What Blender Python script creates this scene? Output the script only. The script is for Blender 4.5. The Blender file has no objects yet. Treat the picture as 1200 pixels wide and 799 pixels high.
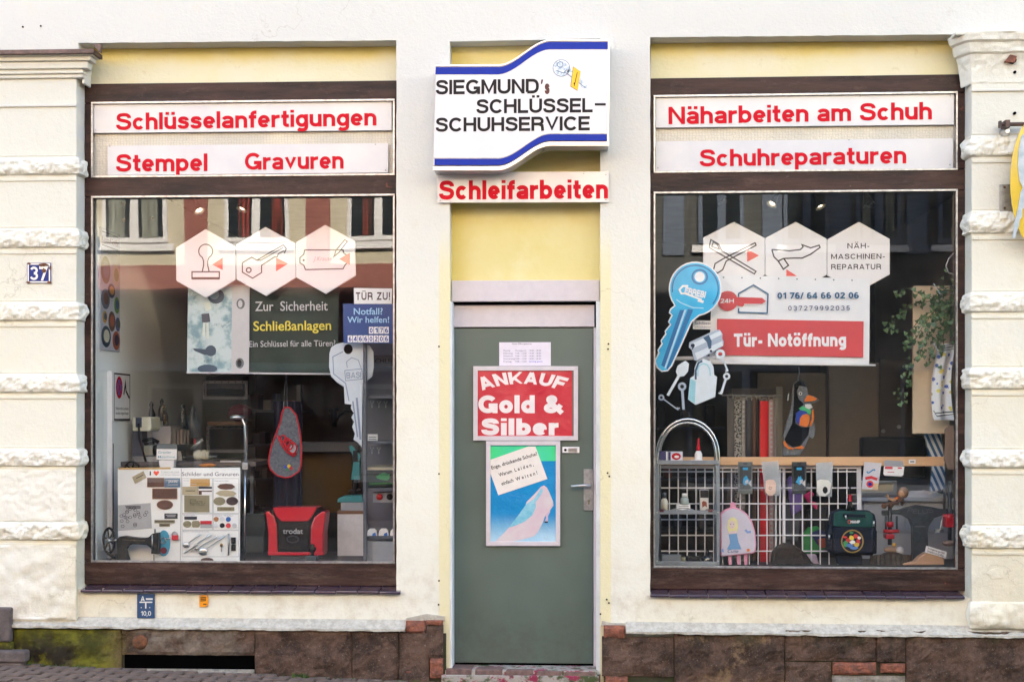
import bpy, math, random
from math import sin, cos, pi, radians
from mathutils import Vector, Matrix, noise
from mathutils.geometry import tessellate_polygon
R = random.Random(7)
SC = bpy.context.scene
COL = SC.collection

# ---------------- camera, world, sun, exposure ----------------
D, CX, CZ, TH, FP, HOR = 8.0, 0.38, 1.47, radians(2.7), 1602.0, 491.0
cd = bpy.data.cameras.new('camera'); cam = bpy.data.objects.new('camera', cd); COL.objects.link(cam)
cam.location = (CX, -D, CZ); cam.rotation_euler = (radians(90), 0, TH)
cd.lens = FP / 1200 * 36; cd.sensor_width = 36; cd.shift_y = (HOR - 399.5) / 1200; cd.clip_end = 2000; cd.clip_start = .05
SC.camera = cam
SUN_EL, SUN_AZ = radians(38), radians(12)      # azimuth measured from +Y towards +X: the sun stands behind the shop
wd = bpy.data.worlds.new('World'); SC.world = wd; wd.use_nodes = True
wn = wd.node_tree.nodes; wl = wd.node_tree.links
sky = wn.new('ShaderNodeTexSky'); sky.sky_type = 'NISHITA'; sky.sun_disc = False
sky.sun_elevation = SUN_EL; sky.sun_rotation = SUN_AZ; sky.air_density = 1.0; sky.dust_density = 1.5
wl.new(sky.outputs[0], wn['Background'].inputs[0]); wn['Background'].inputs[1].default_value = 0.15
sl = bpy.data.lights.new('sun', 'SUN'); so = bpy.data.objects.new('sun', sl); COL.objects.link(so)
sl.energy = 5.0; sl.angle = radians(.5); sl.color = (1, .95, .87)
sd = Vector((sin(SUN_AZ) * cos(SUN_EL), cos(SUN_AZ) * cos(SUN_EL), sin(SUN_EL)))
so.rotation_euler = (-sd).to_track_quat('-Z', 'Y').to_euler(); so.location = (0, 0, 30)
vs = SC.view_settings; vs.view_transform = 'Standard'; vs.look = 'None'; vs.gamma = 1; vs.use_curve_mapping = False
vs.exposure = 3.0
vs.use_white_balance = True; vs.white_balance_temperature = 7400; vs.white_balance_tint = 7
try:
    SC.cycles.max_bounces = 10; SC.cycles.transparent_max_bounces = 24; SC.cycles.diffuse_bounces = 5; SC.cycles.glossy_bounces = 4
    SC.cycles.caustics_reflective = False; SC.cycles.caustics_refractive = False; SC.cycles.sample_clamp_indirect = 6
except Exception: pass

# ---------------- helpers ----------------
def W(px, py, y=0.0):
    "world x, z of the point at depth y seen at pixel px, py of the 1200 x 799 photograph"
    k = (px - 600) / FP; dy = y + D
    dx = dy * (k * cos(TH) - sin(TH)) / (cos(TH) + k * sin(TH))
    dep = -dx * sin(TH) + dy * cos(TH)
    return CX + dx, CZ + (HOR - py) / FP * dep
def WX(px, y=0.0): return W(px, HOR, y)[0]
def WZ(py, y=0.0, px=600): return W(px, py, y)[1]
def depth_at(px, xw):
    "the y at which the plane x = xw is seen at column px"
    k = (px - 600) / FP; dx = xw - CX
    return dx * (cos(TH) + k * sin(TH)) / (k * cos(TH) - sin(TH)) - D
def rect(px0, py0, px1, py1, y):
    cx, cy = (px0 + px1) / 2, (py0 + py1) / 2
    return WX(px0, y), WX(px1, y), W(cx, py1, y)[1], W(cx, py0, y)[1]     # x0,x1,z0,z1

ORG = {}
class M:
    def __init__(s, xf=None): s.v = []; s.f = []; s.m = []; s.xf = xf
    def add(s, vs, fs, mi=0):
        b = len(s.v)
        if s.xf: vs = [s.xf(*v) for v in vs]
        s.v += [tuple(v) for v in vs]; s.f += [tuple(i + b for i in f) for f in fs]; s.m += [mi] * len(fs); return s
    def box(s, x0, x1, y0, y1, z0, z1, mi=0):
        return s.add([(x, y, z) for x in (x0, x1) for y in (y0, y1) for z in (z0, z1)],
                     [(0, 1, 3, 2), (4, 6, 7, 5), (0, 4, 5, 1), (2, 3, 7, 6), (0, 2, 6, 4), (1, 5, 7, 3)], mi)
    def pbox(s, px0, py0, px1, py1, y0, y1, mi=0):
        x0, x1, z0, z1 = rect(px0, py0, px1, py1, y0); return s.box(x0, x1, y0, y1, z0, z1, mi)
    def prism(s, pts, y0, y1, holes=(), mi=0):
        loops = [list(pts)] + [list(h) for h in holes]
        flat = [p for l in loops for p in l]; n = len(flat)
        vs = [(p[0], y0, p[1]) for p in flat] + [(p[0], y1, p[1]) for p in flat]
        tri = tessellate_polygon([[Vector((p[0], p[1], 0)) for p in l] for l in loops])
        fs = []
        for t in tri:
            a, b, c = [Vector(flat[i]) for i in t]
            if (b - a).cross(c - a) < 0: t = (t[0], t[2], t[1])
            fs += [tuple(t), (t[0] + n, t[2] + n, t[1] + n)]
        k = 0
        for li, l in enumerate(loops):
            m = len(l)
            area = sum(l[i][0] * l[(i + 1) % m][1] - l[(i + 1) % m][0] * l[i][1] for i in range(m))
            flip = (area > 0) != (li > 0)
            for i in range(m):
                a, b = k + i, k + (i + 1) % m
                fs.append((a, a + n, b + n, b) if flip else (a, b, b + n, a + n))
            k += m
        return s.add(vs, fs, mi)
    def pprism(s, pts, y0, y1, holes=(), mi=0):
        return s.prism([W(a, b, y0) for a, b in pts], y0, y1, [[W(a, b, y0) for a, b in h] for h in holes], mi)
    def flat(s, pts, y, mi=0):
        return s.add([(x, y, z) for x, z in pts], [tuple(range(len(pts)))], mi)
    def pflat(s, pts, y, mi=0, base=None):
        return s.flat([W(a, b, base if base is not None else y) for a, b in pts], y, mi)
    def prect(s, px0, py0, px1, py1, y, mi=0): return s.pflat([(px0, py1), (px1, py1), (px1, py0), (px0, py0)], y, mi)
    def ribbon(s, P, w, y, closed=False, mi=0, clampy=None, tf=None):
        P = [Vector(p) for p in P]; P = [p for i, p in enumerate(P) if i == 0 or (p - P[i - 1]).length > 1e-5]; n = len(P); L = []; Rr = []
        for i in range(n):
            a = P[i - 1] if (i > 0 or closed) else None; b = P[(i + 1) % n] if (i < n - 1 or closed) else None
            d1 = (P[i] - a).normalized() if a is not None else None; d2 = (b - P[i]).normalized() if b is not None else None
            if d1 is None: d1 = d2
            if d2 is None: d2 = d1
            n1 = Vector((-d1.y, d1.x)); n2 = Vector((-d2.y, d2.x)); m = n1 + n2
            m = n1 if m.length < 1e-6 else m.normalized()
            k = 1 / max(.22, m.dot(n1)); L.append(P[i] + m * k * w / 2); Rr.append(P[i] - m * k * w / 2)
        q = L + Rr
        if clampy: q = [Vector((p.x, min(max(p.y, clampy[0]), clampy[1]))) for p in q]
        if tf: q = [tf(p.x, p.y) for p in q]
        fs = [(i, i + n, (i + 1) % n + n, (i + 1) % n) for i in range(n if closed else n - 1)]
        return s.add([(p[0], y, p[1]) for p in q], fs, mi)
    def pribbon(s, pts, wpx, y, closed=False, mi=0, base=None):
        yy = base if base is not None else y
        return s.ribbon([W(a, b, yy) for a, b in pts], (wpx * 1.5) * (D + yy) / FP, y, closed, mi)
    def tube(s, P, r, n=8, closed=False, mi=0, cap=True):
        P = [Vector(p) for p in P]; m = len(P); rs = r if isinstance(r, (list, tuple)) else [r] * m; vs = []; fs = []
        up = Vector((0, 0, 1)); prev = None
        for i in range(m):
            a = P[(i - 1) % m] if (closed or i > 0) else P[i]; b = P[(i + 1) % m] if (closed or i < m - 1) else P[i]
            t = (b - a).normalized() if (b - a).length > 1e-9 else Vector((0, 0, 1))
            if prev is None:
                u = t.cross(up) if abs(t.dot(up)) < .95 else t.cross(Vector((1, 0, 0)))
            else: u = prev - t * prev.dot(t)
            u.normalize(); prev = u; v = t.cross(u)
            for k in range(n):
                an = 2 * pi * k / n; vs.append(P[i] + (u * cos(an) + v * sin(an)) * rs[i])
        for i in range(m if closed else m - 1):
            for k in range(n):
                a = i * n + k; b = i * n + (k + 1) % n; c = ((i + 1) % m) * n; fs.append((a, b, c + (k + 1) % n, c + k))
        if cap and not closed: fs += [tuple(range(n - 1, -1, -1)), tuple((m - 1) * n + k for k in range(n))]
        return s.add(vs, fs, mi)
    def lathe(s, prof, c, n=16, axis='Z', mi=0, rot=None):
        vs = []; fs = []; m = len(prof)
        for r, z in prof:
            for k in range(n):
                a = 2 * pi * k / n; p = Vector((r * cos(a), r * sin(a), z))
                if axis == 'Y': p = Vector((p.x, -p.z, p.y))
                if axis == 'X': p = Vector((p.z, p.x, p.y))
                if rot: p.rotate(rot)
                vs.append((c[0] + p.x, c[1] + p.y, c[2] + p.z))
        for i in range(m - 1):
            for k in range(n):
                fs.append((i * n + k, i * n + (k + 1) % n, (i + 1) * n + (k + 1) % n, (i + 1) * n + k))
        fs += [tuple(range(n - 1, -1, -1)), tuple((m - 1) * n + k for k in range(n))]
        return s.add(vs, fs, mi)
    def ball(s, c, r, n=12, sc=(1, 1, 1), mi=0):
        pr = [(max(1e-4, sin(pi * i / 8)) * r, -cos(pi * i / 8) * r) for i in range(9)]
        b = len(s.v); s.lathe(pr, (0, 0, 0), n, 'Z', mi)
        s.v[b:] = [(c[0] + v[0] * sc[0], c[1] + v[1] * sc[1], c[2] + v[2] * sc[2]) for v in s.v[b:]]; return s
    def disc(s, px, py, rpx, y, mi=0, n=20, rx=None, a0=0):
        x, z = W(px, py, y); r = rpx * (D + y) / FP; r2 = (rx if rx else rpx) * (D + y) / FP
        return s.flat([(x + r2 * cos(2 * pi * k / n + a0), z + r * sin(2 * pi * k / n + a0)) for k in range(n)], y, mi)
    def grid(s, nu, nv, fn, mi=0, wrap=False):
        vs = [fn(i / (nu - 1), j / (nv - 1)) for i in range(nu) for j in range(nv)]
        return s.add(vs, [(i * nv + j, (i + 1) * nv + j, (i + 1) * nv + j + 1, i * nv + j + 1) for i in range(nu - 1) for j in range(nv - 1)], mi)

def tag(o, label=None, cat=None, group=None, kind=None):
    if label: o['label'] = label
    if cat: o['category'] = cat
    if group: o['group'] = group
    if kind: o['kind'] = kind
    return o
def thing(name, label, cat, loc, group=None):
    o = bpy.data.objects.new(name, None); COL.objects.link(o); o.location = loc; ORG[o.name] = Vector(loc)
    o.empty_display_size = .05
    return tag(o, label, cat, group)
def obj(name, m, mats, parent=None, smooth=False, bevel=0, label=None, cat=None, group=None, kind=None, seg=2):
    me = bpy.data.meshes.new(name)
    if parent is not None: org = ORG[parent.name]
    else:
        xs = [v[0] for v in m.v]; ys = [v[1] for v in m.v]; zs = [v[2] for v in m.v]
        org = Vector(((min(xs) + max(xs)) / 2, (min(ys) + max(ys)) / 2, min(zs)))
    me.from_pydata([tuple(Vector(v) - org) for v in m.v], [], m.f)
    mats = mats if isinstance(mats, (list, tuple)) else [mats]
    for k in mats: me.materials.append(k)
    if len(mats) > 1: me.polygons.foreach_set('material_index', m.m)
    if smooth: me.polygons.foreach_set('use_smooth', [True] * len(me.polygons))
    me.update()
    o = bpy.data.objects.new(name, me); COL.objects.link(o); ORG[o.name] = org
    if parent is not None: o.parent = parent
    else: o.location = org
    if bevel:
        b = o.modifiers.new('bevel', 'BEVEL'); b.width = bevel; b.segments = seg; b.limit_method = 'ANGLE'; b.angle_limit = radians(40)
    return tag(o, label, cat, group, kind)
def dup(o, parent, off):
    c = o.copy(); COL.objects.link(c); c.parent = parent; c.location = Vector(o.location) + Vector(off); ORG[c.name] = ORG[o.name]; return c

# ---------------- materials ----------------
def lin(c):
    c = c / 255; return c / 12.92 if c <= .04045 else ((c + .055) / 1.055) ** 2.4
def rgb(r, g, b): return (lin(r), lin(g), lin(b))
MATS = {}
def mat(name, c, rough=.6, metal=0, var=.12, scale=6, bump=0, bscale=80, coat=0, c2=None, thr=(.35, .65), stretch=(1, 1, 1), trans=0, emit=0, spec=.5, alpha=1, detail=6):
    if name in MATS: return MATS[name]
    m = bpy.data.materials.new(name); m.use_nodes = True; N = m.node_tree.nodes; L = m.node_tree.links; b = N['Principled BSDF']
    tc = N.new('ShaderNodeTexCoord'); mp = N.new('ShaderNodeMapping'); mp.inputs['Scale'].default_value = stretch; L.new(tc.outputs['Object'], mp.inputs[0])
    nz = N.new('ShaderNodeTexNoise'); nz.inputs['Scale'].default_value = scale; nz.inputs['Detail'].default_value = detail; nz.inputs['Roughness'].default_value = .65
    L.new(mp.outputs[0], nz.inputs['Vector'])
    rp = N.new('ShaderNodeValToRGB'); rp.color_ramp.elements[0].position = thr[0]; rp.color_ramp.elements[1].position = thr[1]
    a = c; d = c2 if c2 else tuple(x * (1 - var * 1.5) for x in c)
    rp.color_ramp.elements[0].color = (*d, 1); rp.color_ramp.elements[1].color = (*a, 1)
    L.new(nz.outputs['Fac'], rp.inputs[0]); L.new(rp.outputs[0], b.inputs['Base Color'])
    b.inputs['Roughness'].default_value = rough; b.inputs['Metallic'].default_value = metal
    b.inputs['Specular IOR Level'].default_value = spec
    if coat: b.inputs['Coat Weight'].default_value = coat; b.inputs['Coat Roughness'].default_value = .03
    if trans: b.inputs['Transmission Weight'].default_value = trans
    if alpha < 1: b.inputs['Alpha'].default_value = alpha
    if emit: b.inputs['Emission Color'].default_value = (*c, 1); b.inputs['Emission Strength'].default_value = emit
    if bump:
        n2 = N.new('ShaderNodeTexNoise'); n2.inputs['Scale'].default_value = bscale; n2.inputs['Detail'].default_value = 5
        L.new(mp.outputs[0], n2.inputs['Vector'])
        bp = N.new('ShaderNodeBump'); bp.inputs['Strength'].default_value = 1; bp.inputs['Distance'].default_value = bump
        L.new(n2.outputs['Fac'], bp.inputs['Height']); L.new(bp.outputs[0], b.inputs['Normal'])
    MATS[name] = m; return m
def plain(name, r, g, b_, rough=.5, **k): return mat(name, rgb(r, g, b_), rough, **{**dict(var=.05, scale=20), **k})

def node_mat(name, build):
    m = bpy.data.materials.new(name); m.use_nodes = True; N = m.node_tree.nodes; L = m.node_tree.links
    class K: pass
    k = K(); k.N = N; k.L = L; k.b = N['Principled BSDF']; k.out = N['Material Output']
    geo = N.new('ShaderNodeNewGeometry'); k.pos = geo.outputs['Position']; k.geo = geo
    sep = N.new('ShaderNodeSeparateXYZ'); L.new(k.pos, sep.inputs[0]); k.x, k.y, k.z = sep.outputs
    def link(v, sock):
        if isinstance(v, (int, float)): sock.default_value = v
        elif isinstance(v, tuple): sock.default_value = (*v, 1) if len(v) == 3 and sock.type == 'RGBA' else v
        else: L.new(v, sock)
    def math_(op, a, b=0, c=None, clamp=False):
        n = N.new('ShaderNodeMath'); n.operation = op; n.use_clamp = clamp; link(a, n.inputs[0]); link(b, n.inputs[1])
        if c is not None: link(c, n.inputs[2])
        return n.outputs[0]
    def nz(scale, detail=5, rough=.6, stretch=None, vec=None, dist=0):
        n = N.new('ShaderNodeTexNoise'); n.inputs['Scale'].default_value = scale; n.inputs['Detail'].default_value = detail; n.inputs['Roughness'].default_value = rough
        n.inputs['Distortion'].default_value = dist
        v = vec or k.pos
        if stretch:
            mp = N.new('ShaderNodeMapping'); mp.inputs['Scale'].default_value = stretch; L.new(v, mp.inputs[0]); v = mp.outputs[0]
        L.new(v, n.inputs['Vector']); return n.outputs['Fac']
    def step(v, a, b):
        n = N.new('ShaderNodeMapRange'); n.interpolation_type = 'SMOOTHSTEP'; link(v, n.inputs[0]); n.inputs[1].default_value = a; n.inputs[2].default_value = b; return n.outputs[0]
    def mix(f, a, b, mode='MIX'):
        n = N.new('ShaderNodeMix'); n.data_type = 'RGBA'; n.blend_type = mode; link(f, n.inputs[0]); link(a, n.inputs[6]); link(b, n.inputs[7]); return n.outputs[2]
    def bump(h, dist, prev=None):
        n = N.new('ShaderNodeBump'); n.inputs['Distance'].default_value = dist; L.new(h, n.inputs['Height'])
        if prev: L.new(prev, n.inputs['Normal'])
        return n.outputs[0]
    k.math = math_; k.nz = nz; k.step = step; k.mix = mix; k.bump = bump; k.link = link
    build(k); MATS[name] = m; return m

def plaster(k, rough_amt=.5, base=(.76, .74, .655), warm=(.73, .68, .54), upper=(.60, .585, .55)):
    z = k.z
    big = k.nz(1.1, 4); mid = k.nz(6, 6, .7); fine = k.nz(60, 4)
    c = k.mix(k.step(z, 3.7, 1.2), upper, base)  # greyer paint above, its colour darkened to even out stronger light up high
    c = k.mix(k.math('MULTIPLY', k.step(big, .45, .7), k.step(z, 3.6, .4)), c, warm)
    c = k.mix(k.math('MULTIPLY', k.step(mid, .54, .72), .28), c, (.62, .55, .42))
    c = k.mix(k.math('MULTIPLY', k.step(k.nz(17, 8, .8), .60, .70), .28), c, (.58, .49, .34))
    # grime rising from the pavement
    dirt = k.math('MULTIPLY', k.step(z, 1.0, .25), k.step(k.nz(9, 8, .75), .42, .7))
    c = k.mix(k.math('MULTIPLY', dirt, .5), c, (.50, .42, .32))
    # yellow paint strips beside the door, and thin yellow-brown runs
    sx = lambda a, b: k.math('MULTIPLY', k.step(k.x, a - .004, a + .004), k.step(k.x, b + .004, b - .004))
    st = k.math('MAXIMUM', sx(WX(514.5), WX(528)), sx(WX(703), WX(716)))
    c = k.mix(k.math('MULTIPLY', st, k.math('MULTIPLY', k.step(z, 2.65, 2.3), .8)), c, (.73, .66, .40))
    streak = k.step(k.nz(14, 6, .7, stretch=(1, 1, .08)), .6, .78)
    c = k.mix(k.math('MULTIPLY', streak, k.math('MULTIPLY', k.step(z, 1.6, .5), .25)), c, (.55, .45, .30))
    # old stucco cracks
    vo = k.N.new('ShaderNodeTexVoronoi'); vo.feature = 'DISTANCE_TO_EDGE'; vo.inputs['Scale'].default_value = 1.3
    wv = k.N.new('ShaderNodeVectorMath'); wv.operation = 'MULTIPLY_ADD'
    nn = k.N.new('ShaderNodeTexNoise'); nn.inputs['Scale'].default_value = 5; nn.inputs['Detail'].default_value = 8; k.L.new(k.pos, nn.inputs[0])
    k.L.new(nn.outputs['Color'], wv.inputs[0]); wv.inputs[1].default_value = (.5, .5, .5); k.L.new(k.pos, wv.inputs[2]); k.L.new(wv.outputs[0], vo.inputs['Vector'])
    cr = k.math('MULTIPLY', k.step(vo.outputs['Distance'], .006, .001), k.step(big, .52, .60))
    c = k.mix(k.math('MULTIPLY', cr, .30), c, (.28, .22, .16))
    pit = k.step(k.nz(38, 2), .73, .78)
    c = k.mix(k.math('MULTIPLY', pit, .35), c, (.35, .30, .22))
    k.link(c, k.b.inputs['Base Color']); k.b.inputs['Roughness'].default_value = .85; k.b.inputs['Specular IOR Level'].default_value = .25
    n1 = k.bump(mid, .007 * rough_amt); n2 = k.bump(k.nz(26, 7, .7), .006 * rough_amt, n1); n3 = k.bump(fine, .0016, n2)
    k.link(n3, k.b.inputs['Normal'])
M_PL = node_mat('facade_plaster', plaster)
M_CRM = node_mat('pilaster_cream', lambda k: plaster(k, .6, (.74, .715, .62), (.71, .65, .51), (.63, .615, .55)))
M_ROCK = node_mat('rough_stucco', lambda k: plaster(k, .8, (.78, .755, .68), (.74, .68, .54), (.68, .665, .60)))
def infill(k):
    big = k.nz(1.6, 4)
    c = k.mix(k.step(big, .35, .65), (.71, .67, .51), (.69, .64, .41))
    # stronger yellow left under the lintel and in the corners
    c = k.mix(k.step(k.math('ADD', k.z, k.math('MULTIPLY', k.nz(3, 3), .15)), 3.66, 3.78), c, (.66, .54, .16))
    c = k.mix(k.math('MULTIPLY', k.step(k.nz(20, 5), .62, .75), .4), c, (.55, .45, .25))
    k.link(c, k.b.inputs['Base Color']); k.b.inputs['Roughness'].default_value = .8
    k.link(k.bump(k.nz(35, 6), .003), k.b.inputs['Normal'])
M_INF = node_mat('yellow_infill_plaster', infill)
def door_yellow(k):
    c = k.mix(k.step(k.nz(1.8, 4), .35, .7), (.70, .61, .29), (.67, .56, .22))
    c = k.mix(k.math('MULTIPLY', k.step(k.nz(4, 5), .42, .7), .7), c, (.73, .67, .40)); c = k.mix(k.math('MULTIPLY', k.step(k.x, WX(560), WX(528)), .6), c, (.66, .50, .10))  # deeper yellow at the left edge puts a light gradient into the colour
    k.link(c, k.b.inputs['Base Color']); k.b.inputs['Roughness'].default_value = .8; k.link(k.bump(k.nz(35, 6), .002), k.b.inputs['Normal'])
M_DY = node_mat('door_recess_yellow', door_yellow)
def wood(k):
    g = k.nz(7, 7, .7, stretch=(.35, 1, 2.6)); g2 = k.nz(40, 5, .7, stretch=(.15, 1, 1.5))
    c = k.mix(k.step(g, .3, .7), (.014, .007, .006), (.055, .024, .019))
    c = k.mix(k.math('MULTIPLY', k.step(k.nz(11, 8, .8, stretch=(.6, 1, 1.6)), .52, .68), .5), c, (.10, .055, .045))
    c = k.mix(k.math('MULTIPLY', k.step(k.nz(24, 8, .8, stretch=(.5, 1, 1.5)), .66, .72), .7), c, (.40, .33, .28)); c = k.mix(k.math('MULTIPLY', k.math('MULTIPLY', k.step(k.z, .72, .66), k.step(k.nz(9, 8, .8, stretch=(.4, 1, 1.8)), .45, .66)), .65), c, (.12, .072, .06))
    c = k.mix(k.math('MULTIPLY', k.step(k.nz(3.3, 8, .8), .64, .68), .8), c, (.20, .05, .03))
    k.link(c, k.b.inputs['Base Color']); k.b.inputs['Specular IOR Level'].default_value = .28; k.link(k.math('ADD', k.math('MULTIPLY', g2, .4), .3), k.b.inputs['Roughness'])
    k.link(k.bump(g2, .002, k.bump(g, .003)), k.b.inputs['Normal'])
M_WOOD = node_mat('worn_brown_paint', wood)
def stone(k):
    n = k.nz(5, 8, .8); f = k.nz(34, 8, .8); v = k.nz(110, 3)
    c = k.mix(k.step(n, .38, .62), (.055, .034, .027), (.165, .098, .072))
    c = k.mix(k.math('MULTIPLY', k.step(f, .56, .74), .6), c, (.30, .20, .145))
    c = k.mix(k.math('MULTIPLY', k.step(v, .62, .70), .5), c, (.36, .29, .23))
    # pale weathering on the upper middle stones
    pale = k.math('MULTIPLY', k.math('MULTIPLY', k.step(k.x, WX(150), WX(175)), k.step(k.x, WX(310), WX(250))), k.step(k.nz(7, 7, .7), .3, .62))
    c = k.mix(k.math('MULTIPLY', pale, .75), c, (.30, .25, .20))
    ochre = k.math('MULTIPLY', k.math('MULTIPLY', k.step(k.x, WX(785), WX(800)), k.step(k.x, WX(960), WX(900))), k.step(k.nz(4.5, 8, .8), .5, .62))
    c = k.mix(k.math('MULTIPLY', ochre, .7), c, (.36, .23, .13))
    # moss: left stone, and green along the top of the right plinth
    moss = k.math('MULTIPLY', k.step(k.x, WX(165), WX(110)), k.step(k.nz(4, 8, .7), .30, .5))
    mc = k.mix(k.step(k.nz(8, 6), .35, .65), (.07, .075, .012), (.24, .23, .02))
    c = k.mix(k.math('MULTIPLY', moss, .92), c, mc)
    low = k.math('MULTIPLY', k.step(k.z, .20, .10), k.math('MULTIPLY', k.step(k.x, WX(120), WX(80)), k.step(k.nz(12, 6), .35, .55)))
    c = k.mix(low, c, (.03, .022, .012))
    m2 = k.math('MULTIPLY', k.step(k.z, .12, .22), k.math('MULTIPLY', k.step(k.nz(6, 7, .7), .45, .62), k.step(k.x, WX(780), WX(860))))
    c = k.mix(k.math('MULTIPLY', m2, .6), c, (.045, .05, .022))
    k.link(c, k.b.inputs['Base Color']); k.b.inputs['Roughness'].default_value = .9; k.b.inputs['Specular IOR Level'].default_value = .3
    k.link(k.bump(f, .016, k.bump(n, .02)), k.b.inputs['Normal'])
M_STONE = node_mat('plinth_sandstone', stone)
M_BRICK = mat('old_red_brick', (.30, .10, .06), .9, scale=22, bump=.008, bscale=70, c2=(.13, .055, .04), thr=(.4, .6))
M_OLDM = mat('old_grey_mortar', (.30, .275, .24), .9, scale=25, bump=.008, bscale=60, c2=(.17, .15, .13))
M_PAVE = mat('paving_clinker', (.19, .13, .105), .8, scale=14, c2=(.085, .062, .052), bump=.004, bscale=120)
M_SOIL = mat('joint_dirt', (.05, .04, .03), .95, scale=20, c2=(.035, .045, .015), bump=.004)
M_LEDGE = mat('whitewashed_mortar', (.54, .51, .45), .9, scale=30, c2=(.40, .37, .32), thr=(.40, .62), bump=.008, bscale=50, spec=.2)
M_BLACK = mat('black_void', (.002, .002, .002), 1, spec=0)
M_ALU = mat('aluminium_bead', (.55, .55, .57), .35, metal=.9, var=.3, scale=30)
M_SILVER = mat('brushed_silver', (.62, .62, .64), .3, metal=1, var=.15, scale=12)
M_CHROME = mat('chrome', (.7, .71, .73), .12, metal=1)
M_STEEL = mat('dull_steel', (.42, .43, .45), .42, metal=.9, var=.25, scale=25)
M_WHITE = plain('white_lacquer', 236, 232, 234, .4)
M_WPVC = mat('white_sign_panel', (.60, .59, .60), .22, var=.05, scale=2.5, c2=(.52, .52, .56), coat=.15)
M_RED = plain('red_lettering', 200, 14, 36, .7, spec=.2)
M_INK = plain('black_ink', 28, 22, 24, .6, spec=.25)
M_BLUE = plain('sign_blue', 8, 44, 150, .5, spec=.2)
M_TRIM = plain('door_trim_paint', 204, 195, 200, .5, bump=.0006, bscale=50)
M_TILE = mat('glazed_sill_tile', (.055, .028, .038), .12, var=.5, scale=9, c2=(.03, .022, .05), coat=.8)
M_METALD = mat('brown_flashing', (.16, .10, .09), .5, metal=.3, var=.4, scale=18, bump=.002)
def glass(k):
    k.N.remove(k.b)
    dot = k.N.new('ShaderNodeVectorMath'); dot.operation = 'DOT_PRODUCT'; k.L.new(k.geo.outputs['Normal'], dot.inputs[0]); k.L.new(k.geo.outputs['Incoming'], dot.inputs[1])
    a = k.math('SUBTRACT', 1, k.math('ABSOLUTE', dot.outputs['Value']), clamp=True)
    fac = k.math('ADD', .036, k.math('MULTIPLY', .95, k.math('POWER', a, 5)), clamp=True)
    t = k.N.new('ShaderNodeBsdfTransparent'); t.inputs[0].default_value = (.985, .995, .99, 1)
    g = k.N.new('ShaderNodeBsdfGlossy'); g.inputs['Roughness'].default_value = 0.0; k.L.new(k.bump(k.nz(1.6, 2, .4), .0006), g.inputs['Normal']); g.inputs[0].default_value = (.97, .98, 1, 1)
    ms = k.N.new('ShaderNodeMixShader'); k.L.new(fac, ms.inputs[0]); k.L.new(t.outputs[0], ms.inputs[1]); k.L.new(g.outputs[0], ms.inputs[2])
    df = k.N.new('ShaderNodeBsdfDiffuse'); df.inputs[0].default_value = (.7, .7, .68, 1)
    dust = k.math('ADD', k.math('MULTIPLY', k.step(k.nz(70, 3, .7), .69, .75), .05), k.math('MULTIPLY', k.step(k.nz(3, 7, .8), .42, .7), .012))
    m2 = k.N.new('ShaderNodeMixShader'); k.L.new(dust, m2.inputs[0]); k.L.new(ms.outputs[0], m2.inputs[1]); k.L.new(df.outputs[0], m2.inputs[2])
    k.L.new(m2.outputs[0], k.out.inputs[0])
M_GLASS = node_mat('shop_window_glass', glass)
def wired(k):
    vo = k.N.new('ShaderNodeTexVoronoi'); vo.feature = 'DISTANCE_TO_EDGE'; vo.inputs['Scale'].default_value = 55; vo.inputs['Randomness'].default_value = .35
    mp = k.N.new('ShaderNodeMapping'); mp.inputs['Scale'].default_value = (1, 0, 1.2); k.L.new(k.pos, mp.inputs[0]); k.L.new(mp.outputs[0], vo.inputs['Vector'])
    e = k.step(vo.outputs['Distance'], .09, .02)
    c = k.mix(k.step(k.nz(2.2, 4), .35, .65), (.62, .57, .47), (.50, .47, .41))
    c = k.mix(k.math('MULTIPLY', e, .55), c, (.30, .28, .25))
    k.link(c, k.b.inputs['Base Color']); k.b.inputs['Roughness'].default_value = .25
    k.link(k.bump(k.nz(45, 3), .004), k.b.inputs['Normal'])
M_WIRED = node_mat('wired_cast_glass', wired)

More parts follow.
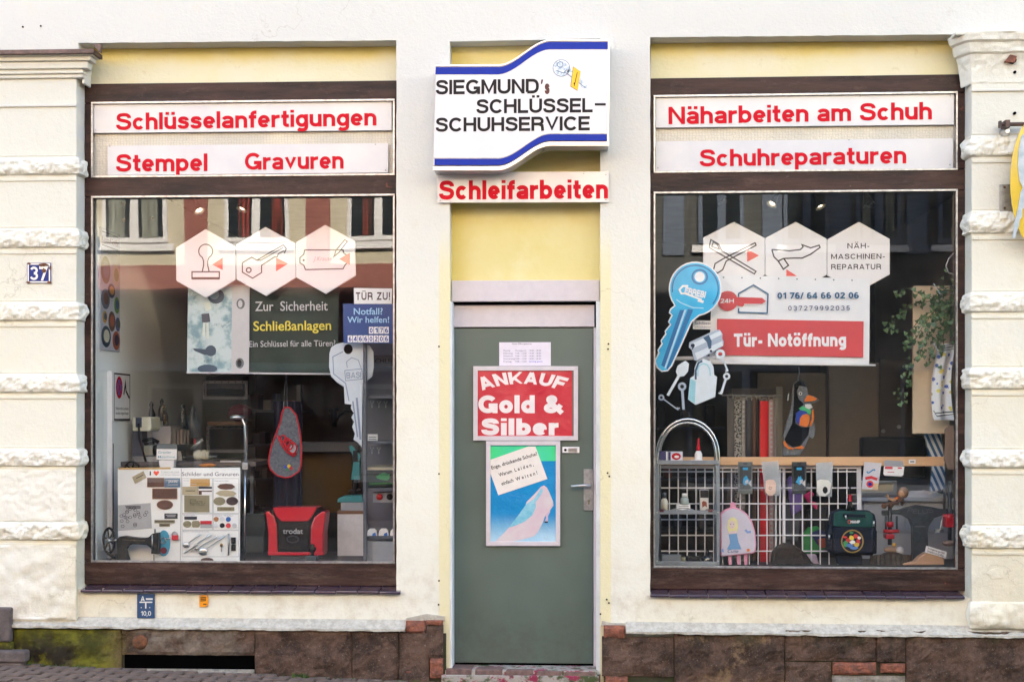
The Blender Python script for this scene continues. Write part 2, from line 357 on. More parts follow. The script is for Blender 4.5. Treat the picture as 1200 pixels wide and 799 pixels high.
# ---------------- stroke lettering (grotesque) ----------------
def EL(cx, cy, rx, ry, a0, a1, n=14, p=2.08):
    out = []
    for i in range(n + 1):
        a = radians(a0 + (a1 - a0) * i / n); c, s = cos(a), sin(a)
        out.append((cx + rx * math.copysign(abs(c) ** (2 / p), c), cy + ry * math.copysign(abs(s) ** (2 / p), s)))
    return out
def glyph(ch, w):
    h = w / 2; X = .73; T = 1 - h; XT = X - h; S = []; cl = None
    def s(*P, closed=False): S.append((list(P), closed))
    def ov(Wd, H, y0=0, a0=0, a1=360, ext=None):
        P = EL(Wd / 2, y0 + H / 2, Wd / 2 - h, H / 2 - h, a0, a1, 26 if a1 - a0 > 200 else 14)
        S.append((P[:-1], True) if a1 - a0 == 360 else (P, False))
    def Sshape(Wd, H):
        K = [(.755, .70), (.735, .79), (.62, .885), (.42, .91), (.22, .88), (.125, .79), (.13, .665), (.24, .59), (.42, .545), (.60, .50), (.735, .42), (.76, .28), (.68, .15), (.52, .095), (.42, .09), (.22, .115), (.10, .20), (.08, .31)]
        K = [Vector((h + (a - .08) / .68 * (Wd - 2 * h), h + (b - .09) / .82 * (H - 2 * h))) for a, b in K]; P = []
        for i in range(len(K) - 1):
            p0, p1, p2, p3 = K[max(0, i - 1)], K[i], K[i + 1], K[min(len(K) - 1, i + 2)]
            for q in (0, .33, .66): P.append(tuple(.5 * ((2 * p1) + (p2 - p0) * q + (2 * p0 - 5 * p1 + 4 * p2 - p3) * q * q + (3 * p1 - p0 - 3 * p2 + p3) * q ** 3)))
        S.append((P + [tuple(K[-1])], False))
    base = {'Ä': 'A', 'Ö': 'O', 'Ü': 'U', 'ä': 'a', 'ö': 'o', 'ü': 'u'}.get(ch, ch)
    c = base; Wd = .7
    if c == 'a':
        Wd = .66; s(*(EL(.32, XT - .15, .23, .15, 165, 0, 10) + [(.55, 0)])); cyb = .23
        s(*EL(.31, .22 + 0.0, .31 - h, .22 - h + .012, 80, 280, 14)); s((.31, .44 - h + .012), (.55, .44 - h + .03)); s((.31, h - .012), (.38, h - .012), (.55, .14))
        cl = (-.01, X)
    elif c in 'bdpq':
        Wd = .69; ov(Wd, X)
        xs = h if c in 'bp' else Wd - h; s((xs, 0 if c in 'bd' else -.27), (xs, 1 if c in 'bd' else X))
    elif c == 'c': Wd = .64; ov(Wd + .02, X, 0, 40, 320)
    elif c == 'e':
        Wd = .66; P = EL(Wd / 2, X / 2, Wd / 2 - h, X / 2 - h, 0, 318, 24); P[0] = (Wd - h, X / 2 - .04); s(*P); s((h, X / 2 - .01), (Wd - h, X / 2 - .01))
    elif c == 'f': Wd = .42; s((.19, 0), (.19, T - .14), *EL(.36, T - .13, .17, .13, 180, 90, 5)[1:], (.43, T)); s((0, X - h), (.42, X - h))
    elif c == 'g':
        Wd = .68; ov(Wd, X); s((Wd - h, X), (Wd - h, -.03), *EL(Wd / 2, -.03, Wd / 2 - h, .25 - h, 0, -150, 10)[1:])
    elif c in 'hn': Wd = .66; s((h, 0), (h, 1 if c == 'h' else X)); s(*(EL(Wd / 2, XT - .2, Wd / 2 - h, .2, 180, 0, 12) + [(Wd - h, 0)]))
    elif c == 'i': Wd = w; s((h, 0), (h, X)); s((h, .84), (h, 1))
    elif c == 'j': Wd = w + .05; s((h + .05, X), (h + .05, -.15), (-.03, -.2)); s((h + .05, .84), (h + .05, 1))
    elif c == 'k': Wd = .66; s((h, 0), (h, 1)); s((h, .22), (Wd - .06, X + .05)); s((.3, .4), (Wd - .06, -.04)); cl = (0, 1)
    elif c == 'l': Wd = w; s((h, 0), (h, 1))
    elif c == 'm':
        Wd = 1.04; q = (Wd - 2 * h) / 4; s((h, 0), (h, X))
        s(*(EL(h + q, XT - .18, q, .18, 180, 0, 12) + [(h + 2 * q, 0)])); s(*(EL(h + 3 * q, XT - .18, q, .18, 180, 0, 12) + [(Wd - h, 0)]))
    elif c == 'o': Wd = .70; ov(Wd, X)
    elif c == 'r': Wd = .46; s((h, 0), (h, X)); s(*EL(.44, XT - .2, .44 - h, .2, 180, 100, 8), (.46, XT)); 
    elif c == 's': Wd = .62; Sshape(Wd, X)
    elif c == 't': Wd = .42; s((.19, .95), (.19, .2), *EL(.36, .2, .17, .2 - h, 180, 270, 5)[1:], (.42, h)); s((0, X - h), (.42, X - h)); cl = (0, .95)
    elif c == 'u': Wd = .66; s((Wd - h, 0), (Wd - h, X)); s(*([(h, X)] + EL(Wd / 2, h + .2, Wd / 2 - h, .2, 180, 360, 12)))
    elif c == 'v': Wd = .68; s((h * .9, X), (Wd / 2, h * .6), (Wd - h * .9, X)); cl = (0, X)
    elif c == 'w': Wd = 1.0; s((h, X), (.27, h * .6), (.5, X - h), (.73, h * .6), (Wd - h, X)); cl = (0, X)
    elif c == 'x': Wd = .66; s((h, -.05), (Wd - h, X + .05)); s((h, X + .05), (Wd - h, -.05)); cl = (0, X)
    elif c == 'y': Wd = .66; s((h, X), (.36, .05)); s((Wd - h, X), (.3, -.22), (.06, -.22))
    elif c == 'z': Wd = .6; s((0, XT), (Wd - h, XT), (h, h), (Wd, h))
    elif c == 'ß': Wd = .68; s((h, 0), (h, .7), *EL(.31, .7, .31 - h, .3 - h, 180, 0, 10)[1:], (.4, .56), *EL(.38, .28, .3 - h, .28 - h, 80, -110, 12))
    elif c == 'A': Wd = .98; s((h * .8, 0), (Wd / 2, 1.0), (Wd - h * .8, 0)); S[-1] = ([(h * .9, -.05), (Wd / 2 - .0, T + .08)], False); s((Wd / 2, T + .08), (Wd - h * .9, -.05)); s((.24, .29), (Wd - .24, .29)); cl = (0, 1)
    elif c == 'B':
        Wd = .86; s((h, 0), (h, 1)); s((h, T), (.5, T), *EL(.5, .75 - h / 2, .3 - h, .25 - h / 2, 90, -90, 8), (h, .51)); s((.5, .51), *EL(.5, .26, .36 - h, .25 - h / 2 - .01, 90, -90, 8), (h, h))
    elif c == 'C': Wd = .92; ov(Wd + .04, 1, 0, 38, 322)
    elif c == 'D': Wd = .90; s((h, h), (h, T), (.42, T), *EL(.42, .5, .48 - h, .5 - h, 90, -90, 16, 2.5), (h, h), closed=False)
    elif c == 'E': Wd = .78; s((h, 0), (h, 1)); s((h, T), (Wd, T)); s((h, .51), (Wd - .05, .51)); s((h, h), (Wd, h))
    elif c == 'F': Wd = .74; s((h, 0), (h, 1)); s((h, T), (Wd, T)); s((h, .49), (Wd - .06, .49))
    elif c == 'G': Wd = .98; ov(Wd, 1, 0, 38, 330); s((Wd / 2 + .04, .42), (Wd - h, .42), (Wd - h, 0))
    elif c == 'H': Wd = .88; s((h, 0), (h, 1)); s((Wd - h, 0), (Wd - h, 1)); s((h, .52), (Wd - h, .52))
    elif c == 'I': Wd = w; s((h, 0), (h, 1))
    elif c == 'K': Wd = .92; s((h, 0), (h, 1)); s((h, .28), (Wd - .1, 1.06)); s((.33, .52), (Wd - .06, -.06)); cl = (0, 1)
    elif c == 'L': Wd = .72; s((h, 1), (h, h), (Wd, h)); S[-1] = ([(h, 1), (h, 0)], False); s((h, h), (Wd, h))
    elif c == 'M': Wd = 1.04; s((h, 0), (h, 1)); s((Wd - h, 0), (Wd - h, 1)); s((h, 1.04), (Wd / 2, h * .4), (Wd - h, 1.04)); cl = (0, 1)
    elif c == 'N': Wd = .88; s((h, 0), (h, 1)); s((Wd - h, 0), (Wd - h, 1)); s((h, 1.02), (Wd - h, -.02)); cl = (0, 1)
    elif c in 'O0': Wd = .98 if c == 'O' else .68; ov(Wd, 1)
    elif c == 'P': Wd = .82; s((h, 0), (h, 1)); s((h, T), (.48, T), *EL(.48, .72 - h / 2, .34 - h, .28 - h / 2, 90, -90, 8), (h, .44))
    elif c == 'R': Wd = .88; s((h, 0), (h, 1)); s((h, T), (.5, T), *EL(.5, .74 - h / 2, .35 - h, .26 - h / 2, 90, -90, 8), (h, .48)); s((.5, .48), (.74, .38), (Wd - h, 0))
    elif c == 'S': Wd = .84; Sshape(Wd, 1)
    elif c == 'T': Wd = .78; s((0, T), (Wd, T)); s((Wd / 2, 0), (Wd / 2, 1))
    elif c == 'U': Wd = .88; s((h, 1), *EL(Wd / 2, .36, Wd / 2 - h, .36 - h, 180, 360, 14), (Wd - h, 1))
    elif c == 'V': Wd = .90; s((h * .8, 1.03), (Wd / 2, h * .3), (Wd - h * .8, 1.03)); cl = (0, 1)
    elif c == 'W': Wd = 1.2; s((h, 1.03), (.33, h * .3), (.6, T), (.87, h * .3), (Wd - h, 1.03)); cl = (0, 1)
    elif c == 'Z': Wd = .8; s((.04, T), (Wd - h, T), (h, h), (Wd, h))
    elif c == '1': Wd = .5; s((.36, 0), (.36, 1)); s((.05, .72), (.36, .88)); Wd = .36 + h
    elif c == '2': Wd = .68; s(*EL(.34, .70, .34 - h, .3 - h, 170, -20, 12), (h + .02, h), (Wd, h)); 
    elif c == '3': Wd = .68; s(*EL(.34, .75 - h / 2, .3 - h + .02, .25 - h / 2, 160, -90, 12)); s(*EL(.34, .26, .34 - h, .26 - h / 2, 90, -165, 12))
    elif c == '4': Wd = .7; s((Wd - .2, 0), (Wd - .2, 1)); s((Wd - .2, .98), (h * .6, .28), (Wd, .28))
    elif c == '5': Wd = .68; s((.6, T), (.14, T), (.1, .5), *EL(.34, .33, .34 - h, .33 - h, 130, -160, 14))
    elif c == '6': Wd = .68; ov(Wd, .64); s(*EL(.34, .55, .34 - h, .45 - h, 180, 50, 10)); s((h, .3), (h, .56))
    elif c == '9': Wd = .68; ov(Wd, .64, .36); s(*EL(.34, .45, .34 - h, .45 - h, 0, -130, 10)); s((Wd - h, .44), (Wd - h, .7))
    elif c == '7': Wd = .66; s((0, T), (.58, T), (.22, -.03)); cl = (0, 1)
    elif c == '8': Wd = .70; ov(.66, .50, .5); S[-1] = ([(x + .02, y) for x, y in S[-1][0]], True); ov(.70, .56)
    elif c == '&': Wd = .98; s((.92, .0), (.28, .66)); ov(.56, .50, .5); S[-1] = ([(x + .12, y) for x, y in S[-1][0]], True); ov(.72, .56); s((.62, .14), (.86, .46))
    elif c == '-': Wd = .42; s((.03, .36), (.39, .36))
    elif c == '–': Wd = .9; s((.03, .62), (.87, .62))
    elif c == "'": Wd = w; s((h + .03, 1), (h - .02, .72))
    elif c == '.': Wd = w; s((h, 0), (h, w))
    elif c == ',': Wd = w; s((h, w), (h - .05, -.16))
    elif c == '!': Wd = w; s((h, .3), (h, 1)); s((h, 0), (h, w))
    elif c == '?': Wd = .62; s(*EL(.31, .74, .31 - h, .26 - h, 170, -30, 12), (.31, .45), (.31, .28)); s((.31, 0), (.31, w * .9))
    elif c == '/': Wd = .4; s((.05, -.05), (.35, 1.05)); cl = (0, 1)
    elif c == ' ': return .30, [], None
    else: Wd = .5; ov(.5, .6)
    if ch != base:
        y0 = 1.07 if ch in 'ÄÖÜ' else .84
        for dx in (-.16, .16): s((Wd / 2 + dx, y0), (Wd / 2 + dx, y0 + max(.15, w * .85)))
        if cl: S2 = S[-2:]; S[:] = S[:-2]; return Wd, S, cl, S2
    return Wd, S, cl
def stroke_text(st, w, gap):
    x = 0; out = []
    for ch in st:
        g = glyph(ch, w)
        for P, closed in g[1]: out.append(([(a + x, b) for a, b in P], closed, g[2]))
        if len(g) > 3:
            for P, closed in g[3]: out.append(([(a + x, b) for a, b in P], closed, None))
        x += g[0] + gap
    return x - gap, out
def lettering(st, box, y, m, parent, w=.19, gap=.11, bend=0, ang=0, base=None, name='lettering', xf=None, raw=None, skew=0):
    px0, py0, px1, py1 = box; base = y if base is None else base
    if raw: x0, z0, wd, ht = raw
    else:
        (x0, z0), (x1, z1) = W(px0, py1, base), W(px1, py1, base); cxx = (px0 + px1) / 2
        z0 = W(cxx, py1, base)[1]; ht = W(cxx, py0, base)[1] - z0; wd = x1 - x0
    tw, S = stroke_text(st, w, gap); mm = M(xf); ca, sa = cos(radians(ang)), sin(radians(ang)); cx, cz = x0 + wd / 2, z0 + ht / 2
    def tf(a, b):
        t = a / tw; X = x0 + t * wd; Z = z0 + b * ht - bend * (2 * t - 1) ** 2; X += skew * b * ht
        if bend: X += (b - .4) * (2 * t - 1) * bend * 1.2
        dx, dz = X - cx, Z - cz; return (cx + dx * ca - dz * sa, cz + dx * sa + dz * ca)
    for i, (P, closed, cl) in enumerate(S): mm.ribbon(P, w, y - .00012 * (i % 4), closed, 0, cl, tf)
    return obj(name, mm, m, parent)
_capH = None
def font_text(st, box, y, m, parent, off=0.0, ang=0, base=None, name='lettering', xf=None, raw=None, sp=1, shear=0):
    "humanist lettering from the built-in face, turned into a mesh"
    px0, py0, px1, py1 = box; base = y if base is None else base
    c = bpy.data.curves.new('t', 'FONT'); c.body = st; c.offset = off; c.resolution_u = 4; c.space_character = sp; c.shear = shear
    o = bpy.data.objects.new('t', c); COL.objects.link(o); dg = bpy.context.evaluated_depsgraph_get(); e = o.evaluated_get(dg); me = e.to_mesh()
    V = [v.co.copy() for v in me.vertices]; Fs = [tuple(p.vertices) for p in me.polygons]; e.to_mesh_clear(); bpy.data.objects.remove(o); bpy.data.curves.remove(c)
    if raw: x0, z0, wd, ht = raw
    else:
        (x0, _), (x1, _) = W(px0, py1, base), W(px1, py1, base); cxx = (px0 + px1) / 2
        z0 = W(cxx, py1, base)[1]; ht = W(cxx, py0, base)[1] - z0; wd = x1 - x0
    mnx = min(v.x for v in V); mxx = max(v.x for v in V); ca, sa = cos(radians(ang)), sin(radians(ang)); cx, cz = x0 + wd / 2, z0 + ht / 2
    out = []
    for v in V:
        X = x0 + (v.x - mnx) / (mxx - mnx) * wd; Z = z0 + v.y / .69 * ht; dx, dz = X - cx, Z - cz
        out.append((cx + dx * ca - dz * sa, y, cz + dx * sa + dz * ca))
    return obj(name, M(xf).add(out, Fs), m, parent)
# =============================== GROUND ===============================
GZ = lambda x: WZ(783.5) - .036 * (x - WX(100))       # the street falls gently to the right
def gsheet(name, x0, x1, y0, y1, dz, m, label=None, nx=2, bumpy=0):
    s = M(); s.add([(x, y, GZ(x) + dz) for x in (x0, x1) for y in (y0, y1)], [(0, 2, 3, 1)]); return s
earth = M().add([(x, y, GZ(x) - .16) for x in (-400, 400) for y in (-400, 400)], [(0, 2, 3, 1)])
obj('ground', earth, mat('ground_earth', (.14, .12, .10), .95, scale=1), kind='structure')
def road_mat(k):
    vo = k.N.new('ShaderNodeTexBrick'); vo.inputs['Scale'].default_value = 5; vo.inputs['Color1'].default_value = (.15, .14, .13, 1); vo.inputs['Color2'].default_value = (.10, .095, .09, 1); vo.inputs['Mortar'].default_value = (.05, .045, .04, 1)
    k.L.new(k.pos, vo.inputs['Vector']); k.link(k.mix(k.math('MULTIPLY', k.nz(6, 6), .5), vo.outputs['Color'], (.12, .11, .10)), k.b.inputs['Base Color']); k.b.inputs['Roughness'].default_value = .8
    k.link(k.bump(vo.outputs['Fac'], -.01), k.b.inputs['Normal'])
M_ROAD = node_mat('cobbled_road', road_mat)
obj('road', gsheet('road', -60, 60, -9.6, -1.7, -.12, M_ROAD), M_ROAD, kind='structure')
pv = thing('pavement', None, None, (0, 0, GZ(0))); pv['kind'] = 'structure'
pb = M(); pb.add([(x, y, GZ(x) - .012) for x in (-60, 60) for y in (-1.6, .0)], [(0, 2, 3, 1)]); obj('bedding', pb, M_SOIL, pv)
kb = M(); kb.add([(x, y, GZ(x) + z) for x in (-60, 60) for y in (-1.75, -1.6) for z in (-.16, .0)], [(0, 1, 3, 2), (4, 6, 7, 5), (0, 4, 5, 1), (2, 3, 7, 6), (1, 5, 7, 3)]); obj('kerb', kb, M_PAVE, pv, bevel=.01)
sx, sy = .155, .082; first = None; cnt = 0
for j in range(5):
    y = -.055 - j * sy
    for i in range(26):
        x = -3.15 + (i + (j % 2) * .5) * sx + R.uniform(-.004, .004)
        if x > .75: continue
        if first is None:
            mm = M().box(x - sx / 2 + .005, x + sx / 2 - .005, y - sy / 2 + .004, y + sy / 2 - .004, GZ(x) - .05, GZ(x) + .003)
            first = obj('paving_stone', mm, M_PAVE, pv, bevel=.006); fx, fy = x, y; first.data = first.data
        else:
            o = dup(first, pv, (x - fx, y - fy, GZ(x) - GZ(fx) + R.uniform(-.003, .004))); cnt += 1
# remaining paving beyond the reach of the view: one joined piece
mm = M()
for j in range(5, 19):
    y = -.055 - j * sy
    for i in range(40):
        x = -3.15 + (i + (j % 2) * .5) * sx; mm.box(x - sx / 2 + .005, x + sx / 2 - .005, y - sy / 2 + .004, y + sy / 2 - .004, GZ(x) - .05, GZ(x) + .003 + R.uniform(-.003, .003))
obj('paving_stones', mm, M_PAVE, pv, kind='stuff')
far_pave = M().add([(x, y, GZ(x) + .0) for x in (-60, 60) for y in (-11.4, -9.6)], [(0, 2, 3, 1)]); far_pave.add([(x, -9.6, GZ(x) + z) for x in (-60, 60) for z in (-.16, 0)], [(0, 1, 3, 2)])
obj('far_pavement', far_pave, M_PAVE, kind='structure')

# =============================== SHOP BUILDING ===============================
shop = thing('shop_building', 'cream plastered shop front with two brown framed display windows and a green door', 'building', (0, 0, 0))
YF, YI, YD = .10, .135, .15          # window frame face, infill face, door face
def jag(pts, step=.05, amp=.0016):
    out = []
    for i in range(len(pts)):
        a, b = Vector(pts[i]), Vector(pts[(i + 1) % len(pts)]); n = max(1, int((b - a).length / step))
        for j in range(n):
            p = a.lerp(b, j / n); out.append((p.x + (R.uniform(-amp, amp) if j else 0), p.y + (R.uniform(-amp, amp) if j else 0)))
    return out
XL_, XR_ = WX(98.8, YF), WX(1131, YF)
HL = jag([(XL_, WZ(692)), W(464.5, 696), W(464.5, 47.5), (XL_, W(103, 50.5)[1])])
HR = jag([W(762, 696), (XR_, W(1133, 700)[1]), (XR_, W(1133, 40.5)[1]), W(762, 44)])
dl, dr = WX(527), WX(703.5); dtop = W(615, 47)[1]; zb = -.6
outer = [(-6, zb), (dl, zb), (dl, W(527, 49)[1]), (dr, W(703, 45.5)[1]), (dr, zb), (6, zb), (6, 4.6), (-6, 4.6)]
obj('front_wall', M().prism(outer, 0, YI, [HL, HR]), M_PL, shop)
x0, x1, z0, z1 = WX(80), WX(470), .3, 4.0
obj('window_infill', M().box(WX(90), WX(475), YI, YI + .25, WZ(99, 0, 280), 4.2), M_INF, shop); obj('window_infill', M().box(WX(755), WX(1145), YI + .0, YI + .25, WZ(92, 0, 950), 4.2), M_INF, shop)
obj('door_infill', M().box(dl - .1, dr + .1, YI - .01, YI + .2, WZ(329, 0), 4.2), M_DY, shop)
# backing wall round the openings (keeps daylight out of the room behind the piers)
bk = M(); bk.box(-6, WX(106, .15) - .052, YI, .45, zb, 4.2); bk.box(WX(463), WX(527), YI, .45, zb, 4.2).box(WX(703), WX(764), YI, .45, zb, 4.2).box(WX(1131), 6, YI, .2, zb, 4.2)
bk.box(WX(100), WX(463), YI, .45, zb, WZ(684)).box(WX(764), WX(1131), YI, .45, zb, WZ(688))
obj('back_wall', bk, M_PL, shop)
# upper storeys, roof and side masses
up = M().box(-6, 6, .001, 9, 4.6, 12.1); obj('upper_wall', up, M_PL, shop)
obj('body_wall', M().box(-6, -5.7, .45, 9, zb, 4.6).box(5.7, 6, .45, 9, zb, 4.6).box(-6, 6, 8.7, 9, zb, 4.6), M_PL, shop)
rf = M().prism([(-6.2, 12.1), (6.2, 12.1), (6.2, 12.2), (-6.2, 12.2)], -.25, 9.2); obj('roof', rf, mat('roof_tiles', (.20, .07, .04), .8), shop)
nb = thing('neighbour_building', 'tall plain plastered house standing right of the shop, outside the picture', 'building', (13, 0, 0))  # unseen house; height set for the shadow it throws across the street
obj('wall', M().box(6.02, 22, .0, 10, zb, 13.3), M_PL, nb); obj('roof', M().box(5.95, 22.2, -.3, 10.2, 13.3, 13.7), MATS['roof_tiles'], nb)
for i in range(4):
    for j in range(4):
        xa = 7.5 + i * 3.4; za = 1.2 + j * 3.1; f = obj('window', M().box(xa, xa + 1.1, -.02, .05, za, za + 1.6), M_WHITE, nb); obj('pane', M().box(xa + .08, xa + 1.02, -.03, .0, za + .08, za + 1.52), mat('dark_glass', (.02, .025, .03), .05, coat=1), f)
nb2 = thing('neighbour_building', 'plain plastered house standing left of the shop, outside the picture', 'building', (-14, 0, 0))
obj('wall', M().box(-22, -6.02, .0, 10, zb, 12.4), M_PL, nb2); obj('roof', M().box(-22.2, -5.95, -.3, 10.2, 12.4, 12.8), MATS['roof_tiles'], nb2)

# ---- rough rusticated bands, pilasters
def nzv(x, y, z, s, seed=0): return noise.noise(Vector((x * s + seed, y * s, z * s)))
def rough(name, parent, path, z0, z1, prof, amp, mt, seed=0, step=.011, sc=22, label=None, jagtop=0):
    "path: plan polyline (x,y) with outward normals to the left; prof(v)->outward offset"
    P = [Vector(p) for p in path]; pts = []; nrm = []
    for i in range(len(P) - 1):
        d = P[i + 1] - P[i]; n = max(2, int(d.length / step)); nn = Vector((d.y, -d.x)).normalized()
        for j in range(n + (1 if i == len(P) - 2 else 0)): pts.append(P[i] + d * j / n); nrm.append(nn)
    sm = []
    for i in range(len(nrm)):
        a = Vector((0, 0))
        for k in range(-2, 3): a += nrm[min(max(i + k, 0), len(nrm) - 1)]
        sm.append(a.normalized() if a.length > 0 else nrm[i])
    nv = max(7, int((z1 - z0) / step) + 3); nu = len(pts)
    def fn(u, v):
        i = round(u * (nu - 1)); j = v; p = pts[i]; z = z0 + (z1 - z0) * v
        o = prof(v); q = nzv(p.x, p.y, z, sc, seed) * .6 + nzv(p.x, p.y, z, sc * 2.3, seed + 5) * .4 + abs(nzv(p.x, p.y, z, sc * .55, seed + 9)) * .5
        oo = o + (q * amp if 0.001 < v < .999 else 0) * min(1, o / max(1e-4, .018)); oo = max(oo, -.002)
        z += nzv(p.x, 7, z, sc * .8, seed + 3) * jagtop * (1 if .001 < v < .999 else .6)
        return (p.x + sm[i].x * oo, p.y + sm[i].y * oo, z)
    return obj(name, M().grid(nu, nv, fn), mt, parent, smooth=False, label=label)
def bandprof(d): return lambda v: 0 if v <= 0 or v >= 1 else d * min(1, (math.sin(pi * v)) ** .35)
BP = .03                                         # pilaster body stands this far proud
def pilaster(side, xin, xout, bands, ztop, zbot, seed):
    p = thing('pilaster', None, None, (0, 0, 0)); p.parent = shop; p.name = 'pilaster'; ORG[p.name] = Vector((0, 0, 0))
    s = 1 if side == 'L' else -1
    xa, xb = sorted((xin, xout))
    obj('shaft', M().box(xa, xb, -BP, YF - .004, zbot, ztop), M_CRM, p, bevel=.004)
    xf = lambda px_edge: (xin if False else px_edge)
    for k, (a, b) in enumerate(bands):
        zt, z0 = WZ(a, -.06), WZ(b, -.06)
        if side == 'L': path = [(xout, -BP), (xin, -BP), (xin, YF - .01)]
        else: path = [(xin, YF - .01), (xin, -BP), (xout, -BP)]
        rough('rusticated_band', p, path, z0, zt, bandprof(.026), .023, M_ROCK, seed + k * 3)
        obj('string_moulding', M().box(xa, xb + (.003 if s > 0 else 0), -BP - .007, -BP + .002, z0 - .034, z0 - .016), M_CRM, p, bevel=.003)
        obj('string_moulding', M().box(xa, xb, -BP - .004, -BP + .002, zt + .006, zt + .014), M_CRM, p, bevel=.002)
    return p
xinL = XL_; xinR = XR_
bandsL = [(178, 200), (263, 287), (351, 374), (437, 460), (526, 548), (613, 636)]
bandsR = [(163, 188), (250, 277), (344, 368), (431, 457), (526, 548), (614, 641)]
pL = pilaster('L', xinL, -5.2, bandsL, WZ(82), WZ(727, 0, 60), 1)
pR = pilaster('R', xinR, 5.2, bandsR, WZ(60), WZ(735, 0, 1170), 40)
# lower rough stucco
rough('rough_stucco', pL, [(WX(2), -BP - .002), (xinL, -BP - .002)], WZ(728), WZ(640), lambda v: .010, .034, M_ROCK, 77, step=.014, sc=8)
rough('rough_stucco', pL, [(WX(2), -BP - .002), (xinL, -BP - .002)], WZ(612), WZ(551), lambda v: .006, .030, M_ROCK, 79, step=.012, sc=13)
rough('foot_boulder', pR, [(XR_, .02), (XR_, -BP), (3.6, -BP)], WZ(736, 0, 1165), WZ(704, 0, 1165), bandprof(.022), .028, M_ROCK, 81, sc=10, jagtop=.012)
obj('thin_moulding', M().box(-5.2, xinL + .003, -BP - .012, -BP + .003, WZ(121), WZ(118)), M_PL, shop, bevel=.003); obj('thin_moulding', M().box(xinR - .003, 5.2, -BP - .012, -BP + .003, WZ(109, 0, 1165), WZ(106, 0, 1165)), M_PL, shop, bevel=.003)
# cornices
cl = thing('cornice', None, None, (0, 0, 0)); cl.parent = shop
for a, b, d, e in ((57, 61, .105, 112), (61, 66, .088, 109), (66, 74.5, .07, 104), (77, 80, .062, 98), (80, 84.5, .048, 97)):
    obj('moulding', M().box(-5.2, WX(e, -.05), -d, .01, WZ(b, -.06), WZ(a, -.06)), M_CRM, cl, bevel=.005)
obj('moulding', M().box(-5.2, WX(97, -.05), -.052, .01, WZ(78, -.06), WZ(74, -.06)), M_CRM, cl)
fl = M().box(-5.2, WX(112, -.1), -.13, .02, WZ(56.6, -.12), WZ(51.5, -.12)); obj('metal_flashing', fl, M_METALD, cl, bevel=.002)
obj('flashing_lip', M().prism([W(108, 51.5, -.13), W(118, 52, -.13), W(117, 62, -.13), W(113, 57, -.13)], -.13, -.10), M_METALD, cl)
obj('moulding_end', M().pprism([(96, 60), (106, 60), (101, 72), (99.5, 84), (99, 98), (96, 98)], -.02, YF - .01), M_ROCK, cl, bevel=.004)
cr = thing('cornice', None, None, (0, 0, 0)); cr.parent = shop; cr.name = 'cornice'
rough('broken_cornice', cr, [(XR_ - .035, .06), (XR_, -.03), (5.2, -.03)], WZ(100, 0, 1165), WZ(44, 0, 1165), lambda v: 0 if v <= 0 else .004 + .075 * max(0, (v - .1)) ** 1.3 + (.012 if v > .62 else 0) + (.014 if v > .85 else 0), .014, M_ROCK, 12, sc=14, jagtop=.004)
obj('top_slab', M().box(WX(1114), 5.2, -.10, .01, WZ(43.5, -.05, 1165), WZ(39, -.05, 1165)), M_CRM, cr, bevel=.006)
rough('plaster_patch', cr, [(XR_ + .01, -BP - .001), (3.5, -BP - .001)], WZ(68, 0, 1165), WZ(56, 0, 1165), lambda v: .001, .008, M_ROCK, 15)
for (px, py, r, d) in ((1185, 72, 4.2, 1), (1189, 85, 1.6, 1), (1189, 133, 1.6, 1)):
    x, z = W(px, py, -.04); q = M().lathe([(r * .005, -.003), (r * .005, .012)], (x, -BP - .006 if py > 80 else -BP - .03, z), 12, 'Y'); obj('bolt_hole', q, M_BLACK, pR)
obj('brick_chip', M().pprism([(1178, 72), (1184, 64), (1192, 66), (1189, 74)], -.075, -.03), M_BRICK, pR)
for px, py in ((514.5, 406), (514.5, 555), (514.5, 680), (514, 708), (713, 403), (712.5, 409), (712, 554), (714, 558), (711, 702), (713.5, 706), (703.6, 719), (27, 32), (48, 31)):
    x, z = W(px, py); obj('drill_hole', M().lathe([(.0055, 0), (.0055, .004)], (x, -.0015, z), 10, 'Y'), mat('hole_dark', (.03, .02, .015), .9), shop)
obj('chipped_plaster', M().prism([(W(1168, 672, -.03)[0] + .055 * cos(a * .45) * R.uniform(.6, 1.1), W(1168, 672, -.03)[1] + .035 * sin(a * .45) * R.uniform(.6, 1.1)) for a in range(14)], -BP - .004, -BP), M_ROCK, pR)

# ---- plinth
pl = thing('plinth', None, None, (0, 0, 0)); pl.parent = shop
def stoneblk(pxa, pya, pxb, pyb, seed, m=M_STONE, name='plinth_stone', y=-.045, amp=.022, sc=10, label=None):
    x0, x1, z0, z1 = rect(pxa, pya, pxb, pyb, y); g = .003
    P = [(x0 + g, .05), (x0 + g, y + .004), (x0 + .01, y), (x1 - .01, y), (x1 - g, y + .004), (x1 - g, .05)]
    mm = M(); nu = max(6, int((x1 - x0) / .022)); nv = max(5, int((z1 - z0) / .022))
    def fn(u, v):
        X = x0 + g + (x1 - x0 - 2 * g) * u; Z = z0 + g + (z1 - z0 - 2 * g) * v; e = min(min(u, 1 - u) * nu, min(v, 1 - v) * nv, 1)
        Y = y + (1 - e) * .010 + (nzv(X, seed, Z, sc, seed) + .4 * nzv(X, 3, Z, sc * 3.5, seed)) * amp
        return (X + nzv(X, seed, Z, 25, 5) * .004 * (1 if e < 1 else 0), Y, Z + nzv(X, seed, Z, 25, 9) * .004 * (1 if e < 1 else 0))
    mm.grid(nu + 1, nv + 1, fn); mm.box(x0 + g, x1 - g, y + .012, .06, z0 + g, z1 - g)
    return obj(name, mm, m, pl, label=label)
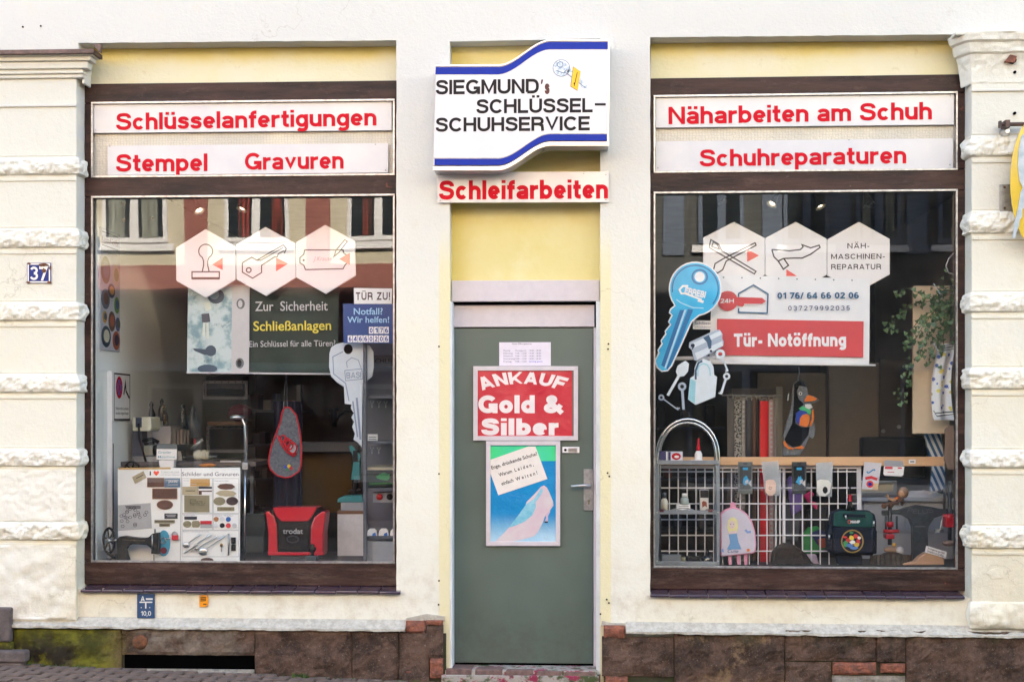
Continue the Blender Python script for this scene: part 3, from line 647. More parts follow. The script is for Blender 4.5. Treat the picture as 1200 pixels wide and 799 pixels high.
stoneblk(15, 737, 142, 800, 1, label='moss covered plinth stone'); stoneblk(142, 737, 298, 768, 2); stoneblk(298, 737, 412, 806, 3); stoneblk(412, 737, 467, 806, 4)
stoneblk(467, 741, 503, 806, 5, amp=.016); stoneblk(499, 732, 519.5, 772, 6, amp=.014)
stoneblk(142, 783.5, 298, 806, 13, M_OLDM, 'cellar_sill', y=-.055)
stoneblk(705, 746, 790, 793, 7); stoneblk(790, 738, 920, 812, 8); stoneblk(920, 738, 1027, 775, 9); stoneblk(920, 775, 975, 812, 10, y=-.04); stoneblk(1027, 738, 1062, 776, 11); stoneblk(1062, 740, 1420, 812, 12)
stoneblk(975, 791, 1062, 812, 14, M_OLDM, 'mortar_patch', y=-.036)
stoneblk(-400, 740, 12, 812, 15)
for i, b in enumerate(((475, 727, 498, 742), (498, 726.5, 519, 733), (503, 771, 519.5, 795), (471, 784, 499, 794), (707, 732.5, 733, 748), (709, 792, 736, 812), (976, 775.5, 1028, 791), (1032, 777, 1062, 789))):
    stoneblk(*b, 30 + i, M_BRICK, 'plinth_brick', y=-.047, amp=.010, sc=14)
obj('cellar_void', M().pbox(146, 767, 298, 784, -.032, .02), M_BLACK, pl)
obj('plinth_core', M().box(-5.8, dl - .02, -.022, .04, zb, WZ(742)).box(dr + .02, 5.8, -.022, .04, zb, WZ(744)), M_SOIL, pl)
x, z = W(164, 752, -.06); obj('rusty_cap', M().lathe([(.045, 0), (.043, .008), (.02, .012), (.001, .012)], (x, -.052, z), 20, 'Y'), mat('rust', (.20, .07, .03), .9, c2=(.07, .035, .02), scale=40, bump=.003), pl, smooth=True)
def ledge(pxa, pxb, ya, yb, seed):
    xa, xb = WX(pxa), WX(pxb); nu = int((xb - xa) / .02)
    def fn(u, v):
        X = xa + (xb - xa) * u; pyc = ya + (yb - ya) * u; n1 = nzv(X, 1, v, 9, seed)
        prof = [(.0, 0), (-.004, -1), (-.045, -9), (-.064, -11), (-.064, -14), (-.02, -15)]
        i = round(v * 5); yy, dz = prof[i]
        return (X, yy + n1 * .005 * (i > 0), WZ(pyc - dz * .85, -.03) + n1 * .005 * (0 < i < 5) + (R.uniform(-.002, .002) if 0 < i else 0))
    obj('mortar_ledge', M().grid(nu, 6, fn), M_LEDGE, pl)
ledge(18, 476, 726.5, 727.5, 3); ledge(733, 1420, 728, 731, 4); ledge(474, 521, 720, 718, 8) if False else None
obj('mortar_patch', M().pprism([(467, 738), (476, 724), (500, 719), (521, 722), (521, 727), (500, 726), (477, 729), (474, 741)], -.012, .003), M_LEDGE, pl)
obj('mortar_patch', M().pprism([(704, 733), (706, 727), (716, 729.5), (735, 730), (752, 738), (752, 742), (735, 744), (731, 733)], -.012, .003), M_LEDGE, pl)
# moss and weeds where wall meets pavement
ws = M()
for k in range(260):
    px = R.choice([R.uniform(20, 110), R.uniform(290, 540), R.uniform(345, 365), R.uniform(540, 700), R.uniform(345, 365)]); x = WX(px); zz = GZ(x)
    y = -.055 - abs(R.gauss(0, .02)); h = R.uniform(.006, .02) * (1.5 if 345 < px < 365 else 1); a = R.uniform(0, 6.28); w_ = R.uniform(.003, .008)
    ws.add([(x - w_ * cos(a), y - w_ * sin(a), zz), (x + w_ * cos(a), y + w_ * sin(a), zz), (x + R.uniform(-.012, .012), y + R.uniform(-.01, .01), zz + h)], [(0, 1, 2)])
tag(obj('weeds', ws, mat('weed_green', (.06, .10, .02), .8)), 'low weeds and moss growing in the joint between wall and pavement', 'weeds', kind='stuff')
# neighbour's stone steps at the far left
st = thing('stone_step', 'worn grey stone step block at the lower left corner of the wall', 'step', (WX(5), -.1, GZ(-3)))
x0, x1, z0, z1 = rect(-60, 762, 30, 776, -.12); obj('tread', M().box(x0, x1, -.13, -.05, z0, z1), mat('step_stone', (.14, .11, .105), .85, c2=(.07, .055, .055), scale=12, bump=.006, bscale=60), st, bevel=.014, seg=3)
x0, x1, z0, z1 = rect(-60, 776, 26, 806, -.12); obj('riser', M().box(x0, x1, -.12, -.05, z0, z1 - .002), MATS['step_stone'], st, bevel=.004)
x0, x1, z0, z1 = rect(-60, 711, 14, 751, -.06); obj('cheek_block', M().box(x0, x1, -.09, -.035, z0, z1), MATS['step_stone'], st, bevel=.012, seg=3)
x0, x1, z0, z1 = rect(-60, 751, 15, 762, -.06); obj('lower_block', M().box(x0, x1, -.08, -.035, z0, z1 - .002), M_STONE, st, bevel=.006)

# =============================== WINDOWS ===============================
def shop_window(label, L, Rr, top, ltop, lbot, gtop, gbot, bot, stl, strr, slope, nt):
    """pixel layout: outer L..R, stile inner edges stl/strr; rails given at the left end, slope = px change to the right end"""
    w = thing('shop_window', None, None, (0, 0, 0)); w.parent = shop; w['label'] = label
    def zc(py, fr): return WZ(py + slope(py) * fr, YF, L + (Rr - L) * fr)
    def member(py0, py1, xa=L, xb=Rr, name='frame_rail', y=YF, m=M_WOOD, bev=.005, back=.07):
        x0, x1 = WX(xa, y), WX(xb, y); fa, fb = (xa - L) / (Rr - L), (xb - L) / (Rr - L)
        q = M().add([(x0, y, zc(py1, fa)), (x1, y, zc(py1, fb)), (x1, y, zc(py0, fb)), (x0, y, zc(py0, fa)),
                     (x0, y + back, zc(py1, fa)), (x1, y + back, zc(py1, fb)), (x1, y + back, zc(py0, fb)), (x0, y + back, zc(py0, fa))],
                    [(0, 1, 2, 3), (5, 4, 7, 6), (4, 0, 3, 7), (1, 5, 6, 2), (3, 2, 6, 7), (4, 5, 1, 0)])
        return obj(name, q, m, w, bevel=bev)
    member(top, ltop); member(lbot, gtop); member(gbot, bot)
    for a, b in ((L, stl), (strr, Rr)):
        member(ltop + .3, lbot - .3, a, b, 'frame_stile', YF + .001); member(gtop + .3, gbot - .3, a, b, 'frame_stile', YF + .001)
    # aluminium glazing beads
    for (t, b, yy) in ((ltop, lbot, YF - .006), (gtop, gbot, YF - .006)):
        member(t - 1, t + 1.2, stl - 1, strr + 1, 'glazing_bead', yy, M_ALU, .001, .03); member(b - 1.2, b + 1, stl - 1, strr + 1, 'glazing_bead', yy, M_ALU, .001, .03)
        for xa in (stl - 1, strr - 1): member(t + 1.3, b - 1.3, xa, xa + 2, 'glazing_bead', yy, M_ALU, .001, .03)
    x0, x1 = WX(stl, YF), WX(strr, YF)
    obj('fanlight_pane', M().box(x0, x1, YF + .035, YF + .05, zc(lbot, .5) - .01, zc(ltop, .5) + .01), M_WIRED, w)
    obj('glass_pane', M().box(x0, x1, YF + .03, YF + .036, zc(gbot, .5) - .012, zc(gtop, .5) + .012), M_GLASS, w)
    # glazed sill tiles
    xa, xb = WX(L - 5 if L < 300 else L, -.03), WX(Rr + 3 if L < 300 else Rr, -.03); tw = (xb - xa) / nt
    for i in range(nt):
        c = xa + (i + .5) * tw; fr = (i + .5) / nt; zt = zc(bot + 0.5, fr); jz = R.uniform(-.002, .002)
        q = M().add([(c - tw / 2 + .0015, YF + .02, zt + .004), (c + tw / 2 - .0015, YF + .02, zt + .004), (c + tw / 2 - .0015, -.035, zt - .012 + jz), (c - tw / 2 + .0015, -.035, zt - .012 + jz),
                     (c - tw / 2 + .0015, -.035, zt - .029 + jz), (c + tw / 2 - .0015, -.035, zt - .029 + jz), (c + tw / 2 - .0015, YF + .02, zt - .02), (c - tw / 2 + .0015, YF + .02, zt - .02)],
                    [(0, 3, 2, 1), (3, 4, 5, 2), (4, 7, 6, 5), (0, 7, 4, 3), (1, 2, 5, 6)])
        obj('sill_tile', q, M_TILE, w, bevel=.005, seg=3)
    return w
w1 = shop_window('brown framed display window left of the door', 98.9, 466.5, 98.5, 121, 207.5, 231, 657.5, 684.5, 107.5, 461.5, lambda py: (py - 491) / 400 * 4.2, 15)
w2 = shop_window('brown framed display window right of the door', 761.5, 1131, 92, 113, 202, 226, 664, 690, 767, 1121.5, lambda py: (py - 491) / 400 * 5.0, 16)
# =============================== DOOR ===============================
dw = thing('shop_door', None, None, (0, YD, 0)); dw.parent = shop; dw['label'] = 'grey green shop door in a white frame'; ORG[dw.name] = Vector((0, YD, 0))
dw.location = (0, YD, 0)
def dmat(k):
    g = k.nz(1.3, 3); c = k.mix(k.step(g, .3, .7), (.088, .120, .103), (.112, .148, .130))
    sc_ = k.math('MULTIPLY', k.step(k.nz(55, 5, .7, stretch=(1, 1, .05)), .66, .72), k.step(k.z, .75, .4))
    c = k.mix(k.math('MULTIPLY', sc_, .6), c, (.045, .055, .05)); c = k.mix(k.math('MULTIPLY', k.step(k.nz(120, 4, .8, stretch=(.3, 1, 1)), .70, .74), .5), c, (.25, .28, .26)); c = k.mix(k.math('MULTIPLY', k.math('MULTIPLY', k.step(k.z, .45, .1), k.step(k.nz(9, 7, .8), .35, .7)), .5), c, (.07, .065, .05))
    k.link(c, k.b.inputs['Base Color']); k.b.inputs['Roughness'].default_value = .36; k.link(k.bump(k.nz(260, 2), .0006), k.b.inputs['Normal'])
M_DOOR = node_mat('green_door_paint', dmat)
obj('door_leaf', M().box(*rect(532.5, 385, 695, 777, YD)[:2], YD, YD + .045, WZ(776.5, YD), WZ(384.5, YD)), M_DOOR, dw, bevel=.003)
obj('door_frame', M().box(WX(532, YD), WX(696.5, YD), YD - .012, YD + .05, WZ(383.2, YD), WZ(357.5, YD))
    .box(WX(695.6, YD), WX(698.5, YD), YD - .006, YD + .05, WZ(779, YD), WZ(384, YD)), M_TRIM, dw, bevel=.002)
obj('reveal_trim', M().box(dl, WX(532.3, YD), .004, YD + .01, WZ(790, 0), WZ(353, 0)).box(WX(698.4, YD - .02), dr, .02, YD + .01, WZ(790, 0), WZ(353, 0)), mat('white_reveal', (.70, .73, .76), .6, bump=.002), dw)
obj('transom_board', M().box(dl + .003, dr - .003, YI - .05, YI + .02, WZ(354, YI), WZ(329.5, YI)), M_TRIM, dw, bevel=.003)
obj('head_gap', M().box(dl + .01, dr - .01, YI - .02, YI + .02, WZ(356.4, YI), WZ(354, YI)), M_BLACK, dw)
obj('door_gap', M().box(WX(533, YD), WX(695, YD), YD + .005, YD + .04, WZ(779.5, YD), WZ(776.3, YD)), M_BLACK, dw)
hd = obj('handle_plate', M().pbox(684, 549.5, 695, 598, YD - .008, YD), M_STEEL, dw, bevel=.0015)
x, z = W(690.5, 568.5, YD - .03); hm = M().tube([(x, YD - .004, z), (x, YD - .045, z)], .009, 12)
xl, zl = W(669, 569.5, YD - .045); hm.tube([(x + .004, YD - .045, z), (x - .03, YD - .048, z), (xl, YD - .045, zl)], [.0095, .0085, .007], 12); obj('handle_lever', hm, M_SILVER, hd, smooth=True)
x, z = W(690, 586.5, YD); obj('lock_cylinder', M().lathe([(.0085, 0), (.0085, .006)], (x, YD - .012, z), 14, 'Y').box(x - .004, x + .004, YD - .012, YD - .007, z - .02, z), mat('lock_brass', (.25, .22, .18), .4, metal=.8), hd)
vm = obj('name_plate', M().pbox(659, 523.5, 679, 530.5, YD - .012, YD), M_WHITE, dw, bevel=.002)
x, z = W(662.5, 527, YD - .014); obj('bell_button', M().lathe([(.008, 0), (.006, .003)], (x, YD - .016, z), 14, 'Y'), M_INK, vm); obj('name_slot', M().pbox(666, 525, 676.5, 529.5, YD - .0135, YD - .011), M_SILVER, vm)
# threshold
th = thing('threshold', None, None, (0, 0, 0)); th.parent = shop
edges = [520, 556, 592, 628, 661, 700]
M_TB = mat('threshold_clinker', (.20, .12, .105), .85, c2=(.10, .06, .055), scale=25, bump=.004)
for i in range(5):
    a, b = WX(edges[i] + (3 if i == 0 else 1)), WX(edges[i + 1] - 1.5); za, zf = WZ(779.5, YD), WZ(786.5, -.02); zd = -.036 * (a - WX(600)) * .35
    q = M().add([(a + .012, YD + .0, za + zd), (b, YD + .0, za + zd), (b - .006, -.03, zf + .01 + zd), (a, -.03, zf + .01 + zd), (a, -.034, zf - .05), (b - .006, -.034, zf - .05), (b, YD, za - .08), (a, YD, za - .08)],
                [(0, 3, 2, 1), (3, 4, 5, 2), (0, 7, 4, 3), (1, 2, 5, 6)]); obj('threshold_brick', q, M_TB, th, bevel=.006)
def riser(k):
    c = k.mix(k.step(k.nz(9, 6, .75), .50, .58), (.34, .31, .28), (.26, .02, .06)); c = k.mix(k.step(k.nz(14, 6), .48, .62), c, (.05, .07, .02))
    k.link(c, k.b.inputs['Base Color']); k.b.inputs['Roughness'].default_value = .8; k.link(k.bump(k.nz(30, 5), .008), k.b.inputs['Normal'])
obj('threshold_riser', M().box(WX(518), WX(702), -.045, .1, zb, WZ(789.5)).box(WX(522), WX(700), -.028, YD, zb, WZ(784)), node_mat('painted_riser', riser), th, bevel=.006)
# =============================== OPPOSITE SIDE OF THE STREET (seen mirrored in the glass) ===============================
YM, YO = 11.64, -11.4                # mirrored depth, real depth of the far facade
def OX(px): return WX(px, YM)
def OZ(py): return WZ(py, YM)
XB = OX(756)
M_BEIGE = mat('beige_render', (.62, .54, .42), .85, var=.08, scale=3, bump=.002)
M_PINKR = mat('oxblood_render', (.34, .12, .10), .85, var=.12, scale=4, bump=.002)
M_DARKR = mat('shaded_dark_red_render', (.10, .035, .03), .85, var=.3, scale=3)
M_GREYR = mat('grey_render', (.10, .10, .10), .85, var=.2, scale=3)
M_CURT = mat('curtain_fabric', (.34, .35, .30), .8, var=.5, scale=5, stretch=(8, 1, .3))
M_RCURT = mat('red_curtain', (.34, .04, .03), .8, scale=5, stretch=(6, 1, .1), c2=(.03, .015, .012), thr=(.46, .54), detail=2)
M_DGL = MATS['dark_glass']
M_BLU = mat('blue_grey_lisene', (.13, .16, .22), .8, var=.1, scale=3)
ob = thing('opposite_house', 'beige and red house across the street, mirrored in the left window', 'building', (-4, YO, 0))
obj('front_wall', M().box(-14, XB, YO - 7, YO, zb, 8.2), M_BEIGE, ob)
obj('red_band', M().box(-14, XB, YO - .1, YO + .02, OZ(336), OZ(308)), M_PINKR, ob); obj('ground_floor_wall', M().box(-14, XB, YO - .1, YO + .03, zb, OZ(336)), M_DARKR, ob)  # dark red ground floor; its tone also carries the shade below the sunlit band
obj('roof', M().prism([(-14.2, 8.2), (XB, 8.2), (XB, 8.5), (-14.2, 8.5)], YO - 7.2, YO + .3), MATS['roof_tiles'], ob)
def swindow(par, xa, xb, za, zb_, kind='white', cur=None, sill=True, ym=YO):
    w = obj('window', M().box(xa - .03, xb + .03, ym + .0, ym + .05, za - .03, zb_ + .03), M_WHITE if kind == 'white' else M_BLU, par)
    xm = (xa + xb) / 2
    for a, b in ((xa, xm - .03), (xm + .03, xb)):
        obj('pane', M().box(a + .03, b - .03, ym + .04, ym + .055, za + .04, zb_ - .04), M_DGL, w)
        if cur: obj('curtain', M().box(a + .03 + (b - a) * (.12 if cur is M_CURT else .4), b - .05 - (b - a) * (.12 if cur is M_CURT else .04), ym + .056, ym + .06, za + .04, zb_ - .04), cur, w)
    if sill: obj('sill', M().box(xa - .12, xb + .12, ym + .0, ym + .06, za - .15, za - .05), M_WHITE, w)
for i in range(-2, 4):
    c = OX(301 + i * 143); hw = OX(336) - OX(301)
    if c + hw > XB: continue
    for fl_ in (0,):
        swindow(ob, c - hw, c + hw, OZ(279) + fl_ * 3.0, OZ(150) + fl_ * 3.0, cur=M_CURT if i == -1 else M_RCURT)
    s = OX(301 + i * 143 + 71)
    if s < XB - .2: obj('pilaster_strip', M().box(s - .17, s + .17, YO - .05, YO + .035, OZ(308) - .02, 8.1), M_PINKR, ob)
obj('shop_awning', M().box(-8, -2.2, YO + .03, YO + .9, 2.15, 2.25), mat('awning_cloth', (.2, .24, .3), .8), ob)
for i in range(4):
    swindow(ob, -12 + i * 3.1, -10.6 + i * 3.1, .7, 1.95, cur=None, ym=YO + .04)
oc = thing('opposite_house', 'grey house across the street with blue grey window surrounds, mirrored dimly in the right window', 'building', (6, YO, 0))
obj('front_wall', M().box(XB + .02, 16, YO - 7, YO, zb, 5.7), M_GREYR, oc); obj('upper_wall', M().box(XB + .02, 16, YO - 7, YO, 5.7, 8.6), mat('pale_bounce_render', (.72, .68, .58), .85, var=.05), oc); obj('roof', M().box(XB + .02, 16.2, YO - 7.2, YO + .3, 8.6, 9.0), MATS['roof_tiles'], oc)  # upper wall made pale to bounce sunlight onto the right pilaster
for px in (790, 905, 985, 1075, 1180, 1300):
    obj('pilaster_strip', M().box(OX(px - 12), OX(px + 12), YO - .02, YO + .03, OZ(300), 5.65), M_BLU, oc)
for px in (845, 945, 1030, 1125, 1240):
    for fl_ in (0,): swindow(oc, OX(px - 24), OX(px + 24), OZ(285) + 3 * fl_, OZ(160) + 3 * fl_, 'blue', cur=M_CURT if px == 1030 else None)
for i in range(4): swindow(oc, 2 + i * 3, 3.6 + i * 3, .6, 2.2, 'blue')

# =============================== OUTDOOR SIGNS ===============================
M_RED2 = M_RED
def panel_sign(name, label, box, y, m, texts, group=None, thick=.006, slope=0):
    t = thing(name, label, 'sign', (*[W((box[0] + box[2]) / 2, box[3], y)[0]], y, W((box[0] + box[2]) / 2, box[3], y)[1]), group)
    a, b, c, d = box; obj('panel', M().pprism([(a, d + slope), (c, d - slope), (c, b - slope), (a, b + slope)], y, y + thick), m, t, bevel=.001)
    return t
t = panel_sign('fascia_sign', 'white panel reading Schlüsselanfertigungen in red above the left window', (109, 119, 459, 154.5), YF + .012, M_WPVC, None, slope=1.6)
lettering('Schlüsselanfertigungen', (136, 130, 441, 150), YF + .010, M_RED, t, w=.20, gap=.085, ang=.45)
t = panel_sign('fascia_sign', 'white panel reading Stempel and Gravuren in red, lower of the two over the left window', (126, 169.5, 455, 204), YF + .012, M_WPVC, None, slope=1.6)
lettering('Stempel', (136, 180.5, 243, 201), YF + .010, M_RED, t, w=.20, gap=.085); lettering('Gravuren', (287, 178.5, 402.5, 198.5), YF + .010, M_RED, t, w=.20, gap=.085, ang=.3)
t = panel_sign('fascia_sign', 'white panel reading Näharbeiten am Schuh in red above the right window', (768.5, 112, 1118, 148), YF + .012, M_WPVC, None, slope=1.8)
lettering('Näharbeiten am Schuh', (783.5, 122.5, 1092, 143), YF + .010, M_RED, t, w=.20, gap=.085, ang=.5)
t = panel_sign('fascia_sign', 'white panel reading Schuhreparaturen in red, lower of the two over the right window', (768.5, 164, 1117, 200), YF + .012, M_WPVC, None, slope=1.8)
lettering('Schuhreparaturen', (820, 173.5, 1062, 193.5), YF + .010, M_RED, t, w=.20, gap=.085, ang=.4)
def screws(t, pts, y):
    for px, py in pts: x, z = W(px, py, y); obj('screw', M().lathe([(.0042, 0), (.003, .002)], (x, y - .003, z), 10, 'Y'), M_STEEL, t)
for n_, pts in (('Näharbeiten', ((880, 113.5), (1008, 112.5), (1114, 112.5), (771, 115))), ('Schuhreparaturen', ((771, 197), (1113, 193), (995, 164))), ('Schlüsselanf', ((193, 121.3), (323, 119.8), (456, 119.5), (112, 152.5))), ('Stempel', ((129, 171.5), (440, 169.5), (452, 199.5)))):
    for o_ in [q for q in bpy.data.objects if q.name.startswith('fascia_sign') and n_ in q['label']]: screws(o_, pts, YF + .011)
M_ACR = mat('pale_acrylic', (.58, .57, .58), .12, var=.12, scale=3, c2=(.63, .61, .59), coat=.3)
t = panel_sign('fascia_sign', 'clear white plate reading Schleifarbeiten in red directly over the door', (512.8, 201.5, 713.3, 237.3), -.02, M_ACR, None, slope=.3)
lettering('Schleifarbeiten', (514.5, 211, 712.5, 233.5), -.0215, M_RED, t, w=.225, gap=.09)
for px, py in ((516.5, 204.5), (516, 235), (710, 205), (710, 234), (684, 203.5)):
    x, z = W(px, py, -.02); obj('screw', M().lathe([(.004, 0), (.003, .002)], (x, -.024, z), 10, 'Y'), M_STEEL, t)

# ---- lightbox with the S shaped outline
LY0, LY1 = -.17, -.004
def lcurve(pxL, pyL, pxR, pyR, xa, xb):
    out = [(pxL, pyL)]
    for i in range(13):
        u = i / 12; out.append((xa + (xb - xa) * u, pyL + (pyR - pyL) * (u * u * (3 - 2 * u)) + 0 * u))
    out.append((pxR, pyR)); return out
lb = thing('lightbox_sign', 'white illuminated box sign with wavy blue edges and a key picture above the door', 'sign', (WX(612), -.08, WZ(200, -.17)))
top = lcurve(510.6, 76.2, 714.5, 46.8, 584, 645); bot = lcurve(508, 199.3, 713, 170.6, 584, 645)
obj('housing', M().pprism(top + bot[::-1], LY0 + .012, LY1), M_WPVC, lb)
obj('face', M().pprism([(a + .8 * (i == 0), b + 2) for i, (a, b) in enumerate(top)] + [(a, b - 5.5) for a, b in bot][::-1], LY0, LY0 + .011), mat('sign_face_acrylic', (.62, .62, .66), .3, var=.02, scale=2, coat=.1), lb)
tb0 = [(a, b + 2.6) for a, b in top]; tb1 = [(a - .5, b + 11.2) for a, b in top]
f = lambda c, k: [(min(a, 712.3), b) for a, b in c]
obj('blue_stripe', M().pprism(f(tb0, 0) + f(tb1, 0)[::-1], LY0 - .002, LY0 - .0004), M_BLUE, lb)
bb0 = [(a + (1.2 if i == 0 else 0), b - 13.2) for i, (a, b) in enumerate(bot)]; bb1 = [(a + (1.2 if i == 0 else 0), b - 5.6) for i, (a, b) in enumerate(bot)]
obj('blue_stripe', M().pprism(f(bb0, 0) + f(bb1, 0)[::-1], LY0 - .002, LY0 - .0004), M_BLUE, lb)
gl = [(a, b - 14.2) for a, b in bot]; gl2 = [(a, b - 13.3) for a, b in bot]
obj('seam_line', M().pprism(gl + gl2[::-1], LY0 - .003, LY0 - .0005), M_STEEL, lb)
obj('edge_trim', M().pprism([(a - .5, b - 4.2) for a, b in bot] + [(a - .5, b + .4) for a, b in bot][::-1], LY0 - .006, LY0 + .02), M_SILVER, lb, bevel=.0012)
obj('edge_trim', M().pprism([(a, b - .4) for a, b in top] + [(a, b + 1.6) for a, b in top][::-1], LY0 - .005, LY0 + .02), M_SILVER, lb, bevel=.0012)
obj('edge_trim', M().pprism([(712.6, 47.5), (714.6, 47.3), (713.4, 171), (711.4, 171)], LY0 - .004, LY0 + .02), M_SILVER, lb)
obj('mount_bracket', M().pbox(627, 170, 638, 176, -.10, -.02), M_STEEL, lb)
LT = LY0 - .0012
lettering('SIEGMUND', (510.8, 93.3, 631.5, 110.4), LT, M_INK, lb, w=.20, gap=.085)
obj('lettering', M().pflat([(634.3, 93.5), (636.6, 93.5), (635.2, 98.8), (633.8, 98.8)], LT), mat('oxide_ink', (.10, .02, .015), .5), lb)
lettering('s', (638.3, 93.6, 644, 110.6), LT, MATS['oxide_ink'], lb, w=.26, gap=0)
lettering('SCHLÜSSEL', (558.3, 115.9, 694.5, 132.6), LT, M_INK, lb, w=.20, gap=.085); obj('lettering', M().prect(697, 121.2, 709.8, 124, LT), M_INK, lb)
lettering('SCHUHSERVICE', (510.6, 137.3, 691.2, 153.9), LT, M_INK, lb, w=.20, gap=.085)
M_KEYB = mat('printed_key_blue', (.28, .38, .50), .3, c2=(.66, .72, .80), scale=60, thr=(.42, .58)); M_KEYD = mat('printed_key_dark', (.08, .13, .22), .4)
kq = obj('key_print', M().disc(657.8, 80, 10, LT), M_KEYB, lb); 
obj('key_print', M().pflat([(664, 84), (668, 80), (688, 100), (687.5, 104), (682, 103), (680, 100)], LT), M_KEYB, lb)
mm = M()
ring = [(657.8 + 9.8 * cos(a * pi / 12), 80 + 9.8 * sin(a * pi / 12)) for a in range(24)]; mm.pribbon(ring, .4, LT - .0003, True)
ring = [(656.5 + 3.2 * cos(a * pi / 12), 76 + 3.2 * sin(a * pi / 12)) for a in range(24)]; mm.pribbon(ring, .5, LT - .0004, True)
mm.pribbon([(661, 84), (686, 103)], .5, LT - .0004); mm.pribbon([(652, 83), (661, 86), (664, 82)], .6, LT - .0005); obj('key_print', mm, M_KEYD, lb)
obj('key_tag', M().pflat([(671.8, 78.2), (680.4, 84), (676.8, 106.5), (668.8, 101.5)], LT - .0007), plain('tag_yellow', 240, 180, 20, .4), lb)
mm = M(); mm.pribbon([(671.8, 78.2), (668.8, 101.5), (676.8, 106.5)], .3, LT - .0009); mm.pribbon([(676.5, 85), (673, 101)], .6, LT - .0009); mm.disc(673, 98, .9, LT - .0009); obj('key_tag_print', mm, M_INK, lb)

# ---- small plates
M_ENB = mat('blue_enamel', (.015, .035, .22), .35, var=.2, spec=.2); M_ENW = plain('white_enamel', 226, 226, 220, .2, coat=.8)
M_RUST = MATS['rust']
hn = thing('house_number', 'blue enamel house number 37 with chipped rusty edges on the left pilaster', 'house number', (WX(45.5), -.04, WZ(332, -.03)))
obj('plate', M().pbox(31.5, 308, 59.5, 332, -.038, -.03), M_ENB, hn, bevel=.002)
mm = M(); mm.pribbon([(33, 309.5), (58, 309.5), (58, 330.5), (33, 330.5)], 1.1, -.0386, True); obj('border', mm, M_ENW, hn)
lettering('3', (35, 312.5, 44.5, 327.5), -.0387, M_ENW, hn, w=.17); lettering('7', (46, 312, 55.5, 329), -.0387, M_ENW, hn, w=.2)
mm = M(); 
def blob(cx, cy, rx, ry, n=14, j=.3): return [(cx + rx * cos(2 * pi * k / n) * R.uniform(1 - j, 1 + j), cy + ry * sin(2 * pi * k / n) * R.uniform(1 - j, 1 + j)) for k in range(n)]
for b in ((50.5, 310.5, 5, 2.4), (57.5, 331, 2.6, 1.6), (33, 331, 2.2, 1.6), (58.8, 314, 1.2, 3), (34, 309, 2.4, 1.2), (51.5, 317, 2.4, 2.6)): obj('rust_chip', M().pflat(blob(*b), -.0392 - .0002 * R.random()), M_RUST, hn)

hp = thing('hydrant_sign', 'small blue sign with white T mark and 10,0 beneath the left window', 'sign', (WX(171), -.01, WZ(724)))
obj('plate', M().pbox(160.5, 695.5, 181, 724, -.012, -.002), plain('sign_steel_blue', 42, 72, 110, .4), hp, bevel=.002)
mm = M(); mm.pribbon([(163.5, 705.2), (178.5, 705.2)], 1, -.0125); mm.pribbon([(170.8, 705.2), (170.8, 712.5)], 1.1, -.0126)
for a, b in ((165.5, 711.5), (175.5, 711.5)): mm.disc(a, b, .6, -.0126)
mm.pribbon([(171, 701.5), (179, 701.5)], 1.2, -.0127); obj('mark', mm, M_ENW, hp); lettering('A', (165, 698, 169.5, 704), -.0126, M_ENW, hp, w=.2); lettering('10,0', (165, 715.5, 177, 721), -.0126, M_ENW, hp, w=.16)
og = thing('gas_sign', 'tiny orange marker plate under the left window', 'sign', (WX(238.5), -.01, WZ(710)))
obj('plate', M().pbox(233.5, 697, 243.8, 710.8, -.01, -.002), plain('marker_orange', 236, 150, 28, .5), og, bevel=.002)
mm = M()
for k in range(3): mm.pribbon([(235, 700 + k * 1.8), (241.5, 699.6 + k * 1.8)], .7, -.0106)
mm.pribbon([(238, 707.5), (242, 707.5)], .8, -.0106); obj('print', mm, M_INK, og)
for a, b in ((235, 698), (242.5, 697.8), (243, 709.5)):
    x, z = W(a, b, -.01); obj('screw', M().lathe([(.005, 0), (.004, .003)], (x, -.014, z), 8, 'Y'), M_SILVER, og)
mp_ = thing('blank_plate', 'small blank grey metal plate with two screws on the right pilaster', 'plate', (WX(1178), -.04, WZ(248, -.04, 1178)))
obj('plate', M().pbox(1172, 216, 1200, 248.5, -BP - .012, -BP - .002), M_STEEL, mp_, bevel=.001)
for py in (219.5, 244): x, z = W(1177, py, -.04); obj('screw', M().lathe([(.007, 0), (.005, .005)], (x, -BP - .018, z), 10, 'Y'), M_RUST, mp_)
ks = thing('projecting_sign', 'yellow translucent hanging sign with a grey key on an iron bracket at the right edge', 'sign', (WX(1200, -.2), -.2, WZ(291, -.2)))
x, z = W(1171, 146, -.1); bx = M().tube([(x, -.1, z), (x + .5, -.1, z)], .012, 8); bx.box(x - .002, x + .01, -.115, -.085, z - .018, z + .018).box(x + .03, x + .055, -.12, -.03, z - .022, z + .022); obj('bracket', bx, mat('black_iron', (.03, .02, .02), .6, c2=(.10, .05, .035), scale=30), ks)
obj('mount_cup', M().lathe([(.03, 0), (.02, .04), (.012, .06)], (x + .05, -BP, z - .035), 14, 'Y'), M_SILVER, ks)
ov_ = [(1218 + 34 * cos(radians(a)), 213 - 79 * sin(radians(a)) ) for a in range(0, 360, 10)]
mo = M().pprism(ov_, -.14, -.134); yk = mat('amber_acrylic', (.85, .58, .06), .15, coat=1, alpha=.86); obj('panel', mo, yk, ks)
kp = [(1204, 152), (1197, 160), (1194, 175), (1193, 195), (1195, 212), (1199, 220), (1196, 226), (1194, 240), (1189, 262), (1186.5, 279), (1189.5, 279), (1192, 270), (1194, 266), (1195, 258), (1198, 254), (1198, 246), (1201, 242), (1202, 232), (1206, 222), (1226, 205), (1230, 170), (1215, 152)]
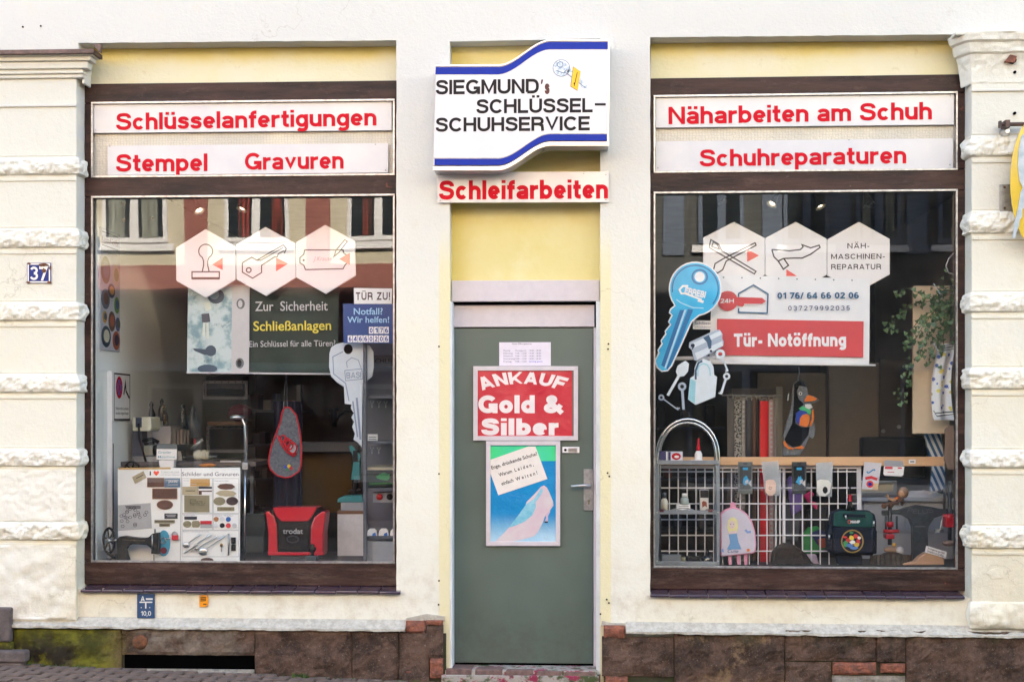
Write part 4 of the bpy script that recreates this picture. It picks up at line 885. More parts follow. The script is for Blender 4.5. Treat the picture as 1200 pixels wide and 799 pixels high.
obj('key_print', M().pprism(kp, -.1475, -.1405, [[(1204 + 4 * cos(a * pi / 5), 166 + 4 * sin(a * pi / 5)) for a in range(10)]]), mat('printed_key_grey', (.30, .37, .42), .4, c2=(.50, .55, .58), scale=18), ks)

# =============================== POSTERS ON THE DOOR ===============================
def framed(name, label, box, fw, y):
    a, b, c, d = box; t = thing(name, label, 'poster', (WX((a + c) / 2, y), y, WZ(d, y)))
    for q in ([(a, b), (c, b), (c - fw, b + fw), (a + fw, b + fw)], [(a, d), (a + fw, d - fw), (c - fw, d - fw), (c, d)], [(a, b), (a + fw, b + fw), (a + fw, d - fw), (a, d)], [(c, b), (c, d), (c - fw, d - fw), (c - fw, b + fw)]):
        obj('frame_bar', M().pprism(q, y - .02, y), M_TRIM, t, bevel=.002)
    return t
op = thing('opening_hours_card', 'white opening hours card taped to the door above the red poster', 'card', (WX(615, YD), YD - .004, WZ(428, YD)))
obj('paper', M().pbox(585, 401, 645.5, 428.6, YD - .003, YD - .0008), plain('paper_white', 222, 214, 226, .6), op)
font_text('Neue Öffnungszeiten', (600, 401.9, 623, 403.6), YD - .0034, M_INK, op)
rows = ('Montag', 'Dienstag', 'Mittwoch', 'Donnerstag', 'Freitag'); M_PI = plain('violet_ink', 90, 85, 130, .5)
for i, r_ in enumerate(rows):
    y_ = 409.8 + i * 3.2; font_text(r_, (590, y_, 590 + 1.35 * len(r_), y_ + 1.7), YD - .0034, M_PI, op)
    if i in (0,): font_text('Montagsgeschl.', (604, y_, 617, y_ + 1.7), YD - .0034, M_PI, op)
    else: font_text('9.00 - 12.00', (604, y_, 617, y_ + 1.7), YD - .0034, M_PI, op)
    if i == 4: font_text('Samstag geschl.', (620, y_, 636, y_ + 1.7), YD - .0034, plain('blue_ink', 40, 50, 200, .5), op)
    else: font_text('14.00 - 18.00', (620, y_, 634, y_ + 1.7), YD - .0034, M_PI, op)
def redp(k):
    c = k.mix(k.step(k.nz(4, 4), .3, .7), (.50, .025, .045), (.58, .05, .065)); k.link(c, k.b.inputs['Base Color']); k.b.inputs['Roughness'].default_value = .28
    k.link(k.bump(k.nz(6, 3), .012), k.b.inputs['Normal'])
M_RP = node_mat('red_poster', redp)
an = framed('framed_poster', 'red framed poster reading ANKAUF Gold & Silber on the door', (554.5, 429, 677.5, 516), 5.2, YD - .001)
obj('poster_sheet', M().pbox(559, 433.5, 671.5, 511.5, YD - .012, YD - .002), M_RP, an)
obj('backing', M().pbox(670.8, 434, 673, 511, YD - .0135, YD - .003), M_DOOR, an)
M_PW = plain('poster_white', 226, 216, 216, .4)
lettering('ANKAUF', (561.5, 435.5, 661.5, 449.5), YD - .0125, M_PW, an, w=.25, gap=.10, bend=.040)
lettering('Gold &', (560.5, 463, 660, 484), YD - .0125, M_PW, an, w=.26, gap=.08); lettering('Silber', (564, 490, 654.5, 509.8), YD - .0125, M_PW, an, w=.27, gap=.09)
ps = framed('framed_poster', 'blue and green poster of a pink high heel shoe on the door', (569.5, 516.5, 656.5, 639.5), 5.2, YD - .001)
YP = YD - .012
def bluep(k):
    c = k.mix(k.step(k.z, WZ(600), WZ(640)), (.0, .22, .50), (.45, .66, .78)); c = k.mix(k.math('MULTIPLY', k.step(k.nz(5, 5), .4, .7), .3), c, (.02, .35, .62))
    k.link(c, k.b.inputs['Base Color']); k.b.inputs['Roughness'].default_value = .25; k.link(k.bump(k.nz(8, 4), .010), k.b.inputs['Normal'])
obj('poster_sheet', M().pbox(574.5, 521.5, 651.5, 634.5, YP, YD - .002), node_mat('blue_poster', bluep), ps)
obj('green_band', M().pflat([(574.8, 522.5), (651.2, 522.5), (651.2, 540), (574.8, 540)], YP - .0005), mat('poster_green', (.03, .62, .16), .3, c2=(.05, .58, .38), scale=3), ps)
obj('note_print', M().pflat([(574.8, 538.5), (619, 523), (627.5, 523), (641.5, 561), (584, 580), (574.8, 555)], YP - .001), plain('note_cream', 226, 218, 212, .5), ps)
for s_, b_, a_ in (('Enge, drückende Schuhe?', (574.5, 537.5, 630.5, 541.5), 17.5), ('Warum  L e i d e n ,', (583.5, 548, 626, 552), 17.5), ('einfach  W e i t e n !', (586.5, 558, 630.5, 562), 17.5)):
    font_text(s_, b_, YP - .0014, M_INK, ps, off=.016, ang=a_)
sh = [(580, 634.2), (591, 624), (603, 610), (615, 594), (617, 588), (627, 578), (634, 570), (637.5, 568.5), (641, 571), (644, 577), (648, 587), (648.5, 592), (645, 597), (639.5, 602), (636, 612), (631, 622), (626, 628), (612, 632), (600, 634.2)]
obj('shoe_print', M().pflat(sh, YP - .0012), mat('shoe_pink', (.60, .42, .50), .35, c2=(.62, .58, .58), scale=6), ps)
obj('shoe_print', M().pflat([(638, 602), (645, 595), (644.5, 600), (642.3, 604), (642, 611.5), (638.4, 611.5), (640, 606)], YP - .0009), mat('shoe_heel', (.60, .45, .58), .3), ps)
obj('shoe_print', M().pflat([(638.2, 610.6), (642, 610.6), (642, 612.3), (638.2, 612.3)], YP - .0015), M_INK, ps)
obj('shoe_print', M().pflat([(596, 618), (607, 604), (617, 590), (626, 584), (635, 570.5), (636.5, 575), (631, 584), (627.5, 588), (628, 594), (624, 603), (615, 611), (603, 616)], YP - .0017), mat('shoe_inside', (.10, .42, .58), .35, c2=(.35, .60, .68), scale=14), ps)
# =============================== SHOP ROOM ===============================
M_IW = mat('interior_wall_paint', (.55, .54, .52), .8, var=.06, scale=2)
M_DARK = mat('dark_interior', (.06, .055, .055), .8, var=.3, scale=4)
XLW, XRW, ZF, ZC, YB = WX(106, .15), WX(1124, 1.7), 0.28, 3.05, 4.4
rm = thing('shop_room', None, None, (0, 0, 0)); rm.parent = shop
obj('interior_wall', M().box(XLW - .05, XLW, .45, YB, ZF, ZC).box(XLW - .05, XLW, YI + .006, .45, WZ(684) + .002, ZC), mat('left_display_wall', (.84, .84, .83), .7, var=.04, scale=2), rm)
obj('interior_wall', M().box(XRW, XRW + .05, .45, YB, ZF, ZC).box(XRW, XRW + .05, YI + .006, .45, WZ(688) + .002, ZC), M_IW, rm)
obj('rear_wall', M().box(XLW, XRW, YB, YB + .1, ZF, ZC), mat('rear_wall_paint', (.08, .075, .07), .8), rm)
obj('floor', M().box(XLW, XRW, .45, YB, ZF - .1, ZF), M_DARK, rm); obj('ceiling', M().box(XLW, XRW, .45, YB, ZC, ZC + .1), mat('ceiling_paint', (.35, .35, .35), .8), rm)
obj('display_ledge', M().box(XLW, WX(463, .2), .175, .95, ZF, WZ(660, .2) - .004), mat('ledge_grey', (.07, .065, .07), .5, spec=.2), rm)
obj('display_ledge', M().box(WX(764, .2), XRW, .175, .95, ZF, WZ(665, .2) - .004), MATS['ledge_grey'], rm)
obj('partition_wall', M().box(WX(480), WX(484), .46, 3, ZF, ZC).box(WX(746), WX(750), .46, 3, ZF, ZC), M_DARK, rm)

# ---- ceiling spots (lit halogens)
M_BULB = bpy.data.materials.new('halogen_glow'); M_BULB.use_nodes = True; _b = M_BULB.node_tree.nodes['Principled BSDF']; _b.inputs['Emission Color'].default_value = (1, .82, .6, 1); _b.inputs['Emission Strength'].default_value = 1.3
def spot(px, py, dx, dz, y, lab, lit=True):
    x, z = W(px, py, y); t = thing('ceiling_spotlight', lab, 'spotlight', (x, y, z), 'halogen spots under the shop ceiling')
    d = Vector((dx, -.3, dz)).normalized(); P = Vector((x, y, z)); sc = y / 1.4 * .9 + .35
    m = M().tube([P - d * .085 * sc, P - d * .05 * sc, P - d * .015 * sc, P], [.008 * sc, .014 * sc, .025 * sc, .033 * sc], 14, cap=False); obj('shade', m, M_STEEL, t, smooth=True)
    obj('stem', M().tube([P - d * .085 * sc, P - d * .12 * sc + Vector((0, 0, .05))], .006, 6).tube([P - d * .12 * sc + Vector((0, 0, .05)), Vector((x, y, ZC))], .005, 6), M_STEEL, t)
    obj('bulb', M().ball(P - d * .02 * sc, .015 * sc, 10), M_BULB if lit else M_STEEL, t, smooth=True)
    if lit:
        l = bpy.data.lights.new('spot', 'SPOT'); l.energy = .5; l.spot_size = radians(75); l.color = (1, .78, .55); l.shadow_soft_size = .03
        o = bpy.data.objects.new('spot_lamp', l); COL.objects.link(o); o.parent = t; o.location = d * .02; o.rotation_euler = d.to_track_quat('-Z', 'Y').to_euler()
for a in ((234, 248, .5, -.9, 1.3, 'lit halogen spot behind the left window, left of the pair'), (283, 246, -.3, -.9, 1.3, 'lit halogen spot behind the left window, right of the pair'),
          (904, 240, -.5, -.8, 1.2, 'lit halogen spot above the scissors sign'), (962, 243, .4, -.9, 1.2, 'brightest lit halogen spot above the shoe sign'), (1019, 241, .2, -.9, 1.6, 'dim halogen spot at the right of the right window'), (848, 236, .5, -.8, 1.6, 'dim halogen spot high above the large blue key')):
    spot(*a, lit=('dim' not in a[5]))

# =============================== LEFT WINDOW ===============================
M_HEX = mat('hexagon_board', (.78, .73, .74), .5, var=.04, scale=2); M_HEXL = plain('icon_line', 40, 16, 20, .6); M_HRED = plain('icon_red', 232, 92, 84, .5)
YH = .32
def hexsign(label, pts, y, cat='sign', group='hexagonal pictogram signs in the display windows'):
    xs = [p[0] for p in pts]; ys = [p[1] for p in pts]
    t = thing('hexagon_sign', label, cat, (*[W(sum(xs) / 6, max(ys), y)[0]], y, W(sum(xs) / 6, max(ys), y)[1]), group)
    obj('board', M().pprism(pts, y, y + .012), M_HEX, t, bevel=.0025, seg=1); return t
YL = YH - .0006
h1 = hexsign('white hexagon sign with a rubber stamp pictogram, leftmost of the three', [(241, 268.5), (276, 288.5), (276, 328), (241.5, 349), (206.5, 329), (206, 290.5)], YH)
mm = M(); mm.pribbon([(241 + 8.2 * cos(radians(a)), 294.5 + 8.2 * sin(radians(a))) for a in range(120, 421, 20)], .9, YL)
mm.pribbon([(237, 301.5), (238.6, 306), (238.6, 311), (237, 318)], .9, YL); mm.pribbon([(245, 301.5), (243.4, 306), (243.4, 311), (245, 318)], .9, YL); mm.pribbon([(225, 318.5), (257, 318.5), (257, 326.5), (225, 326.5)], 1, YL, True); mm.pribbon([(225, 326.2), (257, 326.2)], 1.8, YL - .0002)
obj('pictogram', mm, M_HEXL, h1); obj('arrow', M().pflat([(248.5, 310), (261, 302), (261, 316.5)], YL), M_HRED, h1)
h2 = hexsign('white hexagon sign with a key pictogram, middle of the three', [(311, 266), (346, 285), (346.5, 325.5), (312, 347), (277, 327.5), (276.5, 286.5)], YH - .0)
mm = M(); mm.pribbon([(284, 308), (295, 301.5), (301, 305), (332, 287), (335.5, 291.5), (333, 297)], .9, YL); mm.pribbon([(284, 308), (284, 319), (296, 326), (306.5, 319.5), (306.5, 311), (322, 301)], .9, YL)
mm.pribbon([(301, 305), (306, 305)], .9, YL); mm.pribbon([(291.5 + 2.8 * cos(a * .628), 316.5 + 2.8 * sin(a * .628)) for a in range(10)], 1, YL, True); mm.pribbon([(305, 305.5), (332, 290)], .8, YL - .0002); mm.pribbon([(322, 301), (325, 301), (326, 297.5), (333, 294)], .8, YL - .0002)
obj('pictogram', mm, M_HEXL, h2); obj('arrow', M().pflat([(323.5, 302), (337.5, 309), (323.5, 318)], YL - .0004), M_HRED, h2)
h3 = hexsign('white hexagon sign with an engraved tag pictogram, rightmost of the three', [(381, 263.5), (416, 282.5), (417, 323), (382, 344.5), (347, 325), (346.5, 284)], YH)
mm = M(); mm.pribbon([(357, 293), (402, 293), (403, 297), (408, 300), (409, 306), (404, 311), (402, 315), (358, 316), (356, 311), (351.5, 308), (351.5, 302), (356, 298)], .9, YL, True)
mm.pribbon([(391, 301), (394, 293), (404, 281), (407, 283), (397, 296)], .8, YL - .0002, True); mm.disc(355.8, 305, 1.3, YL); obj('pictogram', mm, M_HEXL, h3)
font_text('J.Krause', (367, 300.5, 389, 305.5), YL, plain('faint_lilac', 196, 150, 160, .6), h3, shear=.3); obj('arrow', M().pflat([(397.5, 303.5), (410, 296.5), (410, 310.5)], YL - .0004), M_HRED, h3)
# ---- banner
YBN = .40
def wavy(name, quad, y, mt, parent, amp=.006, nx=40, nz_=24, folds=(), uv=None):
    (ax, ay), (bx, by), (cx, cy), (dx_, dy_) = quad       # TL TR BR BL
    def fn(u, v):
        a, b = ax + (bx - ax) * u, ay + (by - ay) * u; c, d = dx_ + (cx - dx_) * u, dy_ + (cy - dy_) * u
        x, z = W(a + (c - a) * v, b + (d - b) * v, y); o = amp * (noise.noise(Vector((x * 4, z * 3, y * 9))) + .5 * noise.noise(Vector((x * 9, z * 5, 3))))
        for (fu, fv, k) in folds: o += k * max(0, 1 - abs((u - fu) - (v - fv) * .5) * 9) * max(0, v - .3)
        return (x, y + o, z)
    return obj(name, M().grid(nx, nz_, fn), mt, parent, smooth=True)
bn = thing('key_service_banner', 'dark green banner reading Zur Sicherheit Schließanlagen with a door lock photo', 'banner', (WX(308, YBN), YBN, WZ(438, YBN)))
M_BG = mat('banner_green', (.022, .042, .036), .5, var=.2, scale=4, spec=.3); M_BW = plain('banner_strip', 190, 186, 190, .4)
def phot(k):
    c = k.mix(k.step(k.nz(7, 4, .6), .42, .58), (.16, .28, .33), (.50, .58, .60)); c = k.mix(k.math('MULTIPLY', k.step(k.nz(11, 4), .6, .72), .7), c, (.04, .07, .09))
    k.link(c, k.b.inputs['Base Color']); k.b.inputs['Roughness'].default_value = .35
M_PHOT = node_mat('lock_photo_print', phot)
wavy('cloth', [(272, 335), (397, 337), (396, 438), (272, 437.5)], YBN, M_BG, bn, .004, folds=((.45, 1, .010), (.62, 1, -.008), (.2, .9, .006)))
obj('photo_panel', M().pprism([(220.5, 333), (272, 333.5), (271, 437), (219, 436)], YBN - .012, YBN - .009), M_PHOT, bn); YP2 = YBN - .0125
obj('white_strip', M().pprism([(272, 333.5), (292.5, 334), (291.5, 437.5), (271, 437)], YBN - .014, YBN - .009), M_BW, bn)
obj('bottom_hem', M().pprism([(218.5, 435.5), (396, 437.3), (396, 439), (218.5, 437.5)], YBN - .016, YBN - .010), M_BW, bn)
mm = M(); mm.pflat([(226, 408), (250, 410), (253, 415), (240, 416), (228, 411)], YP2 - .0002).disc(247, 411, 6.5, YP2 - .0003).disc(253, 347, 9, YP2 - .0003, rx=10).disc(243, 432, 5, YP2 - .0002, rx=12); obj('lock_print', mm, plain('print_dark_blue', 50, 72, 92, .35), bn)
mm = M().disc(251, 345, 6, YP2 - .0005); obj('lock_print', mm, plain('print_grey_blue', 120, 140, 150, .35), bn)
mm = M(); mm.pflat([(236, 368), (245, 367), (246.5, 377), (237, 378)], YP2 - .0007); obj('key_print', mm, plain('print_keydark', 66, 72, 86, .35), bn)
mm = M(); mm.pflat([(238, 378), (241, 378), (240, 395), (237, 393)], YP2 - .0007).pflat([(241.5, 378), (244.5, 378), (245, 398), (242, 396)], YP2 - .0008).pflat([(239, 355), (246, 354), (248, 362), (241, 365)], YP2 - .0009); obj('key_print', mm, plain('print_keylight', 206, 210, 200, .35), bn)
M_GR = plain('eyelet_grey', 96, 96, 100, .35); 
for a, b in ((282, 356), (281, 425.5)): obj('knob_print', M().disc(a, b, 6.2, YBN - .0145, rx=5), M_GR, bn); obj('knob_print', M().disc(a - .5, b, 4.4, YBN - .0149, rx=2.7), M_BW if b < 400 else M_INK, bn)
YT = YBN - .017
font_text('Zur  Sicherheit', (299, 353, 384, 364), YT, M_BW, bn, off=.006, ang=.3); font_text('Schließanlagen', (297, 376, 388, 387), YT, plain('banner_yellow', 226, 204, 84, .5), bn, off=.012, ang=.6)
font_text('Ein Schlüssel für alle Türen?', (292, 399, 393, 406), YT, M_BW, bn, off=.004, ang=.5)
# ---- small notices
t = thing('door_notice', 'small white notice reading TÜR ZU! in the left window', 'notice', (WX(437, .22), .22, WZ(356, .22)))
obj('paper', M().pprism([(414.5, 337.5), (459.5, 338), (459, 356), (415, 356)], .22, .222), M_WHITE, t); lettering('TÜR ZU!', (417, 342.5, 457, 351.5), .2195, plain('brown_ink', 74, 44, 50, .5), t, w=.19, gap=.22)
t = thing('emergency_notice', 'blue notice reading Notfall? Wir helfen! with a phone number in the left window', 'notice', (WX(431, .22), .22, WZ(403, .22)))
obj('panel', M().pprism([(402, 355.8), (461, 355.5), (460.5, 402.5), (402.5, 402)], .222, .226), plain('notice_blue', 16, 66, 132, .3), t); M_LB = plain('notice_light', 150, 196, 232, .4)
font_text('Notfall?', (414.5, 361, 448.5, 368.5), .2215, M_LB, t, off=.012); font_text('Wir helfen!', (407, 371, 456, 378), .2215, M_LB, t, off=.012)
for i, ch in enumerate('0176'): obj('digit_tile', M().prect(432.3 + i * 6, 383, 437.6 + i * 6, 391, .2214), M_WHITE, t); lettering(ch, (433.3 + i * 6, 384.3, 436.7 + i * 6, 389.8), .221, M_BLUE, t, w=.2)
for i, ch in enumerate('64660206'): obj('digit_tile', M().prect(407.5 + i * 6.1, 393, 412.9 + i * 6.1, 401, .2214), M_WHITE, t); lettering(ch, (408.6 + i * 6.1, 394.3, 412 + i * 6.1, 399.8), .221, M_BLUE, t, w=.2)
# ---- big grey key
M_GK = mat('cardboard_key_grey', (.60, .65, .74), .35, var=.1, scale=3, coat=.2)
bk_ = thing('display_key', 'large pale grey cardboard key with serrated blade hanging in the left window', 'display key', (WX(412, .30), .30, WZ(525, .30)))
ko = [(386, 414), (388, 407), (394, 403), (403, 401), (424, 402), (433, 405), (437.5, 412), (438, 430), (436, 441), (430, 446), (425, 449), (424.6, 468), (424, 524), (419, 518), (414, 515), (416, 508), (412.5, 500), (415, 494), (411.5, 489), (414.5, 484), (411, 478), (412, 474), (404, 473), (403, 453), (395, 448), (388, 441), (385.6, 430)]
obj('key_body', M().pprism(ko, .30, .312, [[(408 + 5.3 * cos(a * pi / 7), 409 + 6 * sin(a * pi / 7)) for a in range(14)]]), M_GK, bk_, bevel=.003)
mm = M(); mm.pribbon([(402, 412), (390, 418), (391, 438), (405, 449), (409, 470)], .8, .299); mm.pribbon([(404, 434), (424, 432), (425, 444), (405, 446)], .6, .2992, True); mm.pribbon([(407, 431), (406, 424), (412, 419), (420, 422), (423, 431)], .6, .2992)
mm.pribbon([(413.5, 470), (419, 512)], 1.2, .2992); mm.pribbon([(418, 466), (422.5, 515)], 1.6, .299); obj('key_relief', mm, plain('key_relief_grey', 128, 140, 168, .4), bk_)
lettering('BASI', (406, 436, 423, 443), .2988, MATS['key_relief_grey'], bk_, w=.16, ang=2)
# ---- shelf unit at right
YS = .46; M_SHF = plain('shelf_steel_grey', 78, 82, 94, .5); M_SHI = plain('shelf_light_grey', 150, 152, 162, .5)
sf = thing('narrow_shelf', 'narrow grey steel shelf unit at the right end of the left window', 'shelf', (WX(446, YS), YS, WZ(657, YS)))
obj('post', M().pbox(425.5, 380, 429.5, 659, .26, .29), M_SHF, sf, bevel=.002); obj('back_panel', M().pbox(427, 385, 470, 659, .72, .74), plain('shelf_back', 104, 104, 116, .7), sf)
for py in (465, 518.5, 549, 573.5, 630): obj('shelf_board', M().pbox(428, py - 1.8, 468, py + 1.6, .29, .72), mat('beige_board', (.42, .36, .28), .6) if py == 549 else M_SHF, sf)
obj('base_panel', M().pbox(429.5, 634, 468, 658, .30, .32), M_SHI, sf)
def item(name, label, cat, px, py, y, group=None): return thing(name, label, cat, (WX(px, y), y, WZ(py, y)), group)
t = item('brand_plate', 'dark plate with lettering starting SCHLE behind the shelf post', 'plate', 448, 428, .5); obj('plate', M().pbox(433, 416, 468, 429, .5, .51), plain('dark_plate', 56, 52, 58, .6), t); font_text('SCHLEIF', (436, 420, 464, 425.5), .499, M_INK, t, off=.012)
t = item('price_card', 'small white price card standing on the grey shelf', 'card', 436, 517, .42); obj('card', M().pbox(431, 508.5, 442.5, 517, .42, .423), M_WHITE, t); obj('print', M().pribbon([(432, 512), (441, 512)], .6, .4196).pribbon([(432, 514.5), (441, 514.5)], .6, .4195).pribbon([(433, 508), (436.5, 505), (440, 508)], .5, .4195), M_GR, t)
t = item('green_print_box', 'dark box with a green picture on the narrow grey shelf', 'box', 445, 571, .36); obj('carton', M().pbox(429.8, 551, 462, 570.5, .36, .48), plain('box_teal_dark', 20, 40, 40, .4), t, bevel=.002); obj('print', M().pflat(blob(450, 558, 8, 4, 12, .4), .3594), plain('print_green', 30, 150, 90, .4), t); obj('print_line', M().pribbon([(433, 566.5), (460, 566)], .8, .3594), plain('print_green2', 60, 140, 80, .4), t)
t = item('switch_panel', 'grey switch panel with one red and one black knob on the narrow shelf', 'panel', 448, 588, .34); obj('panel', M().pbox(437, 577, 466, 588.5, .34, .42), M_SHI, t)
for a, m_ in ((444.5, plain('knob_red', 190, 20, 34, .35)), (456.5, M_INK)):
    x, z = W(a, 582, .33); obj('knob', M().lathe([(.02, 0), (.018, .015), (.001, .018)], (x, .34, z), 14, 'Y'), m_, t, smooth=True)
for i, a in enumerate((436, 449.5, 463)):
    t = item('cream_tin', ('white domed tin with blue print, leftmost of three on the lowest grey shelf', 'white domed tin with blue print, middle of three on the lowest grey shelf', 'white domed tin with blue print, half hidden at the right on the lowest grey shelf')[i], 'tin', a, 629, .34, 'tins on the lowest grey shelf')
    x, z = W(a, 629, .34); obj('tin', M().box(x - .03, x + .03, .335, .36, z, z + .022).prism([(x - .03, z + .022), (x + .03, z + .022), (x + .026, z + .04), (x + .014, z + .052), (x - .014, z + .052), (x - .026, z + .04)], .335, .36), M_WHITE, t); obj('print', M().flat([(x, z + .004), (x + .026, z + .004), (x + .022, z + .03), (x + .004, z + .022)], .334), plain('print_blue', 40, 110, 190, .4), t)
for py, n in ((470, 3), (524, 2)):
    for i in range(n):
        a = 436 + i * 8; t = item('small_hook_tool', 'small dark tool, %s of those under the %s board of the narrow grey shelf' % (('leftmost', 'second', 'rightmost')[i] if n == 3 else ('left one', 'right one')[i], 'upper' if n == 3 else 'second'), 'tool', a, py + 6, .4, 'small tools under the shelf boards'); x, z = W(a, py, .4); obj('hook', M().tube([(x - .01, .4, z), (x, .4, z - .02), (x + .01, .4, z)], .004, 6).tube([(x, .4, z - .02), (x, .4, z - .04)], .004, 6), M_STEEL, t)
# ---- teal press on pedestal
YP3 = .75; M_TEAL = plain('teal_enamel', 44, 128, 136, .35)
t = item('pedestal', 'white pedestal box with a brown edge carrying the teal hand press', 'pedestal', 412, 658, YP3); obj('box', M().pbox(395.5, 602, 426, 659, YP3 - .1, YP3 + .15), mat('pedestal_white', (.72, .70, .74), .5, var=.1, scale=15), t); obj('top_board', M().pbox(395, 598.5, 427, 602, YP3 - .105, YP3 + .155), plain('brown_edge', 120, 82, 62, .6), t)
t = item('hand_press', 'teal eyelet hand press on the white pedestal', 'press', 410, 598, YP3)
obj('foot_block', M().pbox(399.5, 588.5, 426, 598.4, YP3 - .06, YP3 + .1), M_SHI, t); obj('base', M().pprism([(395, 588.4), (396, 584), (402, 581), (424, 580), (426, 588.4)], YP3 - .06, YP3 + .08), M_TEAL, t, bevel=.004)
obj('column', M().pprism([(411, 562), (421.5, 562), (421.5, 541), (414, 541)], YP3 - .03, YP3 + .03), M_TEAL, t, bevel=.004); obj('lever', M().pprism([(408.5, 523), (412, 521), (423, 534), (421.5, 541), (414, 536)], YP3 - .015, YP3 + .015), M_TEAL, t, bevel=.004)
x, z = W(416, 562, YP3); obj('die', M().tube([(x, YP3, z), (x, YP3, WZ(578, YP3))], [.022, .016], 12).tube([(x - .035, YP3, WZ(576, YP3)), (x + .04, YP3, WZ(574, YP3))], .014, 10).box(x - .01, x + .02, YP3 - .02, YP3 + .02, z, WZ(528, YP3)), M_INK, t)
# ---- stamp carrying case
YC = .42; cs = item('stamp_case', 'red and black ribbed stamp display case reading trodat', 'case', 346, 658, YC); M_CR = plain('case_red', 196, 30, 48, .3, coat=.4); M_CK = plain('case_black', 14, 12, 14, .55, spec=.2)
obj('body', M().pprism([(316, 597), (320, 595), (372, 595), (378, 600), (378.5, 650), (314.5, 650)], YC, YC + .16), M_CK, cs, bevel=.01)
obj('top_cover', M().pprism([(319, 594.5), (372, 594), (366, 604), (361, 610.5), (329, 610.5), (323, 604)], YC - .014, YC + .15), M_CR, cs, bevel=.008)
obj('side_cover', M().pprism([(310.5, 600), (314, 598.5), (321, 605), (324, 614), (325, 648), (314, 648), (314.5, 625), (312.5, 610)], YC - .012, YC + .15), M_CR, cs, bevel=.007)
obj('side_cover', M().pprism([(381.5, 600), (378, 598.5), (368, 606), (364.5, 616), (363.5, 648), (378.5, 648), (378.5, 625), (380.5, 610)], YC - .012, YC + .15), M_CR, cs, bevel=.007)
obj('bottom_trim', M().pprism([(313.5, 646.8), (379, 646.8), (379, 650.3), (314, 650.3)], YC - .016, YC + .1), M_CR, cs, bevel=.003); obj('foot', M().pbox(318, 650, 374, 658, YC + .01, YC + .14), M_SHF, cs)
font_text('trodat', (331.5, 619, 355, 625), YC - .004, plain('case_lettering', 172, 170, 176, .4), cs, off=.012); obj('front_panel', M().pprism([(327, 612.5), (362, 612.5), (360.5, 643), (329, 643)], YC - .003, YC), plain('case_panel', 22, 20, 24, .25), cs, bevel=.001)
obj('push_button', M().pribbon([(343 + 7 * cos(a * .628 / 2), 631.5 + 3.8 * sin(a * .628 / 2)) for a in range(20)], 1, YC - .0045, True), plain('button_ring', 66, 62, 68, .3), cs)
t = item('small_trophy', 'small black trophy on a clear base in front of the red and black case', 'trophy', 366, 658, .3); x, z = W(366, 658, .3); obj('base', M().box(x - .032, x + .032, .27, .33, z, z + .04), plain('smoky_base', 70, 80, 84, .2, coat=1), t, bevel=.004); obj('figure', M().lathe([(.015, .04), (.008, .05), (.022, .07), (.026, .085), (.012, .095), (.016, .105), (.001, .11)], (x, .3, z), 12), M_CK, t, smooth=True)
# ---- hanging pouch
YPo = .60; M_FELT = mat('grey_denim_felt', (.15, .17, .20), .95, var=.3, scale=60, bump=.003, c2=(.08, .09, .12)); M_PIPE = plain('red_piping', 190, 20, 40, .6)
po = item('hanging_pouch', 'grey felt pouch with red piping hanging on a cord in the left window', 'pouch', 334, 560, YPo)
pw = [(334, 477), (340, 477.5), (347, 486), (351, 503), (353.5, 525), (353, 543), (350.5, 552), (341, 558.5), (334, 559.7), (325, 557), (317, 550), (314.5, 541), (317, 526), (323, 510), (328, 496), (331, 482)]
obj('pouch_body', M().pprism(pw, YPo - .02, YPo + .02), M_FELT, po, bevel=.012, seg=3)
obj('piping', M().tube([(*W(a, b, YPo - .021)[:1], YPo - .021, W(a, b, YPo - .021)[1]) for a, b in pw], .0055, 6, closed=True), M_PIPE, po, smooth=True)
pk = [(325.5, 510), (330, 521), (337, 530), (344, 534.5), (347.5, 531)]; obj('pocket_edge', M().tube([(W(a, b, YPo - .03)[0], YPo - .03, W(a, b, YPo - .03)[1]) for a, b in pk], .006, 6), M_PIPE, po, smooth=True)
t = item('cord_roll', 'roll of red and grey cord tucked in the felt pouch', 'cord', 340, 532, YPo); mm = M()
for cx, cy, r in ((332, 514, 4), (336, 518, 5), (339, 521, 6), (343, 525, 6.5)): mm.tube([(W(cx + r * .7 * cos(a * pi / 7), cy, YPo - .035)[0], YPo - .035, WZ(cy + r * sin(a * pi / 7), YPo - .035)) for a in range(14)], .005, 6, closed=True)
obj('loop', mm, M_PIPE, t, smooth=True, kind='stuff'); obj('core', M().disc(344, 526, 5, YPo - .034), M_SHI, t)
mm = M(); x, z = W(334, 478, YPo); x2, z2 = W(335, 437, YPo); mm.tube([(x - .01, YPo, z), (x2, YPo, z2)], .003, 6).tube([(x + .015, YPo, z), (x2 + .004, YPo, z2)], .003, 6); obj('cord', mm, M_FELT, po)
for q, (cx, cy, c) in enumerate(((335, 547, (40, 70, 180)), (338.5, 546, (220, 180, 40)), (341, 548.5, (180, 40, 60)), (337, 550, (50, 120, 80)))): obj('emblem', M().disc(cx, cy, 2.2, YPo - .0225 - q * .0003), plain(f'emblem_colour{q}', *c, .6), po)
